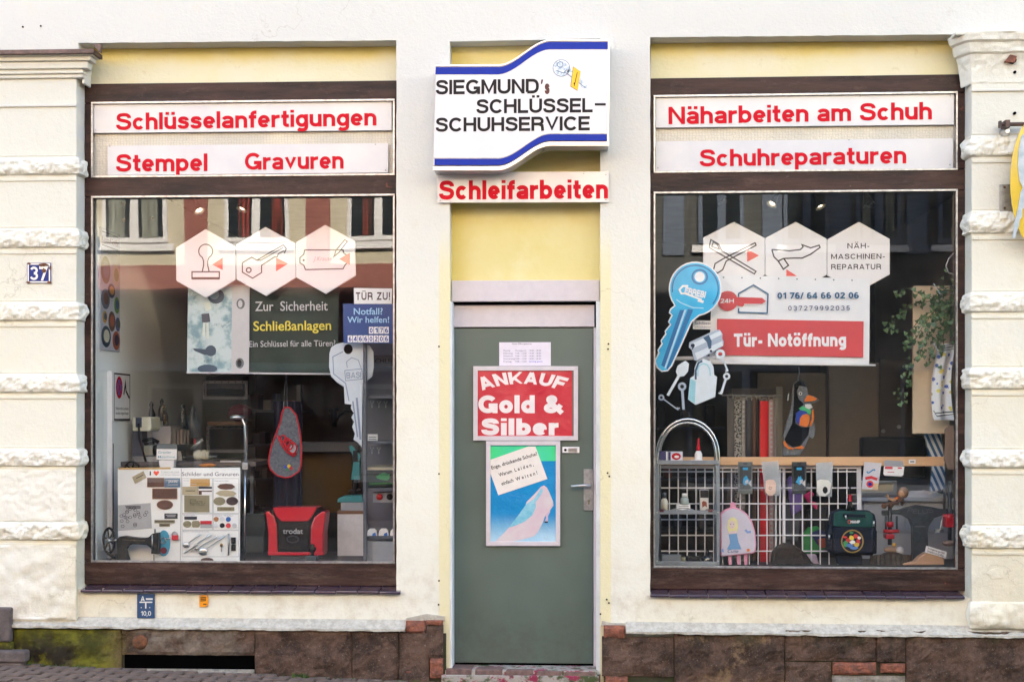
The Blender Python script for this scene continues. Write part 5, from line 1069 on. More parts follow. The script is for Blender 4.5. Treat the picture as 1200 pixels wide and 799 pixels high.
# ---- desk lamp
YLp = .34; lp = item('desk_lamp', 'silver gooseneck desk lamp with a flat round head above the display board', 'lamp', 287, 658, YLp)
P = lambda a, b, y=YLp: (W(a, b, y)[0], y, W(a, b, y)[1])
x, _, z = P(278, 489); obj('lamp_head', M().lathe([(.03, -.012), (.046, -.004), (.046, .004), (.03, .014), (.002, .016)], (x, YLp, z), 20), M_SILVER, lp, smooth=True)
obj('stem', M().tube([P(280, 488), P(284, 491), P(286.5, 498), P(287.5, 515), P(288.5, 542)], .007, 8).tube([P(287.5, 550), P(286.5, 657)], .006, 8), M_CHROME, lp, smooth=True); x, _, z = P(288, 546); obj('joint', M().box(x - .019, x + .019, YLp - .02, YLp + .02, z - .022, z + .022), M_STEEL, lp, bevel=.004)
# ---- wall mounted panels on the white side wall
def wallmap(xw, eps=.0):
    return lambda x, y, z: (xw + eps + y, x, z)
def wy(px): return depth_at(px, XLW + .012)
def wz_(py, px): yy = wy(px); return WZ(py, yy, px)
pa, pb = wy(117.5), wy(140.5)
sp = thing('engraving_sample_board', 'tall narrow board of round engraved samples on the white side wall', 'sample board', (XLW, pa, wz_(415, 128)))
zt0, zb0 = wz_(266, 118), wz_(409, 118)
xf = lambda x, y, z: (XLW + .012 - y, x, z)          # local u -> depth, y -> towards the room
mm = M(xf).box(pa, pb, 0, .010, zb0, zt0); obj('board', mm, mat('sample_board_grey', (.50, .51, .58), .4), sp)
def sd_(u, v): return (pa + (pb - pa) * u, zb0 + (zt0 - zb0) * v)
def sdisc(cx, cz, rx, rz, off, m, nm='sample'):
    a, b = sd_(cx, cz); q = M(lambda x, y, z: (XLW + .0135 + off, x, z)); q.add([(a + rx * (pb - pa) * cos(k * pi / 9), 0, b + rz * (zt0 - zb0) * sin(k * pi / 9)) for k in range(18)], [tuple(range(18))]); return obj(nm, q, m, sp)
cols = [plain('smp_olive', 72, 80, 60, .4), plain('smp_cream', 196, 190, 170, .4), plain('smp_navy', 30, 44, 70, .4), plain('smp_slate', 96, 104, 120, .4), plain('smp_green', 88, 140, 60, .4), plain('smp_gold', 190, 140, 60, .4), plain('smp_brown', 96, 70, 60, .4), plain('smp_blue', 60, 84, 130, .4), plain('smp_teal', 40, 70, 84, .4), plain('smp_rust', 160, 84, 56, .4)]
for i, (u, v, ru, rv) in enumerate(((.26, .66, .24, .115), (.78, .64, .2, .095), (.55, .50, .19, .06), (.25, .42, .22, .085), (.83, .39, .14, .07), (.22, .27, .12, .05), (.57, .245, .18, .085), (.88, .23, .13, .06), (.28, .11, .24, .09), (.8, .09, .2, .08))):
    sdisc(u, v, ru, rv, 0, cols[i]); sdisc(u + .02, v + .005, ru * .62, rv * .6, .0006, cols[(i + 3) % 10])
for v, u0, u1, h in ((.965, .08, .9, .006), (.855, .08, .9, .006)): a, b = sd_(u0, v), sd_(u1, v); obj('rule', M(lambda x, y, z: (XLW + .0135, x, z)).add([(a[0], 0, a[1]), (b[0], 0, b[1]), (b[0], 0, b[1] + h), (a[0], 0, a[1] + h)], [(0, 1, 2, 3)]), M_INK, sp)
font_text('Kunststoff-Schilder', (0, 0, 1, 1), 0, plain('smp_ink', 120, 52, 62, .5), sp, off=.012, xf=lambda x, y, z: (XLW + .0136, x, z), raw=(sd_(.08, 0)[0], sd_(0, .89)[1], (pb - pa) * .84, .035))
font_text('Auf Wunsch graviert', (0, 0, 1, 1), 0, M_INK, sp, xf=lambda x, y, z: (XLW + .0136, x, z), raw=(sd_(.15, 0)[0], sd_(0, .805)[1], (pb - pa) * .7, .012))
na, nb_ = wy(133.5), wy(152.5); z1n, z0n = wz_(437, 134), wz_(492, 134)
ns = thing('no_stopping_notice', 'white notice with a round red and blue no stopping symbol on the side wall', 'notice', (XLW, na, z0n)); obj('panel', M(xf).box(na, nb_, 0, .008, z0n, z1n), M_WHITE, ns)
xo = lambda o: (lambda x, y, z: (XLW + .0122 + o, x, z)); un = lambda u, v: (na + (nb_ - na) * u, z0n + (z1n - z0n) * v); el = lambda u, v, ru, rv, n=20: [(un(u + ru * cos(k * 2 * pi / n), v + rv * sin(k * 2 * pi / n))) for k in range(n)]
def nflat(pts, o, m, nm='print'): obj(nm, M(xo(o)).add([(a, 0, b) for a, b in pts], [tuple(range(len(pts)))]), m, ns)
nflat(el(.32, .70, .2, .24), 0, M_RED, 'symbol'); nflat(el(.32, .70, .14, .17), .0005, plain('traffic_blue', 40, 70, 160, .4), 'symbol')
q = M(xo(.001)).ribbon([un(.22, .56), un(.42, .84)], .012, 0).ribbon([un(.22, .84), un(.42, .56)], .012, 0); obj('symbol', q, M_RED, ns)
q = M(xo(.0)).ribbon([un(.6, .55), un(.7, .8), un(.74, .62)], .018, 0).ribbon([un(.72, .64), un(.95, .48)], .018, 0); obj('crane_symbol', q, M_INK, ns)
q = M(xo(.0)).ribbon([un(.02, .01), un(.98, .01), un(.98, .99), un(.02, .99)], .010, 0, True); obj('border', q, M_INK, ns)
for v in (.22, .12): font_text('Widerrechtlich parkende' if v > .2 else 'werden abgeschleppt', (0, 0, 1, 1), 0, M_INK, ns, off=.01, xf=xo(.0), raw=(un(.1, 0)[0], un(0, v)[1], (nb_ - na) * .8, .018))
wb = thing('panel_upright', 'narrow white upright post at the front edge of the side wall panels', 'post', (XLW + .02, na - .05, WZ(660, .2))); ya = wy(128); obj('upright', M().box(XLW + .0, XLW + .03, ya, ya + .04, WZ(659, ya), WZ(434, ya)), M_WHITE, wb, bevel=.002); obj('slot', M().box(XLW + .031, XLW + .033, ya + .01, ya + .02, WZ(630, ya), WZ(520, ya)), M_BLACK, wb)
# ---- key shaped paper decorations
def star(px, py, r, y, n=5): x, z = W(px, py, y); return [(x + (r if k % 2 == 0 else r * .42) * sin(k * pi / n), z + (r if k % 2 == 0 else r * .42) * cos(k * pi / n)) for k in range(2 * n)]
M_WD = plain('thin_wood', 206, 176, 140, .7)
for i, (px, py) in enumerate(((144.8, 257.8), (179, 256))):
    s_ = star(px, py, .019 if i == 0 else .013, .5); tag(obj('wooden_star', M().prism(s_, .5, .504), M_WD), ('small wooden star hanging below the heart at the upper left of the left window', 'tiny wooden star right of the larger star in the left window')[i], 'star', 'hanging wooden decorations')
x, z = W(144, 238.5, .5); tag(obj('wooden_heart', M().prism([(x, z - .02), (x + .014, z - .006), (x + .018, z + .006), (x + .01, z + .014), (x, z + .007), (x - .01, z + .014), (x - .018, z + .006), (x - .014, z - .006)], .5, .504), M_WD), 'small wooden heart hanging at the upper left of the left window', 'heart', 'hanging wooden decorations')
# ---- display board with samples
YBd = .32
bd = item('engraving_display_board', 'white display board headed Schilder und Gravuren with engraved plates, medals and spoons', 'display board', 210, 658, YBd)
Q = lambda cx, cy: (110 + .15025 * cx, 540 + .15025 * cy)
obj('board', M().pprism([(137.8, 548.5), (281.5, 547.5), (280.8, 658.5), (138.5, 658.5)], YBd, YBd + .012), mat('board_white', (.84, .83, .84), .45, var=.04, scale=2), bd)
YQ = YBd - .0006; pl_ = [0]
def dq(pts, m, nm='sample_plate', t=.004): pl_[0] += 1; return obj(nm, M().pprism([Q(*p) for p in pts], YBd - t - .00002 * pl_[0], YBd - .0003), m, bd)
def dr_(a, b, c, d, m, nm='sample_plate', t=.004): return dq([(a, b), (c, b), (c, d), (a, d)], m, nm, t)
def de(cx, cy, rx, ry, m, nm='sample_plate', t=.004): return dq([(cx + rx * cos(k * pi / 10), cy + ry * sin(k * pi / 10)) for k in range(20)], m, nm, t)
c_br = plain('plate_brown', 98, 66, 58, .5, var=.2); c_co = plain('plate_copper', 150, 106, 84, .45); c_bl = plain('plate_blue', 84, 112, 140, .4); c_be = plain('plate_sand', 176, 162, 136, .5); c_ol = plain('plate_olive', 138, 128, 104, .45); c_go = plain('plate_gold', 196, 150, 88, .35); c_dk = plain('plate_dark', 34, 40, 54, .4); c_re = plain('plate_red', 196, 30, 50, .4); c_lg = plain('plate_lightgrey', 170, 170, 176, .5)
dq([(298, 125), (385, 78), (410, 130), (320, 178)], c_be); dr_(415, 130, 548, 203, c_co); dr_(420, 134, 544, 198, c_br, t=.0046); dr_(550, 133, 672, 205, c_bl); dr_(455, 213, 650, 297, c_co); dr_(460, 218, 645, 291, c_br, t=.0046)
de(553, 341, 64, 38, c_co); de(553, 341, 60, 34, c_br, t=.0046); dr_(550, 408, 652, 450, c_dk); dr_(472, 459, 630, 484, c_ol); dr_(510, 487, 592, 511, c_ol); dq([(188, 345), (442, 326), (452, 524), (190, 545)], plain('diagram_paper', 176, 176, 182, .6), 'diagram_sheet', .002)
dr_(752, 140, 903, 196, c_go); dr_(690, 200, 815, 262, c_be); dr_(818, 200, 920, 216, c_dk); dr_(818, 216, 920, 230, M_WHITE); dr_(818, 230, 920, 262, c_br); dr_(842, 240, 922, 266, M_WHITE, t=.005); dr_(705, 268, 900, 398, c_ol)
dq([(960, 200), (985, 180), (1030, 176), (1075, 180), (1102, 200), (1075, 218), (1030, 222), (985, 218)], c_br); dq([(948, 250), (980, 232), (1030, 228), (1085, 234), (1112, 252), (1085, 272), (1030, 276), (980, 270)], c_be); de(978, 313, 46, 32, c_ol); de(1078, 312, 46, 33, plain('plate_umber', 62, 48, 52, .4)); dr_(962, 358, 1094, 388, c_ol)
dr_(705, 432, 803, 455, c_dk); de(728, 492, 33, 26, c_ol); dq([(765, 472), (775, 466), (815, 466), (826, 476), (826, 508), (815, 517), (775, 517), (765, 508)], c_ol); dr_(830, 466, 918, 492, c_re); dr_(830, 494, 918, 520, c_lg)
for cx, cy, c in ((953, 453, (176, 120, 84)), (1048, 454, (44, 100, 170)), (1000, 502, (20, 24, 40)), (1048, 503, (216, 60, 74)), (1096, 503, (196, 196, 204)), (950, 503, (214, 214, 222)), (1000, 452, (214, 214, 222))): de(cx, cy, 19, 19, plain('disc%d_%d' % (cx, cy), *c, .35), 'sample_disc', .005)
# group frames
mm = M()
for a, b, c, d in ((688, 136, 925, 408), (932, 136, 1130, 408), (688, 412, 925, 536), (932, 412, 1130, 536), (688, 542, 1130, 745)): mm.pribbon([Q(a, b), Q(c, b), Q(c, d), Q(a, d)], .35, YQ, True)
mm.pribbon([Q(682, 60), Q(674, 780)], .6, YQ - .0001); obj('frame_lines', mm, c_lg, bd)
font_text('Schilder und Gravuren', (*Q(686, 86), *Q(1128, 116)), YQ, plain('board_ink', 74, 66, 92, .5), bd, off=.003); lettering('I', (*Q(435, 80), *Q(445, 112)), YQ, M_INK, bd, w=.3)
hx, hy = Q(487, 95); obj('heart_print', M().pflat([(hx, hy + 3.2), (hx + 3, hy), (hx + 3.4, hy - 1.6), (hx + 2, hy - 3), (hx, hy - 1.6), (hx - 2, hy - 3), (hx - 3.4, hy - 1.6), (hx - 3, hy)], YQ), plain('heart_red', 240, 70, 40, .4), bd)
font_text('TÜRSCHILDER', (*Q(520, 80), *Q(668, 94)), YQ, c_lg, bd, off=.008); font_text('mit Ihrem Namen', (*Q(525, 102), *Q(668, 114)), YQ, c_lg, bd)
for s_, a, b, c in (('Schilder', 700, 156, 745), ('Messing-Schilder', 940, 158, 1055), ('Anhänger', 697, 426, 790), ('Stempel, Medaillen', 940, 428, 1085), ('Besteck und Schmuck-Gravuren', 695, 553, 900)): font_text(s_, (*Q(a, b - 8), *Q(c, b)), YQ, M_PI, bd)
font_text('JAHN', (*Q(580, 152), *Q(650, 168)), YBd - .006, M_WHITE, bd, off=.01); font_text('Firma\nE. Langrebe\nBaumann R. F\n1927 Handel', (*Q(750, 296), *Q(870, 305)), YBd - .006, M_INK, bd)
mm = M()
for i in range(22):
    cx, cy = R.uniform(205, 430), R.uniform(360, 520); mm.pribbon([Q(cx + 13 * cos(a), cy + 11 * sin(a)) for a in (0, 1, 2, 3.1, 4.2, 5.2)], .3, YBd - .0026 - i * .00002, True)
for k in range(3): mm.pribbon([Q(245 + 3 * k, 352 + k * 9), Q(365, 350 + k * 9)], .5, YBd - .0026)
obj('diagram_lines', mm, M_INK, bd, kind='stuff')
for k, (a, b, c, d) in enumerate(((750, 180, 800, 180), (715, 232, 790, 232), (560, 420, 640, 420), (570, 432, 635, 432), (480, 470, 620, 470), (520, 498, 585, 498), (985, 372, 1070, 372), (330, 135, 385, 108), (560, 150, 660, 150), (575, 185, 655, 185))): obj('engraving', M().pribbon([Q(a, b), Q(c, d)], .5, YBd - .0056), M_BW if k in (0, 2, 3, 8, 9) else M_INK, bd)
def spoon(ax, ay, bx, by, r, kind):
    mm = M(); p, q = P(*Q(ax, ay), YBd - .012), P(*Q(bx, by), YBd - .012); v = Vector(q) - Vector(p); p2 = Vector(p) + v * .3
    mm.tube([p2, Vector(p) + v * .6, q], [.0028, .0035, .006], 6); w_ = obj('cutlery', mm, M_SILVER, bd, smooth=True)
    if kind == 'spoon': obj('bowl', M().ball(Vector(p) + v * .14, r, 12, (1, .3, 1.0)), M_CHROME, w_, smooth=True) if False else mm
    return w_
for (ax, ay, bx, by, r, kd) in ((700, 668, 832, 566, .0, 's'), (698, 722, 912, 566, 0, 'k'), (768, 706, 955, 588, 0, 'f'), (825, 722, 1018, 582, 0, 's')):
    p, q = Vector(P(*Q(ax, ay), YBd - .014)), Vector(P(*Q(bx, by), YBd - .014)); v = q - p; mm = M()
    mm.tube([p + v * .28, p + v * .6, q], [.0026, .0036, .0065], 8)
    if kd == 's':
        b0 = len(mm.v); c = p + v * .13; r = v.length * .15
        mm.ball((c.x, c.y, c.z), r, 14, (1.0, .35, .85))
    elif kd == 'k': mm.tube([p, p + v * .12, p + v * .45, p + v * .5], [.001, .006, .007, .004], 8)
    else:
        mm.tube([p + v * .3, p + v * .22, p + v * .14], [.003, .008, .008], 8)
        n_ = Vector((-v.z, 0, v.x)).normalized()
        for o in (-.006, 0, .006): mm.tube([p + v * .16 + n_ * o, p + v * .0 + n_ * o], .0016, 5)
    obj('cutlery', mm, M_SILVER, bd, smooth=True)
mm = M(); x, y_, z = P(*Q(995, 655), YBd - .012); mm.ball((x, y_, z), .010, 10, (1, .5, 1.2)).tube([(x, y_, z - .01), (x, y_, z - .04)], .003, 6); obj('pendant', mm, mat('old_brass', (.30, .20, .10), .4, metal=.8), bd, smooth=True)
obj('pen', M().tube([P(*Q(1050, 565), YBd - .01), P(*Q(1050, 735), YBd - .01)], .005, 8), M_STEEL, bd, smooth=True); dr_(1070, 596, 1104, 644, M_CK, 'lighter', .01); dr_(1070, 650, 1104, 700, M_CK, 'lighter', .01)
de(545, 640, 50, 102, plain('oval_turquoise', 70, 158, 190, .3), 'oval_plate', .006); mm = M(); q0 = Q(543, 618); mm.tube([P(q0[0] + 3.1 * cos(a * .628), q0[1] + 3.4 * sin(a * .628), YBd - .012) for a in range(10)], .003, 6, closed=True).tube([P(*Q(560, 612), YBd - .012), P(*Q(600, 595), YBd - .012)], .003, 6); obj('key_ring', mm, M_CHROME, bd, smooth=True)
q0 = Q(545, 697); obj('medal', M().disc(q0[0], q0[1], 4, YBd - .0085), plain('wine_red', 120, 30, 50, .3), bd)
obj('padlock_body', M().pprism([Q(605, 578), Q(655, 578), Q(655, 617), Q(605, 617)], YBd - .02, YBd - .006), c_re, bd, bevel=.003); q0 = Q(630, 572); mm = M().tube([P(q0[0] + 3 * cos(a), q0[1] - 3.4 * sin(a), YBd - .014) for a in (-.3, .3, .9, 1.57, 2.2, 2.8, 3.4)], .0035, 6); obj('padlock_shackle', mm, M_SILVER, bd, smooth=True)
obj('top_tape', M().pribbon([(139, 549), (200, 548.5)], 1.6, YBd - .001), plain('torn_paper_edge', 196, 160, 110, .7), bd); de(882, 772, 50, 18, c_br, 'round_plate', .006)
# ---- sewing machine
YM_ = .245; M_IRON = mat('black_japanned_iron', (.006, .006, .007), .5, spec=.25, var=.5, scale=30, c2=(.04, .026, .018), thr=(.3, .5), bump=.002, bscale=40)
sm_ = item('sewing_machine', 'antique black cast iron sewing machine head in front of the display board', 'sewing machine', 152, 658, YM_)
arm = [(178, 775), (180, 690), (176, 640), (180, 605), (198, 590), (235, 586), (290, 594), (350, 600), (405, 600), (430, 590), (452, 568), (472, 562), (500, 560), (500, 728), (445, 722), (448, 690), (436, 672), (410, 655), (360, 650), (300, 648), (262, 660), (246, 690), (250, 730), (266, 775)]
obj('arm', M().pprism([Q(*p) for p in arm], YM_ - .025, YM_ + .03), M_IRON, sm_, bevel=.010, seg=3)
wx, wz0 = Q(118, 620); wh = M(); RX, RZ = 6.6, 14.6
wh.tube([P(wx + RX * cos(a * pi / 14), wz0 + RZ * sin(a * pi / 14), YM_) for a in range(28)], .0075, 8, closed=True)
for a in range(6): wh.tube([P(wx, wz0, YM_), P(wx + RX * cos(a * pi / 3 + .3), wz0 + RZ * sin(a * pi / 3 + .3), YM_)], .005, 6)
obj('hand_wheel', wh, M_IRON, sm_, smooth=True); x, y_, z = P(wx, wz0, YM_); obj('hub', M().lathe([(.016, -.012), (.016, .012)], (x, YM_, z), 12, 'X').tube([P(*Q(55, 692), YM_), P(*Q(120, 690), YM_)], .005, 8).tube([P(*Q(150, 620), YM_), P(*Q(190, 615), YM_)], .010, 8), M_STEEL, sm_, smooth=True)
obj('needle_bar', M().tube([P(*Q(477, 530), YM_ - .02), P(*Q(477, 560), YM_ - .02)], .006, 8).tube([P(*Q(468, 728), YM_), P(*Q(468, 775), YM_)], .004, 8).tube([P(*Q(455, 575), YM_ - .03), P(*Q(455, 700), YM_ - .03)], .004, 8), M_STEEL, sm_, smooth=True)
obj('winder', M().tube([P(*Q(110, 720), YM_), P(*Q(150, 745), YM_), P(*Q(165, 775), YM_)], .010, 8).tube([P(*Q(130, 770), YM_), P(*Q(180, 730), YM_)], .007, 8), M_IRON, sm_, smooth=True); obj('gold_print', M().pribbon([Q(220, 612), Q(300, 618), Q(400, 620)], .5, YM_ - .0262), mat('worn_gold', (.16, .10, .035), .5, c2=(.02, .02, .02), scale=50), sm_)
# ---- tools and machines in the depth
QB = lambda cx, cy: (110 + .15025 * cx, 430 + .15025 * cy)
t = item('handwritten_card', 'small white card reading Gravier Maschine standing on a white block', 'card', 195, 547, .5); obj('card', M().pprism([QB(490, 638), QB(648, 640), QB(645, 722), QB(488, 720)], .5, .503), M_WHITE, t); obj('clear_top', M().pprism([QB(492, 600), QB(648, 600), QB(648, 638), QB(490, 638)], .502, .505), plain('smoke_plastic', 110, 116, 118, .2), t); M_TI = plain('teal_ink', 80, 150, 170, .5)
font_text('Gravier', (*QB(500, 654), *QB(605, 673)), .4994, M_TI, t, off=.006); font_text('Maschine', (*QB(500, 690), *QB(635, 708)), .4994, M_TI, t, off=.006); obj('block', M().pprism([QB(505, 726), QB(626, 726), QB(620, 785), QB(515, 785)], .49, .54), M_WHITE, t)
YK = .85; t = item('key_cutting_machine', 'cream key cutting machine with a grey power socket beside the white wall', 'machine', 172, 545, YK); M_CRM = plain('machine_cream', 206, 202, 184, .5)
obj('motor_box', M().pprism([QB(300, 392), QB(445, 388), QB(450, 470), QB(438, 500), (QB(300, 497))], YK - .1, YK + .1), M_CRM, t, bevel=.008); obj('socket', M().pprism([QB(325, 393), QB(372, 393), QB(372, 470), QB(325, 470)], YK - .104, YK - .099), plain('socket_slate', 54, 66, 86, .5), t)
obj('column', M().pprism([QB(300, 500), QB(378, 500), QB(378, 700), QB(300, 700)], YK - .05, YK + .05), plain('column_slate', 70, 76, 92, .5), t); obj('cable', M().tube([P(*QB(350, 440), YK - .12), P(*QB(355, 560), YK - .12), P(*QB(380, 650), YK - .12), P(*QB(405, 740), YK - .1)], .007, 6), M_INK, t, smooth=True)
obj('cutter', M().tube([P(*QB(380, 575), YK - .1), P(*QB(450, 560), YK - .1), P(*QB(505, 585), YK - .1)], .012, 8).tube([P(*QB(395, 600), YK - .1), P(*QB(470, 590), YK - .1)], .01, 8).tube([P(*QB(470, 650), YK - .09), P(*QB(505, 650), YK - .09)], .035, 12), M_CK, t, smooth=True); obj('base', M().pprism([QB(300, 695), QB(500, 695), QB(500, 770), QB(300, 770)], YK - .1, YK + .1), M_STEEL, t, bevel=.006); obj('bracket_arm', M().pprism([QB(385, 600), QB(430, 600), QB(480, 680), QB(385, 690)], YK - .02, YK + .05), M_CRM, t)
t = item('pattern_wheel', 'black spoked hand wheel peeping over the display board', 'wheel', 154.5, 556, .5); mm = M(); mm.tube([P(154.5 + 8 * cos(a * pi / 10), 549.5 + 8.5 * sin(a * pi / 10), .5) for a in range(20)], .007, 6, closed=True)
for a in range(5): mm.tube([P(154.5, 549.5, .5), P(154.5 + 8 * cos(a * 1.2566), 549.5 + 8 * sin(a * 1.2566), .5)], .005, 6)
obj('rim', mm, M_CK, t, smooth=True)
t = item('work_table', 'dark work table with tools behind the display board', 'table', 220, 600, 1.0); obj('tabletop', M().pprism([(140, 541), (300, 541), (300, 546), (140, 546)], .7, 1.4), plain('table_grey', 92, 84, 84, .6), t)
for a in (150, 295): obj('leg', M().pbox(a - 2, 546, a + 2, 660, .9, .93), M_SHF, t)
t = item('storage_box', 'pale pink open storage box on the work table', 'box', 189, 520, 1.15); obj('carton', M().pprism([QB(450, 462), QB(598, 462), QB(598, 596), QB(450, 600)], 1.1, 1.4), plain('carton_pale', 196, 184, 186, .6), t)
t = item('file_box', 'row of grey document boxes on the work table', 'boxes', 212, 522, 1.15)
for i in range(5): obj('box', M().pprism([QB(615 + i * 26, 482 + i * 3), QB(638 + i * 26, 484 + i * 3), QB(638 + i * 26, 600), QB(615 + i * 26, 600)], 1.12 + .03 * i, 1.35), plain('filebox%d' % (i % 3), 120 + 14 * (i % 3), 112 + 10 * (i % 3), 108 + 8 * (i % 3), .6), t)
t = item('lathe_head', 'white and steel engraving machine head on the work table', 'machine', 239, 541, .95); mm = M()
for i in range(5): a, b = QB(800 + i * 22, 688); x, z = W(a, b, .95); mm.lathe([(.036 if i % 2 else .028, -.012), (.036 if i % 2 else .028, .012)], (x, .95, z), 14, 'X')
obj('drum', mm, M_CRM, t, smooth=False); obj('rail', M().tube([P(*QB(700, 700), .95), P(*QB(960, 700), .95)], .010, 8).tube([P(*QB(760, 640), .95), P(*QB(850, 565), .95)], .012, 8), M_STEEL, t, smooth=True); obj('handle', M().tube([P(*QB(785, 600), .95), P(*QB(788, 560), .95)], .006, 6), M_RED, t)
obj('base', M().pprism([QB(655, 655), QB(680, 655), QB(690, 740), QB(930, 725), QB(930, 760), QB(650, 760)], .95, 1.05), M_STEEL, t)
for i, (cx, cy, w_, h_, c) in enumerate(((448, 360, 36, 100, (52, 50, 52)), (560, 380, 22, 90, (66, 56, 48)), (700, 380, 22, 100, (74, 74, 76)), (530, 330, 30, 90, (60, 52, 48)), (770, 420, 50, 130, (60, 66, 72)))):
    t = item('shelf_figure', ('dark bust shaped trophy above the pale box', 'small golden trophy figure above the pale box', 'chrome chain trophy figure above the file boxes', 'brown bottle behind the trophies', 'grey cloth bundle behind the trophies')[i], 'trophy' if i < 3 else ('bottle' if i == 3 else 'bundle'), QB(cx, cy)[0], QB(cx, cy + h_)[1], 1.3)
    x, z = W(*QB(cx, cy + h_), 1.3); s_ = w_ * .15 * .0058; H_ = h_ * 2 * .15 * .0058
    obj('body', M().lathe([(s_ * .8, 0), (s_, H_ * .2), (s_ * .9, H_ * .5), (s_ * .35, H_ * .72), (s_ * .5, H_ * .86), (s_ * .05, H_)], (x, 1.3, z), 12), plain('figure%d' % i, *c, .4, coat=.3), t, smooth=True)
    if i in (1, 2):
        mm = M()
        for k in range(6): mm.ball((x + R.uniform(-.008, .008), 1.27, z + H_ * (.25 + k * .13)), .009, 8)
        obj('glitter', mm, M_CHROME if i == 2 else mat('old_gold', (.6, .4, .15), .25, metal=1), t, smooth=True, kind='stuff')
# slotted racks
def rack(label, a, b, c, d, y, m=None):
    t = item('slotted_rack', label, 'rack', (a + c) / 2, d, y); m = m or M_SHI
    obj('rail', M().pbox(a, b, c, b + 3.4, y - .02, y), m, t); obj('rail', M().pbox(a, d - 3.4, c, d, y - .02, y), m, t)
    for xx in (a, c - 3.2): obj('upright', M().pbox(xx, b + 3.4, xx + 3.2, d - 3.4, y - .02, y), m, t)
    mm = M()
    for k in range(6): mm.disc(a + 6 + k * (c - a - 12) / 5, b + 1.7, .7, y - .0206)
    for k in range(5): mm.disc(a + 1.6, b + 6 + k * (d - b - 12) / 4, .7, y - .0206)
    obj('slots', mm, M_BLACK, t, kind='stuff'); obj('rack_back', M().pbox(a + 3, b + 3, c - 3, d - 3, y + .25, y + .27), M_DARK, t); return t
M_RK = plain('rack_grey', 118, 116, 120, .6)
rack('grey slotted rack with a dark box, lower of the two behind the desk lamp', 242, 499, 290, 530, 1.5, M_RK); rack('grey slotted rack, upper of the two behind the desk lamp', 238, 446, 290, 468, 1.7, M_RK)
t = item('black_crate', 'black crate on the upper slotted rack', 'crate', 263, 460, 1.72); obj('crate', M().pbox(241, 440, 285, 462, 1.72, 1.9), M_CK, t, bevel=.006)
t = item('red_cap', 'dark red cap hanging behind the desk lamp', 'cap', 282, 492, 1.45); x, z = W(281, 484, 1.45); obj('cap', M().ball((x, 1.45, z), .085, 14, (1, .8, .75)), plain('cap_wine', 92, 22, 40, .8), t, smooth=True)
t = item('wooden_tray', 'light wooden tray edge under the desk lamp head', 'tray', 260, 497, 1.4); obj('tray', M().pbox(243, 494, 290, 498, 1.38, 1.5), plain('tray_wood', 120, 90, 70, .7), t)
t = item('grey_cabinet', 'grey machine cabinet low behind the display board', 'cabinet', 300, 660, .9); obj('carcass', M().pbox(284, 602, 310, 659, .85, 1.2), plain('cabinet_grey', 76, 78, 74, .6), t, bevel=.006); obj('door', M().pbox(288, 628, 308, 657, .842, .85), plain('cabinet_grey2', 112, 112, 108, .6), t, bevel=.003)
t = item('tool_board', 'dark ochre panel deep in the shop behind the teal press', 'panel', 382, 594, 1.8); obj('panel', M().pbox(350, 531, 412, 600, 1.8, 1.83), plain('ochre_panel', 118, 88, 30, .7), t)
t = item('counter_edge', 'pale counter top deep in the left half of the shop', 'counter', 384, 530, 1.7); obj('top', M().pbox(346, 518, 420, 529, 1.65, 1.9), plain('counter_pale', 120, 126, 140, .5), t)
t = item('door_post', 'pale metal door post deep in the shop', 'post', 350, 660, 1.75); obj('post', M().pbox(347.5, 450, 352, 660, 1.75, 1.8), plain('post_pale', 108, 104, 104, .5), t)
t = item('hanging_drape', 'dark blue apron hanging behind the felt pouch', 'drape', 336, 600, 1.2); obj('cloth', M().grid(30, 6, lambda u, v: (WX(321, 1.2) + (WX(354, 1.2) - WX(321, 1.2)) * u, 1.2 + .02 * sin(u * 22), WZ(470 + 130 * v, 1.2))), plain('drape_navy', 44, 56, 86, .9), t, smooth=True)  # plain dark blue wavy sheet filling the bluish column here
t = item('tape_dispenser', 'black tape dispenser on the counter deep in the shop', 'dispenser', 395, 517, 1.75); obj('body', M().tube([P(408 + 16 * cos(a), 505 - 24 * sin(a), 1.7) for a in (.3, .8, 1.3, 1.8, 2.3, 2.8)], .008, 6).tube([P(391, 480, 1.7), P(392, 500, 1.7)], [.03, .02], 8).tube([P(386, 481, 1.7), P(397, 480, 1.7)], .015, 8), M_CK, t, smooth=True)
M_MISC = [plain('misc%d' % i, *c, .6) for i, c in enumerate(((70, 60, 60), (96, 90, 92), (40, 40, 46), (110, 60, 50), (60, 70, 90), (130, 120, 108)))]
for i in range(14):
    px = R.uniform(292, 345); py = R.choice((480, 520, 560, 600)); w_, h_ = R.uniform(4, 11), R.uniform(6, 20)
    px = 292 + (i // 4) * 13 + R.uniform(0, 4); py = (480, 520, 560, 600)[i % 4]
    tag(obj('storage_carton', M().pbox(px, py - h_, px + w_, py, 2.0, 2.15), M_MISC[(i + i // 4) % 6], bevel=.004), 'dim %s carton, %s on the %s dark shelf behind the pouch' % (('brown', 'mauve', 'black', 'rust red', 'blue grey', 'tan')[(i + i // 4) % 6], ('leftmost', 'second', 'third', 'rightmost')[i // 4], {480: 'highest', 520: 'second', 560: 'third', 600: 'lowest'}[py]), 'carton', 'cartons on the dark rear shelves')
t = item('rear_shelf', 'dark rear shelving deep behind the pouch', 'shelf', 318, 660, 2.1)
for py in (480, 520, 560, 600): obj('shelf_board', M().pbox(290, py, 350, py + 2.5, 1.98, 2.3), M_SHF, t)
t = item('engraved_box_label', 'long white label strip on the work table', 'label', 270, 543, .8); obj('label', M().pbox(258, 539.6, 282, 541.4, .69, .71), M_BW, t)
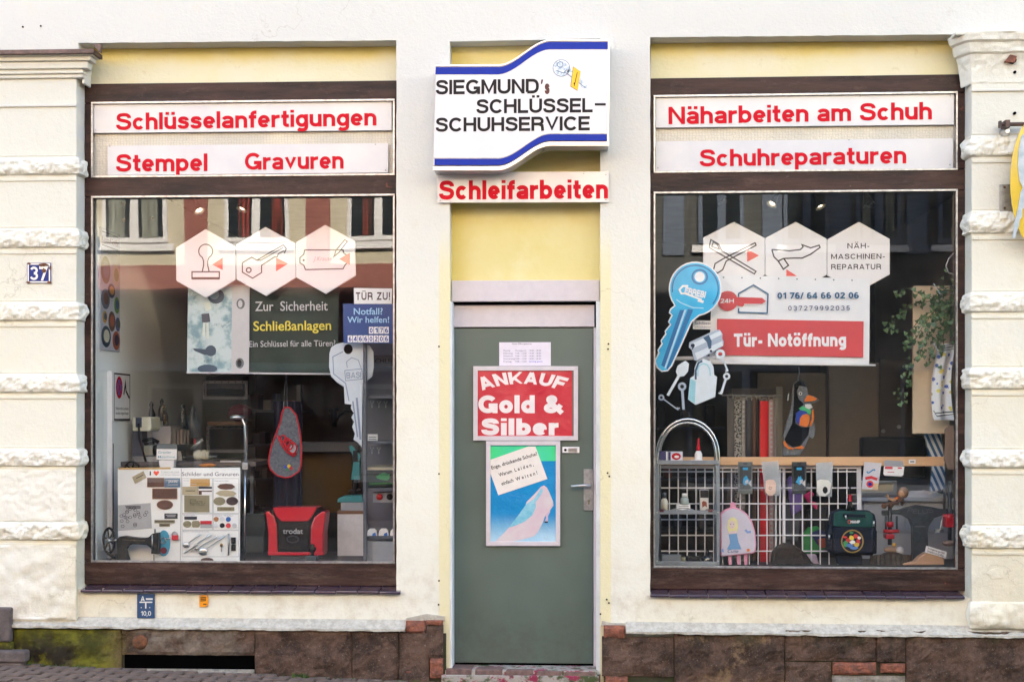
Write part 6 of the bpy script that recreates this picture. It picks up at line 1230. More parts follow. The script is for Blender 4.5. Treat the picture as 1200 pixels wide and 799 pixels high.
t = item('shoe_last', 'small orange wooden shoe last lying on the work table', 'shoe last', 243, 546, .7); x, z = W(243, 545, .68); obj('last', M().ball((x, .68, z), .03, 12, (1.9, .7, .42)), plain('last_orange', 206, 132, 74, .6), t, smooth=True)
# =============================== RIGHT WINDOW ===============================
t = 0
hA = hexsign('white hexagon sign with a scissors pictogram, left of the three in the right window', [(860, 260), (896.3, 279), (896.3, 322), (860, 342), (824, 322), (824, 278.6)], YH)
mm = M(); mm.pribbon([(833, 281), (842, 286), (846, 294), (886, 318), (884, 321), (841, 296), (831, 290)], 1, YL, True); mm.pribbon([(885, 284.5), (886, 287.5), (851, 306), (847, 316), (841, 320), (836, 317), (838, 309), (848, 303), (885, 284.5)], 1, YL - .0002)
mm.pribbon([(836, 283.5), (840, 286), (843, 292), (834, 289)], 1, YL - .0003, True); obj('pictogram', mm, M_HEXL, hA); obj('arrow', M().pflat([(875.5, 292), (889.5, 299.5), (875.5, 307)], YL - .0005), M_HRED, hA)
hB = hexsign('white hexagon sign with a high heel shoe pictogram in the right window', [(932.5, 260), (969, 280), (969, 322), (932.5, 342), (896.8, 322), (896.8, 279)], YH)
mm = M(); mm.pribbon([(904.5, 292.5), (925, 294), (938, 292.5), (941, 289.5), (940, 287), (950, 290.5), (960, 287.5), (961, 290), (950, 298), (940, 302.5), (930, 302.5), (918, 303), (912, 306), (907, 301), (904.5, 292.5)], 1.05, YL)
mm.pribbon([(912, 306), (918, 315.5), (924, 311), (918.5, 303)], 1.05, YL - .0002); obj('pictogram', mm, M_HEXL, hB); obj('arrow', M().pflat([(921.5, 315.5), (934, 323.6), (921.5, 323.6)], YL - .0005), M_HRED, hB)
hC = hexsign('white hexagon sign reading NÄH-MASCHINEN-REPARATUR', [(1006.5, 260), (1042.8, 280), (1042.8, 321.7), (1006, 342), (969.6, 323), (969.6, 280.6)], YH)
for s_, b in (('NÄH-', (993, 285, 1019, 291.2)), ('MASCHINEN-', (974, 297.5, 1037, 303.5)), ('REPARATUR', (974, 309.5, 1032.5, 315.8))): lettering(s_, b, YL, M_HEXL, hC, w=.17, gap=.2)
# ---- banner
YB2 = .29; M_BNW = mat('banner_white', (.76, .74, .77), .4, var=.03, scale=3); M_BNR = mat('banner_red', (.62, .055, .07), .4, var=.08, scale=4)
b2 = thing('emergency_banner', 'white and red banner reading Tür- Notöffnung with a 24H key and phone numbers', 'banner', (WX(926, YB2), YB2, WZ(427, YB2)))
wavy('cloth', [(834, 322), (1019.6, 326.6), (1018.5, 427), (831.5, 424.5)], YB2 + .006, M_BNW, b2, .004, folds=((.05, .9, .01),))
YR = YB2 - .003; obj('red_block', M().pflat([(840.4, 373.5), (1012, 376.5), (1011.6, 418.6), (840, 416)], YR), M_BNR, b2)
lettering('Tür- Notöffnung', (860, 390.5, 991.5, 406), YR - .0005, M_BNW, b2, w=.235, gap=.09, ang=.1)
M_PB = plain('petrol_print', 40, 92, 128, .5); lettering('01 76/ 64 66 02 06', (911, 342.6, 1006.5, 349.9), YR, M_PB, b2, w=.22, gap=.1); lettering('037279992035', (923.6, 358.2, 996, 363.8), YR, plain('grey_violet_print', 80, 80, 110, .5), b2, w=.15, gap=.35)
mm = M(); mm.disc(852.8, 352.6, 11.7, YR - .0006).pflat([(860, 348), (893, 349), (897.5, 352.8), (893, 356), (874, 356.6), (872, 357.5), (870, 359.5), (862, 357)], YR - .0008); obj('key_print', mm, M_BNR, b2)
mm = M(); mm.pribbon([(865.5, 348), (865.5, 344), (883, 334), (900, 344.5), (899, 367), (865.5, 366), (865.5, 361)], 1.1, YR - .0002); obj('house_print', mm, M_PB, b2)
mm = M()
for k in range(9): mm.disc(873 + k * 2.1, 356.8, .9, YR - .0010)
obj('key_teeth', mm, M_BNW, b2, kind='stuff'); lettering('24H', (844.5, 350, 860, 355), YR - .0012, M_BNW, b2, w=.16, gap=.12)
obj('hanging_rod', M().tube([P(790, 420, YB2 + .02), P(838, 419.5, YB2 + .02)], .012, 8).tube([P(834, 425.5, YB2 + .012), P(1026, 428, YB2 + .012)], .006, 8), M_WHITE, b2, smooth=True)
for k in range(8): obj('banner_eyelet', M().disc(848 + k * 21.5, 325 + k * .5, .9, YR - .0005, n=10), M_GR, b2)
# ---- big blue key
YK2 = .20; bkk = thing('display_key', 'large bright blue printed key with white outline, lettered ERREBI, in the right window', 'display key', (WX(806, YK2), YK2, WZ(435, YK2)))
B = lambda cx, cy: (750 + .2755 * cx, 220 + .2755 * cy)
ok = [B(235 + 113 * cos(radians(a)), 430 - 116 * sin(radians(a))) for a in range(-70, 216, 12)] + [B(*p) for p in ((140, 490), (146, 500), (128, 515), (122, 532), (134, 542), (118, 570), (128, 580), (104, 610), (108, 620), (86, 650), (92, 662), (74, 690), (78, 700), (62, 735), (70, 765), (92, 783), (118, 780), (138, 757), (222, 570), (252, 545))]
hole = [B(254 + 22 * cos(a * pi / 8), 379 + 22 * sin(a * pi / 8)) for a in range(16)]
cx0, cy0 = B(190, 540)
def shrink(pts, d):
    n = len(pts); out = []
    for i in range(n):
        a, b, c = Vector(pts[i - 1]), Vector(pts[i]), Vector(pts[(i + 1) % n]); t_ = (c - a).normalized(); nn = Vector((-t_.y, t_.x)); out.append(tuple(b + nn * d))
    return out
area = sum(ok[i][0] * ok[(i + 1) % len(ok)][1] - ok[(i + 1) % len(ok)][0] * ok[i][1] for i in range(len(ok)))
sg = 1 if area > 0 else -1
obj('key_card', M().pprism(ok, YK2, YK2 + .006), M_WHITE, bkk)
def bluek(k):
    c = k.mix(k.step(k.nz(3, 3), .35, .65), (.0, .36, .68), (.03, .50, .82)); k.link(c, k.b.inputs['Base Color']); k.b.inputs['Roughness'].default_value = .3
M_BK = node_mat('bright_key_blue', bluek); obj('key_print', M().prism([W(a, b, YK2 - .001) for a, b in shrink(ok, sg * 1.6)], YK2 - .001, YK2 - .0002, [[W(a, b, YK2 - .001) for a, b in hole]]), M_BK, bkk)
mm = M(); mm.pflat([B(170, 520), B(196, 520), B(108, 765), B(90, 755)], YK2 - .0016, base=YK2).pflat([B(205, 515), B(226, 520), B(140, 735), B(118, 772), B(112, 768)], YK2 - .0017, base=YK2); obj('blade_groove', mm, plain('key_mid_blue', 8, 110, 170, .3), bkk)
mm = M(); mm.pflat([B(188, 520), B(198, 518), B(110, 768), B(103, 766)], YK2 - .002, base=YK2); mm.pribbon([B(155, 475), B(175, 490), B(225, 510), B(270, 512)], .8, YK2 - .002); obj('blade_highlight', mm, plain('key_pale_blue', 168, 216, 240, .3), bkk)
mm = M(); mm.pribbon([B(235 + 98 * cos(radians(a)), 430 - 100 * sin(radians(a))) for a in range(-40, 200, 12)], 1.0, YK2 - .0021); mm.pribbon([B(254 + 32 * cos(a * pi / 8), 379 + 30 * sin(a * pi / 8)) for a in range(16)], 1.3, YK2 - .0022, True); obj('edge_shading', mm, plain('key_deep_blue', 8, 96, 156, .3), bkk)
lettering('ERREBI', (*B(190, 432), *B(280, 460)), YK2 - .0024, M_WHITE, bkk, w=.24, gap=.08, ang=-13); mm = M(); mm.pribbon([B(205, 418), B(182, 418), B(168, 434), B(176, 450), B(192, 450), B(262, 476)], 1.4, YK2 - .0023); mm.pribbon([B(246, 478), B(270, 486)], 2, YK2 - .0025); obj('brand_stroke', mm, M_WHITE, bkk)
t = thing('small_notice', 'small pale notice reading Schlüssel half hidden beside the large blue key', 'notice', (WX(823, .3), .3, WZ(386, .3))); obj('paper', M().pprism([(812, 375), (836, 376), (836, 386), (812, 385.5)], .30, .302), M_WHITE, t)
font_text('Schlüssel', (814, 377, 835, 380), .2994, M_PI, t, off=.012); font_text('schnelldienst', (814, 382, 833, 384.2), .2994, M_PI, t)
# ---- cut-out pictures hanging in front of the banner
YCt = .22; Cq = lambda cx, cy: (760 + .1502 * cx, 380 + .1502 * cy)
M_CUT = plain('cutout_silver', 168, 180, 200, .3, coat=.2); M_CUTL = plain('cutout_light', 214, 222, 232, .3); M_CUTB = plain('cutout_blue', 52, 88, 120, .3); M_CUTD = plain('cutout_dark', 30, 44, 66, .3)
cy_ = thing('cylinder_lock_picture', 'cut-out picture of a silver euro cylinder lock hanging before the red banner', 'picture', (WX(827, YCt), YCt, WZ(424, YCt)))
obj('card', M().pprism([Cq(*p) for p in ((318, 140), (520, 45), (555, 42), (578, 75), (575, 110), (586, 135), (582, 170), (380, 285), (355, 280), (338, 200), (315, 180))], YCt, YCt + .005), M_CUT, cy_)
mm = M(); mm.pflat([Cq(*p) for p in ((335, 150), (560, 50), (572, 80), (350, 185))], YCt - .0006, base=YCt).pflat([Cq(*p) for p in ((360, 225), (575, 130), (580, 165), (380, 275))], YCt - .0006, base=YCt); obj('highlight', mm, M_CUTL, cy_)
obj('cam', M().pflat([Cq(*p) for p in ((425, 105), (470, 82), (492, 130), (490, 185), (470, 195), (455, 140))], YCt - .001, base=YCt), M_CUTB, cy_); mm = M(); mm.disc(*Cq(345, 165), 2.4, YCt - .0012, n=10).disc(*Cq(487, 208), 1.5, YCt - .0012, n=8); mm.pribbon([Cq(340, 195), Cq(352, 175)], .8, YCt - .0014); obj('key_slot', mm, M_CUTD, cy_)
pk_ = thing('padlock_picture', 'cut-out picture of a pale silver padlock hanging among keys', 'picture', (WX(824, YCt), YCt, WZ(474, YCt)))
obj('card', M().pprism([Cq(*p) for p in ((325, 420), (355, 400), (360, 340), (380, 290), (430, 268), (480, 285), (508, 330), (512, 395), (535, 410), (520, 565), (368, 628), (308, 585))], YCt + .001, YCt + .006), M_CUTL, pk_)
mm = M(); mm.pflat([Cq(*p) for p in ((325, 422), (368, 445), (362, 620), (312, 583))], YCt + .0004, base=YCt); mm.pribbon([Cq(*p) for p in ((385, 405), (385, 350), (400, 318), (430, 305), (460, 318), (478, 350), (482, 400))], 1, YCt + .0003); obj('side_face', mm, plain('cutout_mint', 150, 206, 222, .3), pk_)
mm = M(); mm.pribbon([Cq(*p) for p in ((368, 430), (368, 360), (390, 300), (420, 285))], 1.6, YCt + .0002); obj('shackle_shade', mm, M_CUTB, pk_)
def keyp(label, ax, ay, bx, by, rh, m, shape='round', bit=1, w=1.6):
    t = thing('key_picture', label, 'picture', (WX((ax + bx) / 2, YCt), YCt, WZ(max(ay, by), YCt)), 'key pictures hanging in the right window')
    a, b = Vector(Cq(ax, ay)), Vector(Cq(bx, by)); v = (b - a); L_ = v.length; v.normalize(); n = Vector((-v.y, v.x)); 
    if shape == 'round':
        out = [tuple(a + Vector((cos(k * pi / 8), sin(k * pi / 8))) * rh) for k in range(16)]; hl = [tuple(a + Vector((cos(k * pi / 8), sin(k * pi / 8))) * rh * .45) for k in range(16)]
        obj('bow', M().pprism(out, YCt + .002, YCt + .005, [hl]), m, t)
    else: obj('bow', M().pprism([tuple(a - v * rh * 1.4 + n * rh * .3), tuple(a - v * rh * 1.2 - n * rh * .5), tuple(a - n * rh), tuple(a + v * rh - n * rh * .8), tuple(a + v * rh * 1.6), tuple(a + v * rh + n * rh * .8), tuple(a + n * rh)], YCt + .002, YCt + .005), m, t)
    s = a + v * rh * .9; P4 = [tuple(s + n * w / 2), tuple(b + n * w / 2), tuple(b - n * w / 2), tuple(s - n * w / 2)]; obj('shaft', M().pprism(P4, YCt + .0022, YCt + .0048), m, t)
    e = b - v * 3; q = n * bit; obj('bit', M().pprism([tuple(e), tuple(b), tuple(b + q * 3.2), tuple(b - v * 1.2 + q * 3.2), tuple(b - v * 1.2 + q * 1.6), tuple(e + v * .6 + q * 1.6), tuple(e + q * 3)], YCt + .0021, YCt + .0049), m, t); return t
keyp('cut-out picture of a white modern key slanting at the left', 268, 345, 150, 555, 7, M_CUTL, 'flat', .4, 3.2); keyp('cut-out picture of a small grey lever key with a bit at its lower right', 100, 570, 232, 668, 3.6, M_CUT, 'round', -1, 1.4)
keyp('cut-out picture of an upright silver cylinder key left of the padlock', 262, 485, 274, 665, 5, M_CUT, 'round', .3, 3); keyp('cut-out picture of a pale ornate key right of the padlock, upper one', 560, 232, 620, 365, 5.6, M_CUTL, 'round', 1, 1.8); keyp('cut-out picture of a pale bit key right of the padlock, lower one', 610, 405, 565, 545, 4.2, M_CUTL, 'round', 1, 2.6)
# ---- chrome rack
YRk = .26; rk = thing('display_rack', 'three tier display rack with a double chrome arch in the right window', 'rack', (WX(806, YRk), YRk, WZ(662, YRk)))
M_RKS = mat('rack_pewter', (.30, .33, .37), .4, metal=.5, var=.15, scale=10)
def arch(px0, px1, top, base, y, r): 
    c = (px0 + px1) / 2; rx = (px1 - px0) / 2; ry = 533 - top; return [P(px0, 660, y), P(px0, 545, y)] + [P(c - rx * cos(a * pi / 16), 533 - ry * sin(a * pi / 16), y) for a in range(17)] + [P(px1, 545, y), P(px1, 660, y)]
obj('arch_tube', M().tube(arch(770, 842, 491, 0, YRk - .03, 0), .009, 10), M_CHROME, rk, smooth=True); obj('arch_tube', M().tube(arch(773, 838.5, 495, 0, YRk + .10, 0), .009, 10), M_CHROME, rk, smooth=True)
for py in (541.5, 600, 660):
    obj('shelf_lip', M().pbox(769.5, py - 2.4, 843, py + 2.4, YRk - .045, YRk - .035), M_RKS, rk, bevel=.001); x0, x1, z0, z1 = rect(771, py - 1, 842, py + 1, YRk); obj('shelf_plate', M().box(x0, x1, YRk - .034, YRk + .11, z0 + .002, z0 + .006), M_RKS, rk)
for a in (768.2, 839.8): obj('side_strip', M().pbox(a, 545, a + 3.6, 661, YRk - .052, YRk - .046), M_RKS, rk)
for a in (770, 841.5):
    for py in (541.5, 600, 657): x, z = W(a, py, YRk - .05); obj('rivet', M().lathe([(.005, 0), (.004, .003)], (x, YRk - .054, z), 8, 'Y'), M_SILVER, rk)
ZS = {1: 540.2, 2: 598.5, 3: 658.5}; YI_ = YRk + .01
def bottle(name, label, cat, px, py, prof, m, top=None, y=YI_, group=None):
    x, z = W(px, py, y); s = (D + y) / FP; t = thing(name, label, cat, (x, y, z), group)
    obj('body', M().lathe([(r * s, h * s) for r, h in prof], (x, y, z), 16), m, t, smooth=True)
    if top: obj('cap', M().lathe([(r * s, h * s) for r, h in top[0]], (x, y, z), 14), top[1], t, smooth=True)
    return t
def carton(name, label, cat, a, b, c, d, y, dep, m, prints=(), group=None):
    t = thing(name, label, cat, (WX((a + c) / 2, y), y, WZ(d, y)), group); obj('box', M().pbox(a, b, c, d, y, y + dep), m, t, bevel=.001)
    for k, (pts, pm) in enumerate(prints): obj('print', M().pflat(pts, y - .0006 - .0002 * k), pm, t)
    return t
rc = lambda a, b, c, d: [(a, b), (c, b), (c, d), (a, d)]
carton('polish_box', 'dark blue and white polish box on the top tier of the chrome rack', 'box', 773, 528.5, 783, 539.5, YI_, .05, plain('box_navy', 50, 44, 96, .4), [(rc(780.5, 529, 782.5, 539), M_WHITE)])
carton('polish_box', 'white box with a red oval mark beside the dark blue box on the rack', 'box', 783.5, 529, 800, 539.6, YI_, .05, plain('box_white', 214, 212, 226, .4), [(rc(783.7, 529.2, 786, 539.4), plain('box_navy2', 50, 50, 110, .4)), ([(792.5 + 5.5 * cos(k * .5236), 534.5 + 4.2 * sin(k * .5236)) for k in range(12)], M_RED), ([(793 + 3 * cos(k * .7854), 535 + 1.6 * sin(k * .7854)) for k in range(8)], M_WHITE)])
bottle('glue_bottle', 'white glue bottle with a tall red nozzle on the top tier of the rack', 'bottle', 818.5, 540, [(4.2, 0), (4.4, 1), (4.4, 8), (3, 11), (2, 12)], M_WHITE, ([(2.2, 12), (2, 17), (1.4, 18), (1, 26), (.3, 26.5)], M_RED))
carton('tag_strip', 'small white tag lying under the glue bottle', 'tag', 810, 538.8, 824, 540.4, YI_ - .03, .03, M_WHITE)
bottle('lotion_bottle', 'small cream bottle with a grey cap at the left of the middle tier', 'bottle', 778.5, 597.5, [(4.2, 0), (4.3, 10), (3, 13), (2, 14)], plain('bottle_cream', 214, 206, 190, .3), ([(2.4, 14), (2.4, 20), (1, 20.5)], M_GR))
t_ = bottle('ink_bottle', 'clear squat bottle with a white cap in the middle of the middle tier', 'bottle', 802, 591, [(5, 0), (5.4, 1), (5, 7), (2.4, 9.5)], plain('bottle_grey', 150, 160, 156, .15, coat=1), ([(2.8, 9.5), (2.8, 13), (1, 13.2)], M_WHITE))
carton('printed_card_stand', 'printed white card stand under the squat bottle on the rack', 'card', 793, 591, 809, 598, YI_ - .02, .06, M_WHITE, [(rc(795, 592.5, 807, 593.2), M_GR), (rc(795, 594.6, 807, 595.4), M_GR)])
carton('leather_care_tube', 'dark topped leather care can with a brown hide emblem on the middle tier', 'can', 820.5, 574, 830.5, 597.5, YI_, .05, plain('can_white', 206, 200, 196, .35), [(rc(820.7, 574.2, 830.3, 583), plain('can_dark', 46, 40, 38, .35)), ([(822.5, 588), (824.5, 586.5), (828, 588), (828.5, 594), (826, 592.5), (823, 594.5)], plain('hide_brown', 140, 62, 44, .5)), (rc(820.8, 572.8, 830.2, 574.3), M_SHI)])
for a, lab in ((775, 'left'), (832, 'right')): bottle('polish_tin', 'flat dark red polish tin lying at the %s of the middle tier' % lab, 'tin', a, 600.5 - 1, [(5.4, 0), (5.6, .6), (5.4, 2.6), (4.8, 3)], plain('tin_darkred', 92, 24, 36, .3), y=YRk - .02, group='flat polish tins on the rack')
mm = M().tube([P(785, 598, .24), P(792, 596, .24), P(800, 598, .24), P(808, 596, .24), P(815, 598.5, .24)], .005, 6); t = thing('wire_clip', 'bent wire clip lying along the middle tier of the rack', 'clip', (WX(800, .24), .24, WZ(599, .24))); obj('wire', mm, M_STEEL, t, smooth=True)
carton('grey_dish', 'flat grey plastic dish on the lowest tier of the rack', 'dish', 776, 650, 798, 657.8, YI_, .06, plain('dish_grey', 108, 112, 118, .5))
bottle('small_jar', 'small dark jar with a pale label right of the grey dish', 'jar', 801, 657.8, [(2.6, 0), (2.6, 6), (2.2, 7)], plain('jar_label', 150, 148, 120, .4), ([(2.8, 5.4), (2.8, 7.4), (1, 7.6)], M_CK)); carton('black_tray', 'flat black tray on the lowest tier of the rack', 'tray', 805, 652, 820.5, 657.8, YI_, .06, M_CK)
bottle('ink_jar', 'black ink jar with a pointed lid at the right of the lowest tier', 'jar', 829, 657.8, [(6.2, 0), (6.4, 1), (6.2, 4.6), (4, 7)], plain('jar_black', 18, 18, 22, .2, coat=1), ([(2.6, 7), (2.4, 11), (1, 14.5), (.4, 15)], M_CK))
# ---- rail, wire grid
YRl = .42; M_PINE = mat('pine_rail', (.70, .42, .24), .55, var=.1, scale=5, stretch=(.5, 1, 6), c2=(.60, .34, .18))
rl = tag(obj('wooden_rail', M().pprism([(766, 535.5), (1107, 535), (1107, 546), (766, 544.5)], YRl, YRl + .025), M_PINE, bevel=.002), 'pale pine rail running across the right window with packets hung on it', 'rail')
YG = .46; M_WIRE = plain('white_wire', 222, 218, 224, .4)
gd = thing('wire_grid', 'white wire display grid below the pine rail', 'grid', (WX(888, YG), YG, WZ(660, YG)))
for i, px in enumerate([774 + 10.4 * k for k in range(22)]):
    if px < 1003: obj('vertical_wire', M().tube([P(px, 549, YG), P(px, 661, YG)], .0042, 6, cap=False), M_WIRE, gd, smooth=True)
for py in (552.5, 571.5, 590, 608.5, 627, 645.5): obj('horizontal_wire', M().tube([P(768, py, YG - .004), P(1006, py, YG - .004)], .0046, 6, cap=False), M_WIRE, gd, smooth=True)
obj('frame_bar', M().pbox(768, 545.5, 1009, 549, YG - .01, YG + .01), M_WIRE, gd); obj('frame_bar', M().pbox(1004.5, 549.2, 1009.3, 661, YG - .01, YG + .01), M_WIRE, gd)
for a in (914, 918): obj('frame_bar', M().tube([P(a, 549, YG), P(a, 661, YG)], .006, 6), M_WIRE, gd, smooth=True)
# ---- packets on the rail
YPk = .395; M_PKG = plain('packet_grey', 104, 106, 104, .35); M_PKD = plain('packet_dark', 62, 64, 66, .35); M_CLR = mat('clear_film', (.70, .71, .74), .15, var=.15, scale=12, coat=1, alpha=.45)
for k, (a, m_, lab) in enumerate(((873.5, M_PKG, 'grey blister pack with a blue print, left one on the pine rail'), (936.5, M_PKD, 'dark blister pack with a blue print, right one on the pine rail'))):
    t = thing('blister_pack', lab, 'packet', (WX(a, YPk), YPk, WZ(579, YPk)), 'blister packs on the pine rail'); obj('card', M().pprism([(a - 8.6, 541), (a + 8.6, 541), (a + 8.2, 578.5), (a - 8.2, 578.5)], YPk, YPk + .004), m_, t)
    obj('inner_card', M().pprism([(a - 6.8, 546), (a + 6.8, 546), (a + 6.2, 573), (a - 6.2, 573)], YPk - .0016, YPk - .0002), M_PKD if k == 0 else plain('packet_black', 20, 24, 28, .4, spec=.3), t)
    mm = M(); mm.pflat(blob(a + .5, 562, 4, 5, 12, .45), YPk - .0022).pflat(rc(a - 3, 547.5, a + 3, 550.5), YPk - .0022); obj('print', mm, plain('packet_blue', 30, 150, 200, .4), t)
    mm = M().pflat(blob(a + 2, 564, 2.2, 2.6, 9, .5), YPk - .0026).pflat([(a + 3, 566), (a + 7, 562), (a + 7, 570)], YPk - .0027); obj('print_detail', mm, M_BW, t); obj('hang_slot', M().prect(a - 2.5, 542.6, a + 2.5, 543.6, YPk - .0004), M_INK, t)
t = thing('insole_packet', 'clear bag with a pale leather heel pad hanging on the rail', 'packet', (WX(903, YPk), YPk, WZ(581, YPk))); obj('bag', M().pprism([(892, 541), (912.5, 540), (914, 581), (897, 580)], YPk, YPk + .002), M_CLR, t)
obj('insert_card', M().pprism([(895, 549), (911, 548), (912.5, 578), (899, 579)], YPk + .003, YPk + .005), plain('insert_slate', 110, 116, 122, .4), t); obj('heel_pad', M().pprism([(897.5, 563), (901, 561.5), (907, 562), (909.5, 566), (909, 577), (905, 581), (900, 580.5), (897, 576)], YPk - .008, YPk - .001), plain('pad_leather', 222, 186, 170, .6), t, bevel=.003); obj('stitched_mark', M().pribbon([(902, 570), (904.5, 571), (903, 573.5), (901, 572)], .5, YPk - .0086, True), plain('pad_brown', 150, 110, 96, .6), t)
t = thing('insole_packet', 'clear bag with a white and black heel pad near the backpack', 'packet', (WX(966, YPk), YPk, WZ(582, YPk))); obj('bag', M().pprism([(956, 542), (976, 541), (975, 582), (957, 581)], YPk, YPk + .002), M_CLR, t)
obj('insert_card', M().pprism([(957, 546), (975, 545), (974.5, 565), (957, 564)], YPk + .003, YPk + .005), plain('insert_pale', 196, 206, 216, .4), t); obj('heel_pad', M().pprism([(957.5, 563), (962, 561.5), (971, 562.5), (974, 566), (972.5, 577), (967, 581.5), (960, 581), (957.2, 576)], YPk - .008, YPk - .001), plain('pad_white', 220, 216, 210, .5), t, bevel=.003); obj('pad_hole', M().pflat(blob(967, 574, 3, 4, 12, .05), YPk - .0086), M_INK, t)
t = thing('print_packet', 'white packet with red and blue print and a red cherry mark hanging from the rail', 'packet', (WX(1020, YPk), YPk, WZ(574, YPk))); obj('bag', M().pprism([(1013, 541), (1033, 542.5), (1028.5, 574), (1010, 572.5)], YPk, YPk + .004), plain('packet_white', 206, 202, 210, .35), t)
mm = M(); mm.pribbon([(1016 + 6 * (1 - cos(a * .5)) * .8, 552 + 2 * sin(a * 1.0)) for a in range(7)], 1, YPk - .0006); obj('print', mm, plain('print_cyan', 50, 130, 180, .4), t); mm = M(); mm.pribbon([(1014, 560.5), (1021, 559), (1028, 561.5)], 2.2, YPk - .0007).disc(1019.5, 567, 4.2, YPk - .0008, n=14); obj('print_red', mm, plain('print_red', 214, 50, 60, .4), t); obj('print_inner', M().disc(1019.5, 567, 2.2, YPk - .0012, n=12), M_BLUE, t); obj('print_low', M().pflat([(1024, 566), (1029.5, 566), (1028.5, 573.6), (1022, 573)], YPk - .0009), plain('print_sand', 214, 178, 140, .5), t)
t = thing('service_tag', 'white tag with a red line on a grey card clipped to the rail', 'tag', (WX(1047, YPk), YPk, WZ(558, YPk))); obj('grey_card', M().pprism([(1036, 541), (1038, 539), (1058, 540), (1059, 546), (1054, 546.5), (1036.5, 546)], YPk - .004, YPk - .002), M_SHI, t); obj('tag_card', M().pprism([(1036, 546), (1059.8, 546.5), (1058.5, 556.5), (1056.5, 558), (1037, 557), (1035.3, 555)], YPk - .001, YPk + .002), M_WHITE, t); obj('print', M().pribbon([(1037, 547.8), (1046, 548)], 2, YPk - .0016).pribbon([(1052, 548.2), (1057, 548.3)], 1.2, YPk - .0016).pribbon([(1040, 553), (1048, 553)], .5, YPk - .0016), plain('print_rose', 214, 70, 90, .5), t)
t = thing('rail_label', 'tiny white label stuck on the pine rail at its right', 'label', (WX(1069, YRl), YRl, WZ(543, YRl))); obj('label', M().pbox(1065, 538.4, 1073, 543, YRl - .002, YRl - .0005), M_WHITE, t); obj('print', M().pribbon([(1066.5, 540.7), (1071.5, 540.7)], .8, YRl - .0026), M_INK, t)
# ---- pink bag
YDb = .40; db = thing('doll_bag', 'small pink dome shaped rucksack with a printed doll in a blue dress', 'bag', (WX(864, YDb), YDb, WZ(660, YDb))); M_PK = plain('bag_pink', 226, 150, 178, .5)
E1 = lambda cx, cy: (840 + .16905 * cx, 530 + .16905 * cy)
dome = [E1(*p) for p in ((22, 440), (30, 420), (60, 395), (110, 378), (160, 390), (210, 425), (245, 475), (268, 550), (276, 640), (268, 690), (240, 703), (28, 722))]
obj('shell', M().pprism(dome, YDb, YDb + .05), M_PK, db, bevel=.012, seg=3); obj('front_panel', M().pprism(shrink(dome, 1.6 if sum(dome[i][0] * dome[(i + 1) % len(dome)][1] - dome[(i + 1) % len(dome)][0] * dome[i][1] for i in range(len(dome))) > 0 else -1.6), YDb - .003, YDb), plain('bag_pale', 214, 206, 222, .25, coat=.2), db, bevel=.001)
obj('handle', M().pprism([E1(90, 390), E1(95, 350), E1(108, 342), E1(128, 348), E1(138, 392)], YDb + .01, YDb + .02), M_PK, db, bevel=.003)
for a in (90, 150, 200): obj('strap', M().pprism([E1(a - 12, 705), E1(a + 14, 705), E1(a + 12, 778), E1(a - 8, 778)], YDb + .02, YDb + .03), M_PK, db, bevel=.002)
def pr(pts, m, o, nm='print'): obj(nm, M().pflat([E1(*p) for p in pts], YDb - .0036 - o * .0003), m, db)
pr([(78, 470), (95, 452), (122, 450), (142, 470), (146, 520), (135, 560), (85, 560), (72, 520)], plain('doll_hair', 236, 224, 160, .5), 0); pr([(88, 475), (125, 475), (128, 510), (115, 528), (98, 528), (86, 508)], plain('doll_face', 232, 206, 206, .5), 1)
pr([(82, 565), (138, 555), (150, 620), (172, 670), (70, 672), (92, 625)], plain('doll_dress', 110, 158, 206, .5), 2); pr([(90, 545), (132, 540), (138, 560), (84, 566)], MATS['doll_face'], 3)
pr([(93, 494), (100, 494), (100, 499), (93, 499)], plain('doll_eye', 60, 80, 130, .5), 4); pr([(113, 494), (120, 494), (120, 499), (113, 499)], MATS['doll_eye'], 4); pr([(102, 514), (111, 514), (107, 518)], plain('doll_lip', 206, 90, 110, .5), 4)
pr([(190, 540), (205, 530), (215, 545), (235, 540), (238, 556), (212, 560)], plain('flower_blue', 130, 160, 214, .5), 2); pr([(28, 670), (45, 665), (50, 690), (30, 690)], MATS['flower_blue'], 2)
pr([(206 + 0, 672), (218, 664), (230, 672), (226, 686), (210, 686)], plain('sticker_orange', 240, 130, 60, .5), 2); font_text('Cutie', (*E1(75, 672), *E1(150, 694)), YDb - .0045, MATS['doll_eye'], db, off=.01, shear=.3)
# ---- penguin bag
YPg = .50; pg = thing('penguin_bag', 'grey felt penguin shaped bag with an orange beak hanging on a hook', 'bag', (WX(938, YPg), YPg, WZ(533, YPg)))
F1 = lambda cx, cy: (840 + .1501 * cx, 430 + .1501 * cy); M_FG = mat('felt_grey', (.17, .18, .20), .95, var=.3, scale=70, bump=.002); M_FK = mat('felt_black', (.009, .009, .012), .95, spec=.1, var=.2, scale=70, bump=.002); M_FO = mat('felt_orange', (.70, .17, .03), .9, var=.1, scale=50)
pgl = [0]
def pp(pts, m, nm, d, th=.01): pgl[0] += 1; return obj(nm, M().pprism([F1(*p) for p in pts], YPg - d - .0002 * pgl[0], YPg - d + th), m, pg, bevel=.002, seg=1)
pp([(600, 130), (640, 95), (680, 110), (705, 150), (715, 215), (790, 240), (795, 265), (740, 285), (720, 300), (755, 330), (762, 400), (752, 430), (770, 470), (765, 530), (745, 560), (720, 545), (690, 620), (645, 690), (515, 690), (520, 620), (530, 560), (515, 540), (540, 460), (575, 340), (590, 240)], M_FG, 'body_felt', 0, .03)
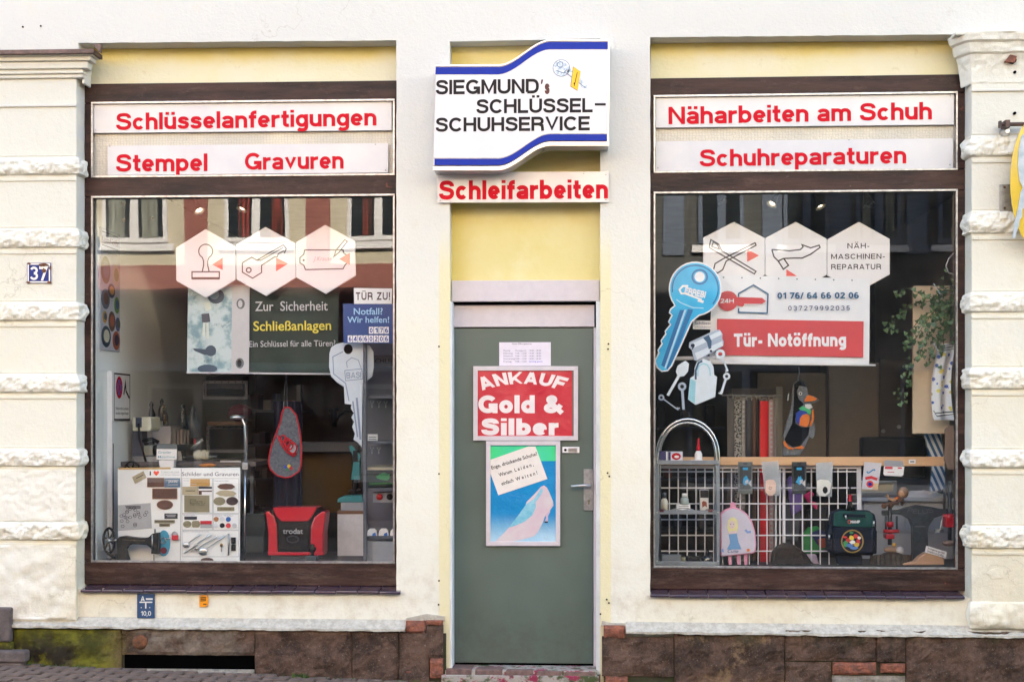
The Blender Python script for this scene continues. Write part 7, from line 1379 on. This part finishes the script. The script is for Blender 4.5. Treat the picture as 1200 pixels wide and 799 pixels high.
pp([(606, 135), (642, 102), (678, 115), (700, 155), (645, 145), (625, 190), (640, 250), (680, 285), (655, 330), (612, 400), (615, 440), (660, 470), (725, 470), (715, 530), (650, 620), (590, 622), (540, 590), (530, 560), (590, 440), (600, 300)], M_FK, 'black_felt', .004)
pp([(705, 225), (722, 218), (785, 245), (770, 262), (684, 272), (690, 250)], M_FO, 'beak', .012); pp([(518, 580), (530, 575), (560, 620), (600, 632), (595, 645), (560, 640), (530, 615)], M_FO, 'foot', .012); pp([(600, 632), (650, 618), (665, 612), (690, 636), (640, 640)], M_FO, 'foot', .012)
pp([(690, 290), (735, 290), (750, 315), (720, 330), (690, 315)], plain('felt_white', 206, 206, 206, .9), 'collar', .012); pp([(618, 360), (650, 335), (700, 345), (715, 380), (690, 440), (640, 450), (618, 420)], plain('pocket_blue', 30, 60, 150, .8), 'pocket', .012); pp([(650, 400), (670, 372), (705, 365), (728, 385), (722, 440), (700, 470), (645, 455)], M_FO, 'pocket_orange', .014); pp([(640, 325), (665, 305), (720, 320), (738, 345), (728, 375), (690, 345), (655, 335)], plain('felt_green', 60, 170, 110, .8), 'pocket_green', .010)
pp([(755, 330), (762, 400), (735, 465), (722, 460), (742, 400), (742, 340)], M_FO, 'trim', .013)
a = F1(653, 207); mm = M().disc(a[0], a[1], 2.0, YPg - .022, n=14); obj('eye', mm, MATS['felt_white'], pg); obj('pupil', M().disc(a[0], a[1], 1.1, YPg - .0226, n=12), M_INK, pg); obj('zip_pull', M().tube([P(*F1(560, 210), YPg - .03), P(*F1(555, 260), YPg - .03)], .004, 6), M_STEEL, pg)
obj('hang_cord', M().tube([P(*F1(640, 0), YPg), P(*F1(645, 50), YPg), P(*F1(632, 90), YPg), P(*F1(642, 112), YPg)], .004, 6), M_STEEL, pg, smooth=True)
# ---- belts and laces
def leo(k):
    vo = k.N.new('ShaderNodeTexVoronoi'); vo.inputs['Scale'].default_value = 90; k.L.new(k.pos, vo.inputs['Vector']); c = k.mix(k.step(vo.outputs['Distance'], .42, .5), (.02, .018, .018), (.30, .28, .26)); k.link(c, k.b.inputs['Base Color'])
M_LEO = node_mat('spotted_belt', leo)
belts = [(852, 860, 'smooth grey belt', (86, 80, 80), None), (860.5, 869, 'black and white spotted belt', (0, 0, 0), M_LEO), (869.2, 873.5, 'silver beaded belt', (170, 160, 150), 'bead'), (874, 882, 'black leather belt', (34, 28, 28), None), (882, 886, 'brown leather belt', (98, 66, 50), None), (886.4, 889.4, 'narrow near black belt', (40, 34, 34), None),
         (890.5, 900.5, 'bright red belt', (216, 20, 34), None), (901.2, 906.5, 'studded rose silver belt', (196, 160, 160), 'bead'), (907, 911, 'pale grey belt', (140, 132, 128), None)]
for i, (a, b, nm, c, sp_) in enumerate(belts):
    y = .66 + .012 * (i % 3); m_ = sp_ if sp_ and sp_ != 'bead' else plain('belt%d' % i, *c, .4, coat=.3 if i in (3, 4, 5) else 0)
    t = thing('hanging_belt', nm + ' hanging behind the pine rail', 'belt', (WX((a + b) / 2, y), y, WZ(661, y)), 'belts hanging behind the pine rail'); top = 466 + (i % 2) * 2 + (4 if i == 6 else 0)
    obj('strap', M().grid(4, 14, lambda u, v: (WX(a + (b - a) * u, y), y - .006 * sin(pi * u) + .004 * sin(v * 9 + i), WZ(top + (661 - top) * v, y))), m_, t, smooth=True)
    if sp_ == 'bead':
        mm = M()
        for k in range(34): mm.disc((a + b) / 2, top + 5 + k * 5.6, 1.5, y - .008, n=8)
        obj('studs', mm, M_SILVER, t, kind='stuff')
    x, z = W((a + b) / 2, top - 1, y); obj('buckle', M().tube([(x + .018 * cos(q * pi / 4), y, z + .014 * sin(q * pi / 4)) for q in range(8)], .004, 6, closed=True), mat('buckle_metal', (.35, .32, .28), .35, metal=.9), t, smooth=True)
t = thing('belt_rod', 'thin steel rod carrying the hanging belts', 'rod', (WX(880, .68), .68, WZ(464, .68))); obj('rod', M().tube([P(846, 463, .68), P(915, 464, .68)], .006, 6), M_STEEL, t)
# ---- furniture in the depth
def slab(name, label, cat, a, b, c, d, y, dep, m, bev=.003): return tag(obj(name, M().pbox(a, b, c, d, y, y + dep), m, bevel=bev), label, cat)
slab('cardboard_sheet', 'grey brown cardboard sheet standing behind the penguin bag', 'cardboard', 888, 437, 968, 545, 1.5, .02, plain('cardboard_dim', 132, 118, 104, .8)); slab('cardboard_box', 'grey box top behind the hanging belts', 'box', 857, 455, 912, 470, 1.2, .2, plain('box_dimgrey', 120, 110, 102, .8)); slab('door_strip', 'pale upright strip between the belts and the penguin bag', 'strip', 910, 453, 917, 540, 1.1, .03, plain('strip_pale', 160, 152, 140, .6))
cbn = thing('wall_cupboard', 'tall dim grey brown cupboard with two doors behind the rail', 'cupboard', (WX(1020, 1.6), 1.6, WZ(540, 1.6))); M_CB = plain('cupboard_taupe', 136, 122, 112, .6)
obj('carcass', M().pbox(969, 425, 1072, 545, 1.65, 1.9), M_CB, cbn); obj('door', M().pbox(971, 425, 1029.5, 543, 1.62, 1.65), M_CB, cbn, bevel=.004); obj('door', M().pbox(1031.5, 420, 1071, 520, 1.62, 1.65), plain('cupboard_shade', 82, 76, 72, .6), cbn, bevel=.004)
for a, b in ((1034.5, 505), (1053, 500)): x, z = W(a, b, 1.6); obj('door_knob', M().lathe([(.012, 0), (.014, .02)], (x, 1.6, z), 10, 'Y'), M_STEEL, cbn)
slab('plywood_side', 'light beige cupboard side panel under the ivy', 'panel', 1070, 335, 1113, 508, .62, .03, plain('plywood_light', 226, 204, 178, .6)); 
slab('black_cloth', 'black cloth heap on the white sideboard behind the rail', 'cloth', 1010, 512, 1085, 560, 1.4, .1, M_CK, .02)
sb = thing('sideboard', 'pale blue white low sideboard at the rear right of the right window', 'sideboard', (WX(1062, .95), .95, WZ(664, .95))); M_SBW = plain('sideboard_white', 196, 198, 208, .5)
obj('top', M().pbox(1008, 583, 1118, 587, .86, 1.3), M_SBW, sb); obj('carcass', M().pbox(1009, 587.2, 1117, 664, .9, 1.3), plain('sideboard_panel', 184, 186, 198, .5), sb); obj('drawer_front', M().pbox(1012, 589, 1060, 622, .89, .9), M_SBW, sb, bevel=.003); obj('drawer_front', M().pbox(1062, 589, 1113, 622, .89, .9), M_SBW, sb, bevel=.003); obj('lower_front', M().pbox(1011, 625, 1116, 663, .892, .9), M_SBW, sb, bevel=.003)
t = thing('picture_frame', 'silver picture frame lying on the sideboard', 'frame', (WX(1030, .95), .95, WZ(582, .95)))
for q in ((1008, 563, 1051, 566.5), (1008, 576, 1051, 580), (1047, 566.6, 1051, 575.9)): obj('frame_bar', M().pbox(*q, .93, .95), M_SILVER, t, bevel=.002)
obj('picture', M().pbox(1008, 566, 1048, 577, .94, .95), plain('picture_sand', 200, 184, 156, .4), t)
t = thing('paper_bag', 'crumpled white plastic bag on the sideboard right of the picture frame', 'bag', (WX(1082, .95), .95, WZ(583, .95))); obj('bag', M().grid(22, 12, lambda u, v: (WX(1060 + 50 * u, .93), .92 + .12 * v, WZ(583, .93) + sin(pi * min(1, v * 1.2)) * (.035 + .03 * noise.noise(Vector((u * 6, v * 4, 2))) + .02 * sin(u * 3.14)))), M_WHITE, t, smooth=True)
def stripe(k):
    w = k.math('SINE', k.math('MULTIPLY', k.math('ADD', k.x, k.math('MULTIPLY', k.z, .45)), 170)); c = k.mix(k.step(w, -.15, .15), (.04, .12, .26), (.62, .66, .72)); k.link(c, k.b.inputs['Base Color'])
t = tag(obj('striped_bag', M().pprism([(1084, 508), (1103, 506), (1108, 545), (1108, 574), (1090, 576), (1093, 550)], .75, .79), node_mat('blue_stripe_cloth', stripe), bevel=.008), 'blue and white striped cloth bag behind the right end of the rail', 'bag')
def floral(k):
    vo = k.N.new('ShaderNodeTexVoronoi'); vo.inputs['Scale'].default_value = 26; k.L.new(k.pos, vo.inputs['Vector']); hue = k.mix(k.step(vo.outputs['Color'], .4, .6), (.05, .12, .45), (.75, .62, .12)); c = k.mix(k.step(vo.outputs['Distance'], .34, .28), (.80, .80, .82), hue); k.link(c, k.b.inputs['Base Color'])
tag(obj('floral_cloth', M().grid(14, 20, lambda u, v: (WX(1100 - 8 * sin(v * 2.4) + (1120 - 1100) * u + 3 * u * v, .5), .5 + .015 * sin(u * 9 + v * 2), WZ(404 + 88 * v, .5))), node_mat('flowered_cotton', floral), smooth=True), 'white cloth with blue and yellow flowers hanging at the right edge of the window', 'cloth')
t = thing('wire_hook_set', 'chrome wire hooks sticking out from the right window edge', 'hooks', (WX(1110, .4), .4, WZ(345, .4)))
for py, n, y in ((333, 4, .4), (403, 3, .4), (482, 2, .42)):
    for k in range(n): obj('hook', M().tube([P(1122, py + k * 2.6, y), P(1096 + 2 * k, py + 2 + k * 3.4, y), P(1094 + 2 * k, py - 1 + k * 3.4, y)], .0035, 6), M_CHROME, t, smooth=True)
t = thing('wire_loop', 'pale wire loop hanging at the upper right of the right window', 'wire', (WX(1114, .3), .3, WZ(321, .3))); obj('loop', M().tube([P(1121, 293, .3), P(1112, 303, .3), P(1108.5, 312, .3), P(1112, 320, .3), P(1121, 322, .3)], .004, 6), M_BW, t, smooth=True)
t = thing('plastic_sole', 'brown translucent shoe sole hanging at the right edge below the cloth', 'sole', (WX(1112, .4), .4, WZ(551, .4))); obj('sole', M().pprism([(1107, 503), (1112, 498), (1120, 500), (1121, 530), (1119, 550), (1111, 550), (1106, 538), (1108, 520)], .4, .41), plain('sole_brown', 150, 126, 112, .3, coat=.4), t, bevel=.003)
# ---- ivy
iv = thing('ivy_plant', 'trailing ivy hanging down in the right part of the right window', 'plant', (WX(1100, .8), .8, WZ(335, .8)))
mm = M(); st_ = M()
def leaf(px, py, y, s, mm):
    x, z = W(px, py, y); a = R.uniform(-.6, .6); q = Matrix.Rotation(a, 3, 'Y') @ Matrix.Rotation(R.uniform(-.7, .7), 3, 'X') @ Matrix.Rotation(R.uniform(-.6, .6), 3, 'Z')
    pts = [(0, 0, 0), (.5, -.01, .15), (.42, 0, -.35), (0, -.08, -1), (-.42, 0, -.35), (-.5, -.01, .15)]
    mm.add([tuple(Vector((x, y, z)) + q @ (Vector(p) * s)) for p in pts], [(0, 1, 2, 3), (0, 3, 4, 5)])
strands = [((1118, 340), (1098, 350), (1082, 345), (1062, 337), (1052, 345)), ((1112, 345), (1090, 352), (1070, 355), (1050, 372), (1042, 390)), ((1116, 350), (1100, 360), (1078, 372), (1066, 390), (1062, 412)), ((1114, 360), (1104, 390), (1094, 410), (1088, 425)), ((1116, 350), (1108, 380), (1104, 410), (1098, 430)), ((1080, 372), (1088, 392), (1080, 412), (1072, 424)), ((1100, 358), (1084, 380), (1072, 398), (1060, 405)), ((1066, 425), (1062, 440), (1068, 452)), ((1058, 455), (1060, 478)), ((1118, 345), (1110, 365), (1118, 390))]
for s_ in strands:
    y = .50 + R.uniform(-.08, .08); L_ = []
    for i in range(len(s_) - 1):
        for k in range(7): f_ = k / 7; L_.append((s_[i][0] + (s_[i + 1][0] - s_[i][0]) * f_ + R.uniform(-1, 1), s_[i][1] + (s_[i + 1][1] - s_[i][1]) * f_ + R.uniform(-1, 1)))
    st_.tube([P(a, b, y) for a, b in L_[::2]], .002, 4, cap=False)
    for a, b in L_:
        for r_ in range(2):
            if R.random() < .62: leaf(a + R.gauss(0, 3.2), b + R.gauss(0, 3), y + R.uniform(-.05, .05), R.uniform(.018, .034), mm)
for _ in range(75): leaf(R.gauss(1105, 8), R.gauss(372, 22), .52 + R.uniform(-.1, .08), R.uniform(.018, .036), mm)
obj('leaves', mm, mat('ivy_leaf', (.16, .26, .12), .45, c2=(.06, .12, .05), scale=30, thr=(.4, .6)), iv, kind='stuff'); obj('stems', st_, mat('ivy_stem', (.08, .07, .03), .8), iv, kind='stuff')
# ---- backpack
YBp = .38; bp_ = thing('school_backpack', 'dark green and navy school backpack reading CHAMP with a round colourful emblem', 'backpack', (WX(999, YBp), YBp, WZ(661, YBp)))
H1 = lambda cx, cy: (960 + .169 * cx, 530 + .169 * cy); M_NV = mat('nylon_navy', (.006, .011, .026), .7, spec=.15, var=.2, scale=20, bump=.001); M_TG = mat('nylon_green', (.008, .07, .065), .6, spec=.2, var=.2, scale=20)
obj('body', M().pprism([H1(*p) for p in ((85, 440), (100, 415), (150, 395), (350, 405), (388, 430), (398, 480), (395, 690), (370, 715), (100, 705), (62, 690), (58, 520), (75, 500))], YBp, YBp + .10), M_NV, bp_, bevel=.014, seg=3)
obj('top_flap', M().pprism([H1(*p) for p in ((105, 420), (150, 402), (345, 410), (372, 430), (378, 520), (100, 512))], YBp - .012, YBp + .03), M_TG, bp_, bevel=.008, seg=3); obj('front_pocket', M().pprism([H1(*p) for p in ((104, 518), (378, 524), (382, 690), (362, 705), (112, 700), (100, 680))], YBp - .03, YBp + .03), M_NV, bp_, bevel=.012, seg=3)
obj('strap_band', M().pprism([H1(165, 425), H1(322, 430), H1(322, 452), H1(165, 446)], YBp - .022, YBp - .01), M_NV, bp_, bevel=.003); obj('side_pocket', M().pprism([H1(62, 515), H1(95, 520), H1(95, 695), H1(60, 680)], YBp - .01, YBp + .04), M_NV, bp_, bevel=.008); obj('side_pocket', M().pprism([H1(384, 535), H1(402, 540), H1(400, 700), H1(384, 706)], YBp - .01, YBp + .04), M_NV, bp_, bevel=.006)
for a, b, c, d in ((182, 435, 190, 462), (380, 475, 378, 510), (70, 570, 68, 605)): obj('zip_pull', M().tube([P(*H1(a, b), YBp - .034), P(*H1(c, d), YBp - .034)], .006, 6), M_SILVER, bp_, smooth=True)
obj('handle', M().tube([P(*H1(200, 405), YBp), P(*H1(205, 370), YBp), P(*H1(225, 370), YBp), P(*H1(232, 405), YBp)], .012, 8), M_CK, bp_, smooth=True); obj('top_tag', M().pprism([H1(206, 290), H1(222, 290), H1(224, 340), H1(204, 340)], YBp, YBp + .008), M_CR, bp_); obj('tag_hook', M().tube([P(*H1(213, 235), YBp), P(*H1(215, 290), YBp)], .005, 6).tube([P(*H1(213, 338), YBp), P(*H1(214, 375), YBp)], .014, 8), M_CK, bp_)
lettering('HAMP', (*H1(218, 470), *H1(282, 490)), YBp - .0135, M_WHITE, bp_, w=.24, gap=.08); lettering('C', (*H1(196, 466), *H1(222, 494)), YBp - .0135, plain('logo_red', 206, 50, 50, .5), bp_, w=.2)
ce = H1(230, 615); mm = M().pribbon([(ce[0] + 12.5 * cos(k * pi / 14), ce[1] + 13 * sin(k * pi / 14)) for k in range(28)], 1, YBp - .0312, True); obj('emblem_ring', mm, plain('thread_gold', 150, 120, 60, .6), bp_)
for k, (dx, dy, rx, ry, c) in enumerate(((-1, -4, 3.4, 3, (226, 196, 70)), (4, -6, 3, 2.6, (206, 50, 50)), (-5, -1, 3, 2.6, (190, 40, 44)), (7, 0, 2.6, 3, (200, 44, 50)), (-8, 3, 3, 3.6, (40, 140, 80)), (0, 1, 3.2, 2.4, (230, 226, 220)), (5, 4, 3.2, 2.6, (206, 170, 60)), (-3, 5, 4, 2.4, (60, 110, 180)), (2, 8, 5, 1.8, (70, 120, 190)), (-1, -10, 2.6, 1.4, (40, 130, 80)), (8, -4, 2, 1.8, (230, 220, 210)), (-9, -5, 3, 1.2, (206, 60, 60)))):
    obj('emblem_patch', M().pflat(blob(ce[0] + dx, ce[1] + dy, rx, ry, 10, .2), YBp - .0316 - k * .0003), plain('emb%d' % k, *c, .6), bp_)
obj('lower_webbing', M().pprism([H1(110, 706), H1(300, 712), H1(300, 778), H1(130, 778)], YBp + .03, YBp + .07), M_NV, bp_, bevel=.01)
# ---- cast iron machine
YMc = .60; mc = thing('stretching_machine', 'black cast iron shoe stretching machine with arched arm lettered PELLIS', 'machine', (WX(1080, YMc), YMc, WZ(664, YMc))); M_CI = mat('cast_iron_slate', (.04, .055, .08), .45, var=.4, scale=25, bump=.002, bscale=60, coat=.2)
arm2 = [H1(*p) for p in ((448, 405), (560, 400), (600, 385), (690, 366), (780, 378), (850, 392), (935, 395), (935, 425), (860, 432), (800, 455), (762, 510), (755, 560), (758, 690), (800, 775), (640, 775), (655, 700), (652, 520), (630, 465), (580, 435), (520, 428), (448, 440))]
obj('arm', M().pprism(arm2, YMc, YMc + .07), M_CI, mc, bevel=.005, seg=2); lettering('PELLIS', (*H1(615, 395), *H1(790, 425)), YMc - .002, plain('relief_grey', 92, 98, 110, .4), mc, w=.14, gap=.12, bend=-.012); obj('name_bar', M().pribbon([H1(665, 512), H1(735, 512)], 1, YMc - .001), MATS['relief_grey'], mc)
for px_, lab in ((490, 0), (905, 1)):
    obj('spindle', M().tube([P(*H1(px_, 330 if lab == 0 else 200), YMc - .01), P(*H1(px_, 640), YMc - .01)], .013, 10), M_CI, mc, smooth=True)
    obj('vice_block', M().pbox(H1(px_ - 30, 0)[0], H1(0, 565 if not lab else 450)[1], H1(px_ + 35, 0)[0], H1(0, 600 if not lab else 520)[1], YMc - .05, YMc + .02), M_CR, mc, bevel=.006); obj('vice_nut', M().tube([P(*H1(px_ - 45, 545 if not lab else 440), YMc - .03), P(*H1(px_ + 62 if not lab else px_ + 30, 545 if not lab else 440), YMc - .03)], .012, 8).tube([P(*H1(px_, 480 if not lab else 425), YMc - .03), P(*H1(px_, 515 if not lab else 470), YMc - .03)], .022, 10), M_CR, mc, smooth=True)
obj('side_rod', M().tube([P(*H1(462, 440), YMc - .02), P(*H1(462, 550), YMc - .02)], .007, 6).tube([P(*H1(538, 440), YMc - .02), P(*H1(538, 550), YMc - .02)], .007, 6).tube([P(*H1(868, 250), YMc), P(*H1(868, 395), YMc)], .008, 6), M_CI, mc, smooth=True)
obj('crank', M().tube([P(*H1(850, 470), YMc - .03), P(*H1(840, 545), YMc - .03)], .006, 6).lathe([(.03, -.01), (.03, .01)], P(*H1(830, 540), YMc - .03), 12), M_STEEL, mc)
x, _, z = P(*H1(890, 625), YMc); obj('wooden_last', M().ball((x, YMc - .03, z), .028, 12, (1.5, .8, .7)), plain('last_taupe', 130, 108, 100, .5), mc, smooth=True); x, _, z = P(*H1(500, 672), YMc); obj('wooden_last', M().ball((x, YMc - .03, z), .032, 12, (1.7, .8, .7)), plain('last_tan', 176, 140, 116, .5), mc, smooth=True)
t = thing('shoe_trim', 'small white and yellow shoe form at the foot of the left spindle', 'shoe form', P(*H1(545, 690), .5)); x, _, z = P(*H1(560, 680), .5); obj('form', M().ball((x, .5, z), .02, 10, (1.2, .7, 1.3)), M_BW, t, smooth=True); x, _, z = P(*H1(520, 640), .5); obj('yellow_tip', M().ball((x, .5, z), .012, 10), plain('tip_yellow', 210, 160, 60, .5), t, smooth=True)
gear = thing('cog_wheel', 'dark toothed iron wheel lying at the foot of the machine', 'cog', P(*H1(495, 780), .45)); x, _, z = P(*H1(495, 748), .45); rr = 23.5 * (D + .45) / FP
def gp(r0, r1, n): return [((r1 if k % 2 else r0) * cos(2 * pi * k / n), (r1 if k % 2 else r0) * sin(2 * pi * k / n)) for k in range(n)]
pts = gp(rr, rr * .94, 56); vsb = []; 
obj('cog_body', M().add([(x + a, .45 + b * .9, z + .03 - .02 * (b / rr)) for a, b in pts] + [(x + a, .45 + b * .9, z - .02) for a, b in pts], [tuple(range(56)), tuple(range(111, 55, -1))] + [(k, (k + 1) % 56, 56 + (k + 1) % 56, 56 + k) for k in range(56)]), mat('rusty_iron', (.09, .07, .06), .6, metal=.3, c2=(.03, .025, .025), scale=30), gear); obj('hub', M().ball((x, .42, z + .03), .05, 14, (1.4, 1, .5)), MATS['rusty_iron'], gear, smooth=True)
# shoe form and label
sfm = thing('wooden_shoe_form', 'tan wooden shoe stretcher with a white label at the lower right', 'shoe form', P(*H1(730, 780), .35)); obj('form', M().pprism([H1(*p) for p in ((580, 775), (600, 768), (660, 760), (700, 720), (740, 695), (800, 700), (850, 715), (870, 740), (868, 780), (590, 782))], .33, .40), plain('form_tan', 190, 148, 120, .5), sfm, bevel=.014, seg=3)
obj('label', M().pprism([H1(742, 645), H1(888, 690), H1(876, 732), H1(733, 690)], .318, .320), M_WHITE, sfm); font_text('Schuhspanner aus Holz', (*H1(750, 672), *H1(872, 686)), .3174, M_INK, sfm, ang=-17, off=.012); font_text('Erhältlich in Größen', (*H1(748, 692), *H1(866, 706)), .3174, M_INK, sfm, ang=-17, off=.012)
# figurine: small seated cloth doll on top of the machine
fg = thing('seated_doll', 'small seated doll with light hair and orange scarf on top of the machine', 'doll', P(*H1(530, 395), .58)); c0 = lambda a, b: Vector(P(*H1(a, b), .56)); M_DS = plain('doll_skin', 206, 160, 130, .6)
obj('torso', M().tube([c0(555, 345), c0(560, 310)], [.022, .018], 10), plain('doll_coat', 92, 66, 60, .8), fg, smooth=True); obj('head', M().ball(c0(572, 285), .027, 12), M_DS, fg, smooth=True); obj('hair', M().ball(c0(585, 283) + Vector((0, .008, .004)), .033, 12, (1, 1, 1.1)), plain('doll_tow', 150, 118, 96, .9), fg, smooth=True); obj('scarf', M().ball(c0(545, 318), .018, 10, (1.3, .8, .6)), M_FO, fg, smooth=True)
obj('arm', M().tube([c0(545, 315), c0(510, 330), c0(480, 318), c0(468, 290)], [.010, .009, .008, .007], 8), M_DS, fg, smooth=True); obj('arm', M().tube([c0(575, 320), c0(585, 345), c0(570, 365)], [.010, .009, .008], 8), MATS['doll_coat'], fg, smooth=True)
for a, b in ((500, 360), (455, 365)): obj('leg', M().tube([c0(550, 350), c0((550 + a) / 2, 350), c0(a, b)], [.014, .012, .010], 8), MATS['doll_coat'], fg, smooth=True); obj('shoe', M().ball(c0(a - 5, b + 4), .018, 10, (1, 1, 1.1)), plain('doll_shoe', 96, 54, 34, .5), fg, smooth=True)
# brush and coloured bags behind the grid
br = thing('shoe_brush', 'dark brown bristly brush lying before the wire grid', 'brush', P(928, 663, .36)); bm = [E1(*p) for p in ((380, 775), (395, 690), (425, 655), (470, 632), (520, 630), (570, 660), (620, 700), (670, 775))]
obj('brush_body', M().pprism(bm, .36, .44), mat('bristle_brown', (.045, .028, .022), .9, c2=(.015, .01, .01), scale=60, stretch=(3, 1, .5), bump=.006, bscale=90), br, bevel=.008, seg=2); mm = M()
for k in range(300):
    u = R.random(); a = bm[1][0] + (bm[-1][0] - bm[1][0]) * u; b = 661 - 20 * sin(pi * min(1, u * .9 + .12)) * R.uniform(.3, 1); x, z = W(a, b, .355); dx = R.uniform(-.006, .012); mm.add([(x, .355, z), (x + .0016, .355, z), (x + dx, .345 - R.random() * .01, z + R.uniform(.012, .03))], [(0, 1, 2)])
obj('bristles', mm, MATS['bristle_brown'], br, kind='stuff')
for nm, lab, pts, c, y in (('purple_pouch', 'purple pouch hanging behind the wire grid', ((490, 190), (510, 160), (600, 260), (590, 400), (520, 440), (500, 300)), (120, 90, 170), .6), ('pink_hairclips', 'bright pink clips hanging behind the right of the grid', ((600, 300), (655, 265), (680, 290), (640, 330), (700, 350), (695, 400), (640, 350)), (230, 50, 120), .58), ('green_pouch', 'bright green pouch low behind the wire grid', ((590, 580), (630, 520), (700, 510), (740, 560), (765, 650), (720, 700), (600, 700)), (30, 140, 70), .62), ('navy_pouch', 'navy pouch overlapping the green one behind the grid', ((650, 560), (720, 530), (765, 560), (765, 650), (700, 640)), (30, 44, 96), .6), ('orange_pouch', 'rust orange pouch beside the green one behind the grid', ((700, 600), (760, 590), (766, 655), (715, 665)), (170, 70, 36), .59), ('pink_box', 'pale pink cassette low behind the wire grid', ((610, 705), (690, 705), (712, 775), (650, 775)), (226, 196, 214), .55), ('grey_pouch', 'slate grey pouch hanging in the middle behind the grid', ((465, 330), (540, 300), (590, 440), (560, 620), (480, 600)), (70, 74, 84), .64), ('wine_pouch', 'dark wine red pouch behind the grid near the purple one', ((520, 420), (600, 400), (620, 560), (540, 600)), (60, 30, 50), .66), ('black_pouch', 'black pouch hanging behind the grid next to the green one', ((620, 400), (765, 380), (765, 540), (640, 560)), (30, 30, 34), .68)):
    tag(obj(nm, M().pprism([E1(*p) for p in pts], y, y + .03), plain(nm + '_cloth', *c, .6), bevel=.008), lab, nm.split('_')[1])
t = thing('back_shelving', 'dark shelving and hangings at the rear of the right window', 'shelf', P(830, 600, 2.2))
for py in (500, 560, 620): obj('shelf_board', M().pbox(760, py, 850, py + 3, 2.2, 2.5), M_SHF, t)
for i in range(9):
    px = 770 + i * 10 + R.uniform(-2, 2); py = (500, 560, 620)[i % 3]; h_ = R.uniform(12, 26)
    tag(obj('storage_carton', M().pbox(px, py - h_, px + 9, py, 2.15, 2.3), M_MISC[(i + 2) % 6], bevel=.004), 'dim carton number-less and %s on the %s rear shelf behind the chrome rack'.replace('number-less and ', '') % (('tan', 'black', 'brown', 'mauve', 'rust red', 'blue grey', 'ochre', 'grey', 'dark')[i], ('upper', 'middle', 'lower')[i % 3]), 'carton', 'cartons on the rear shelves of the right window')
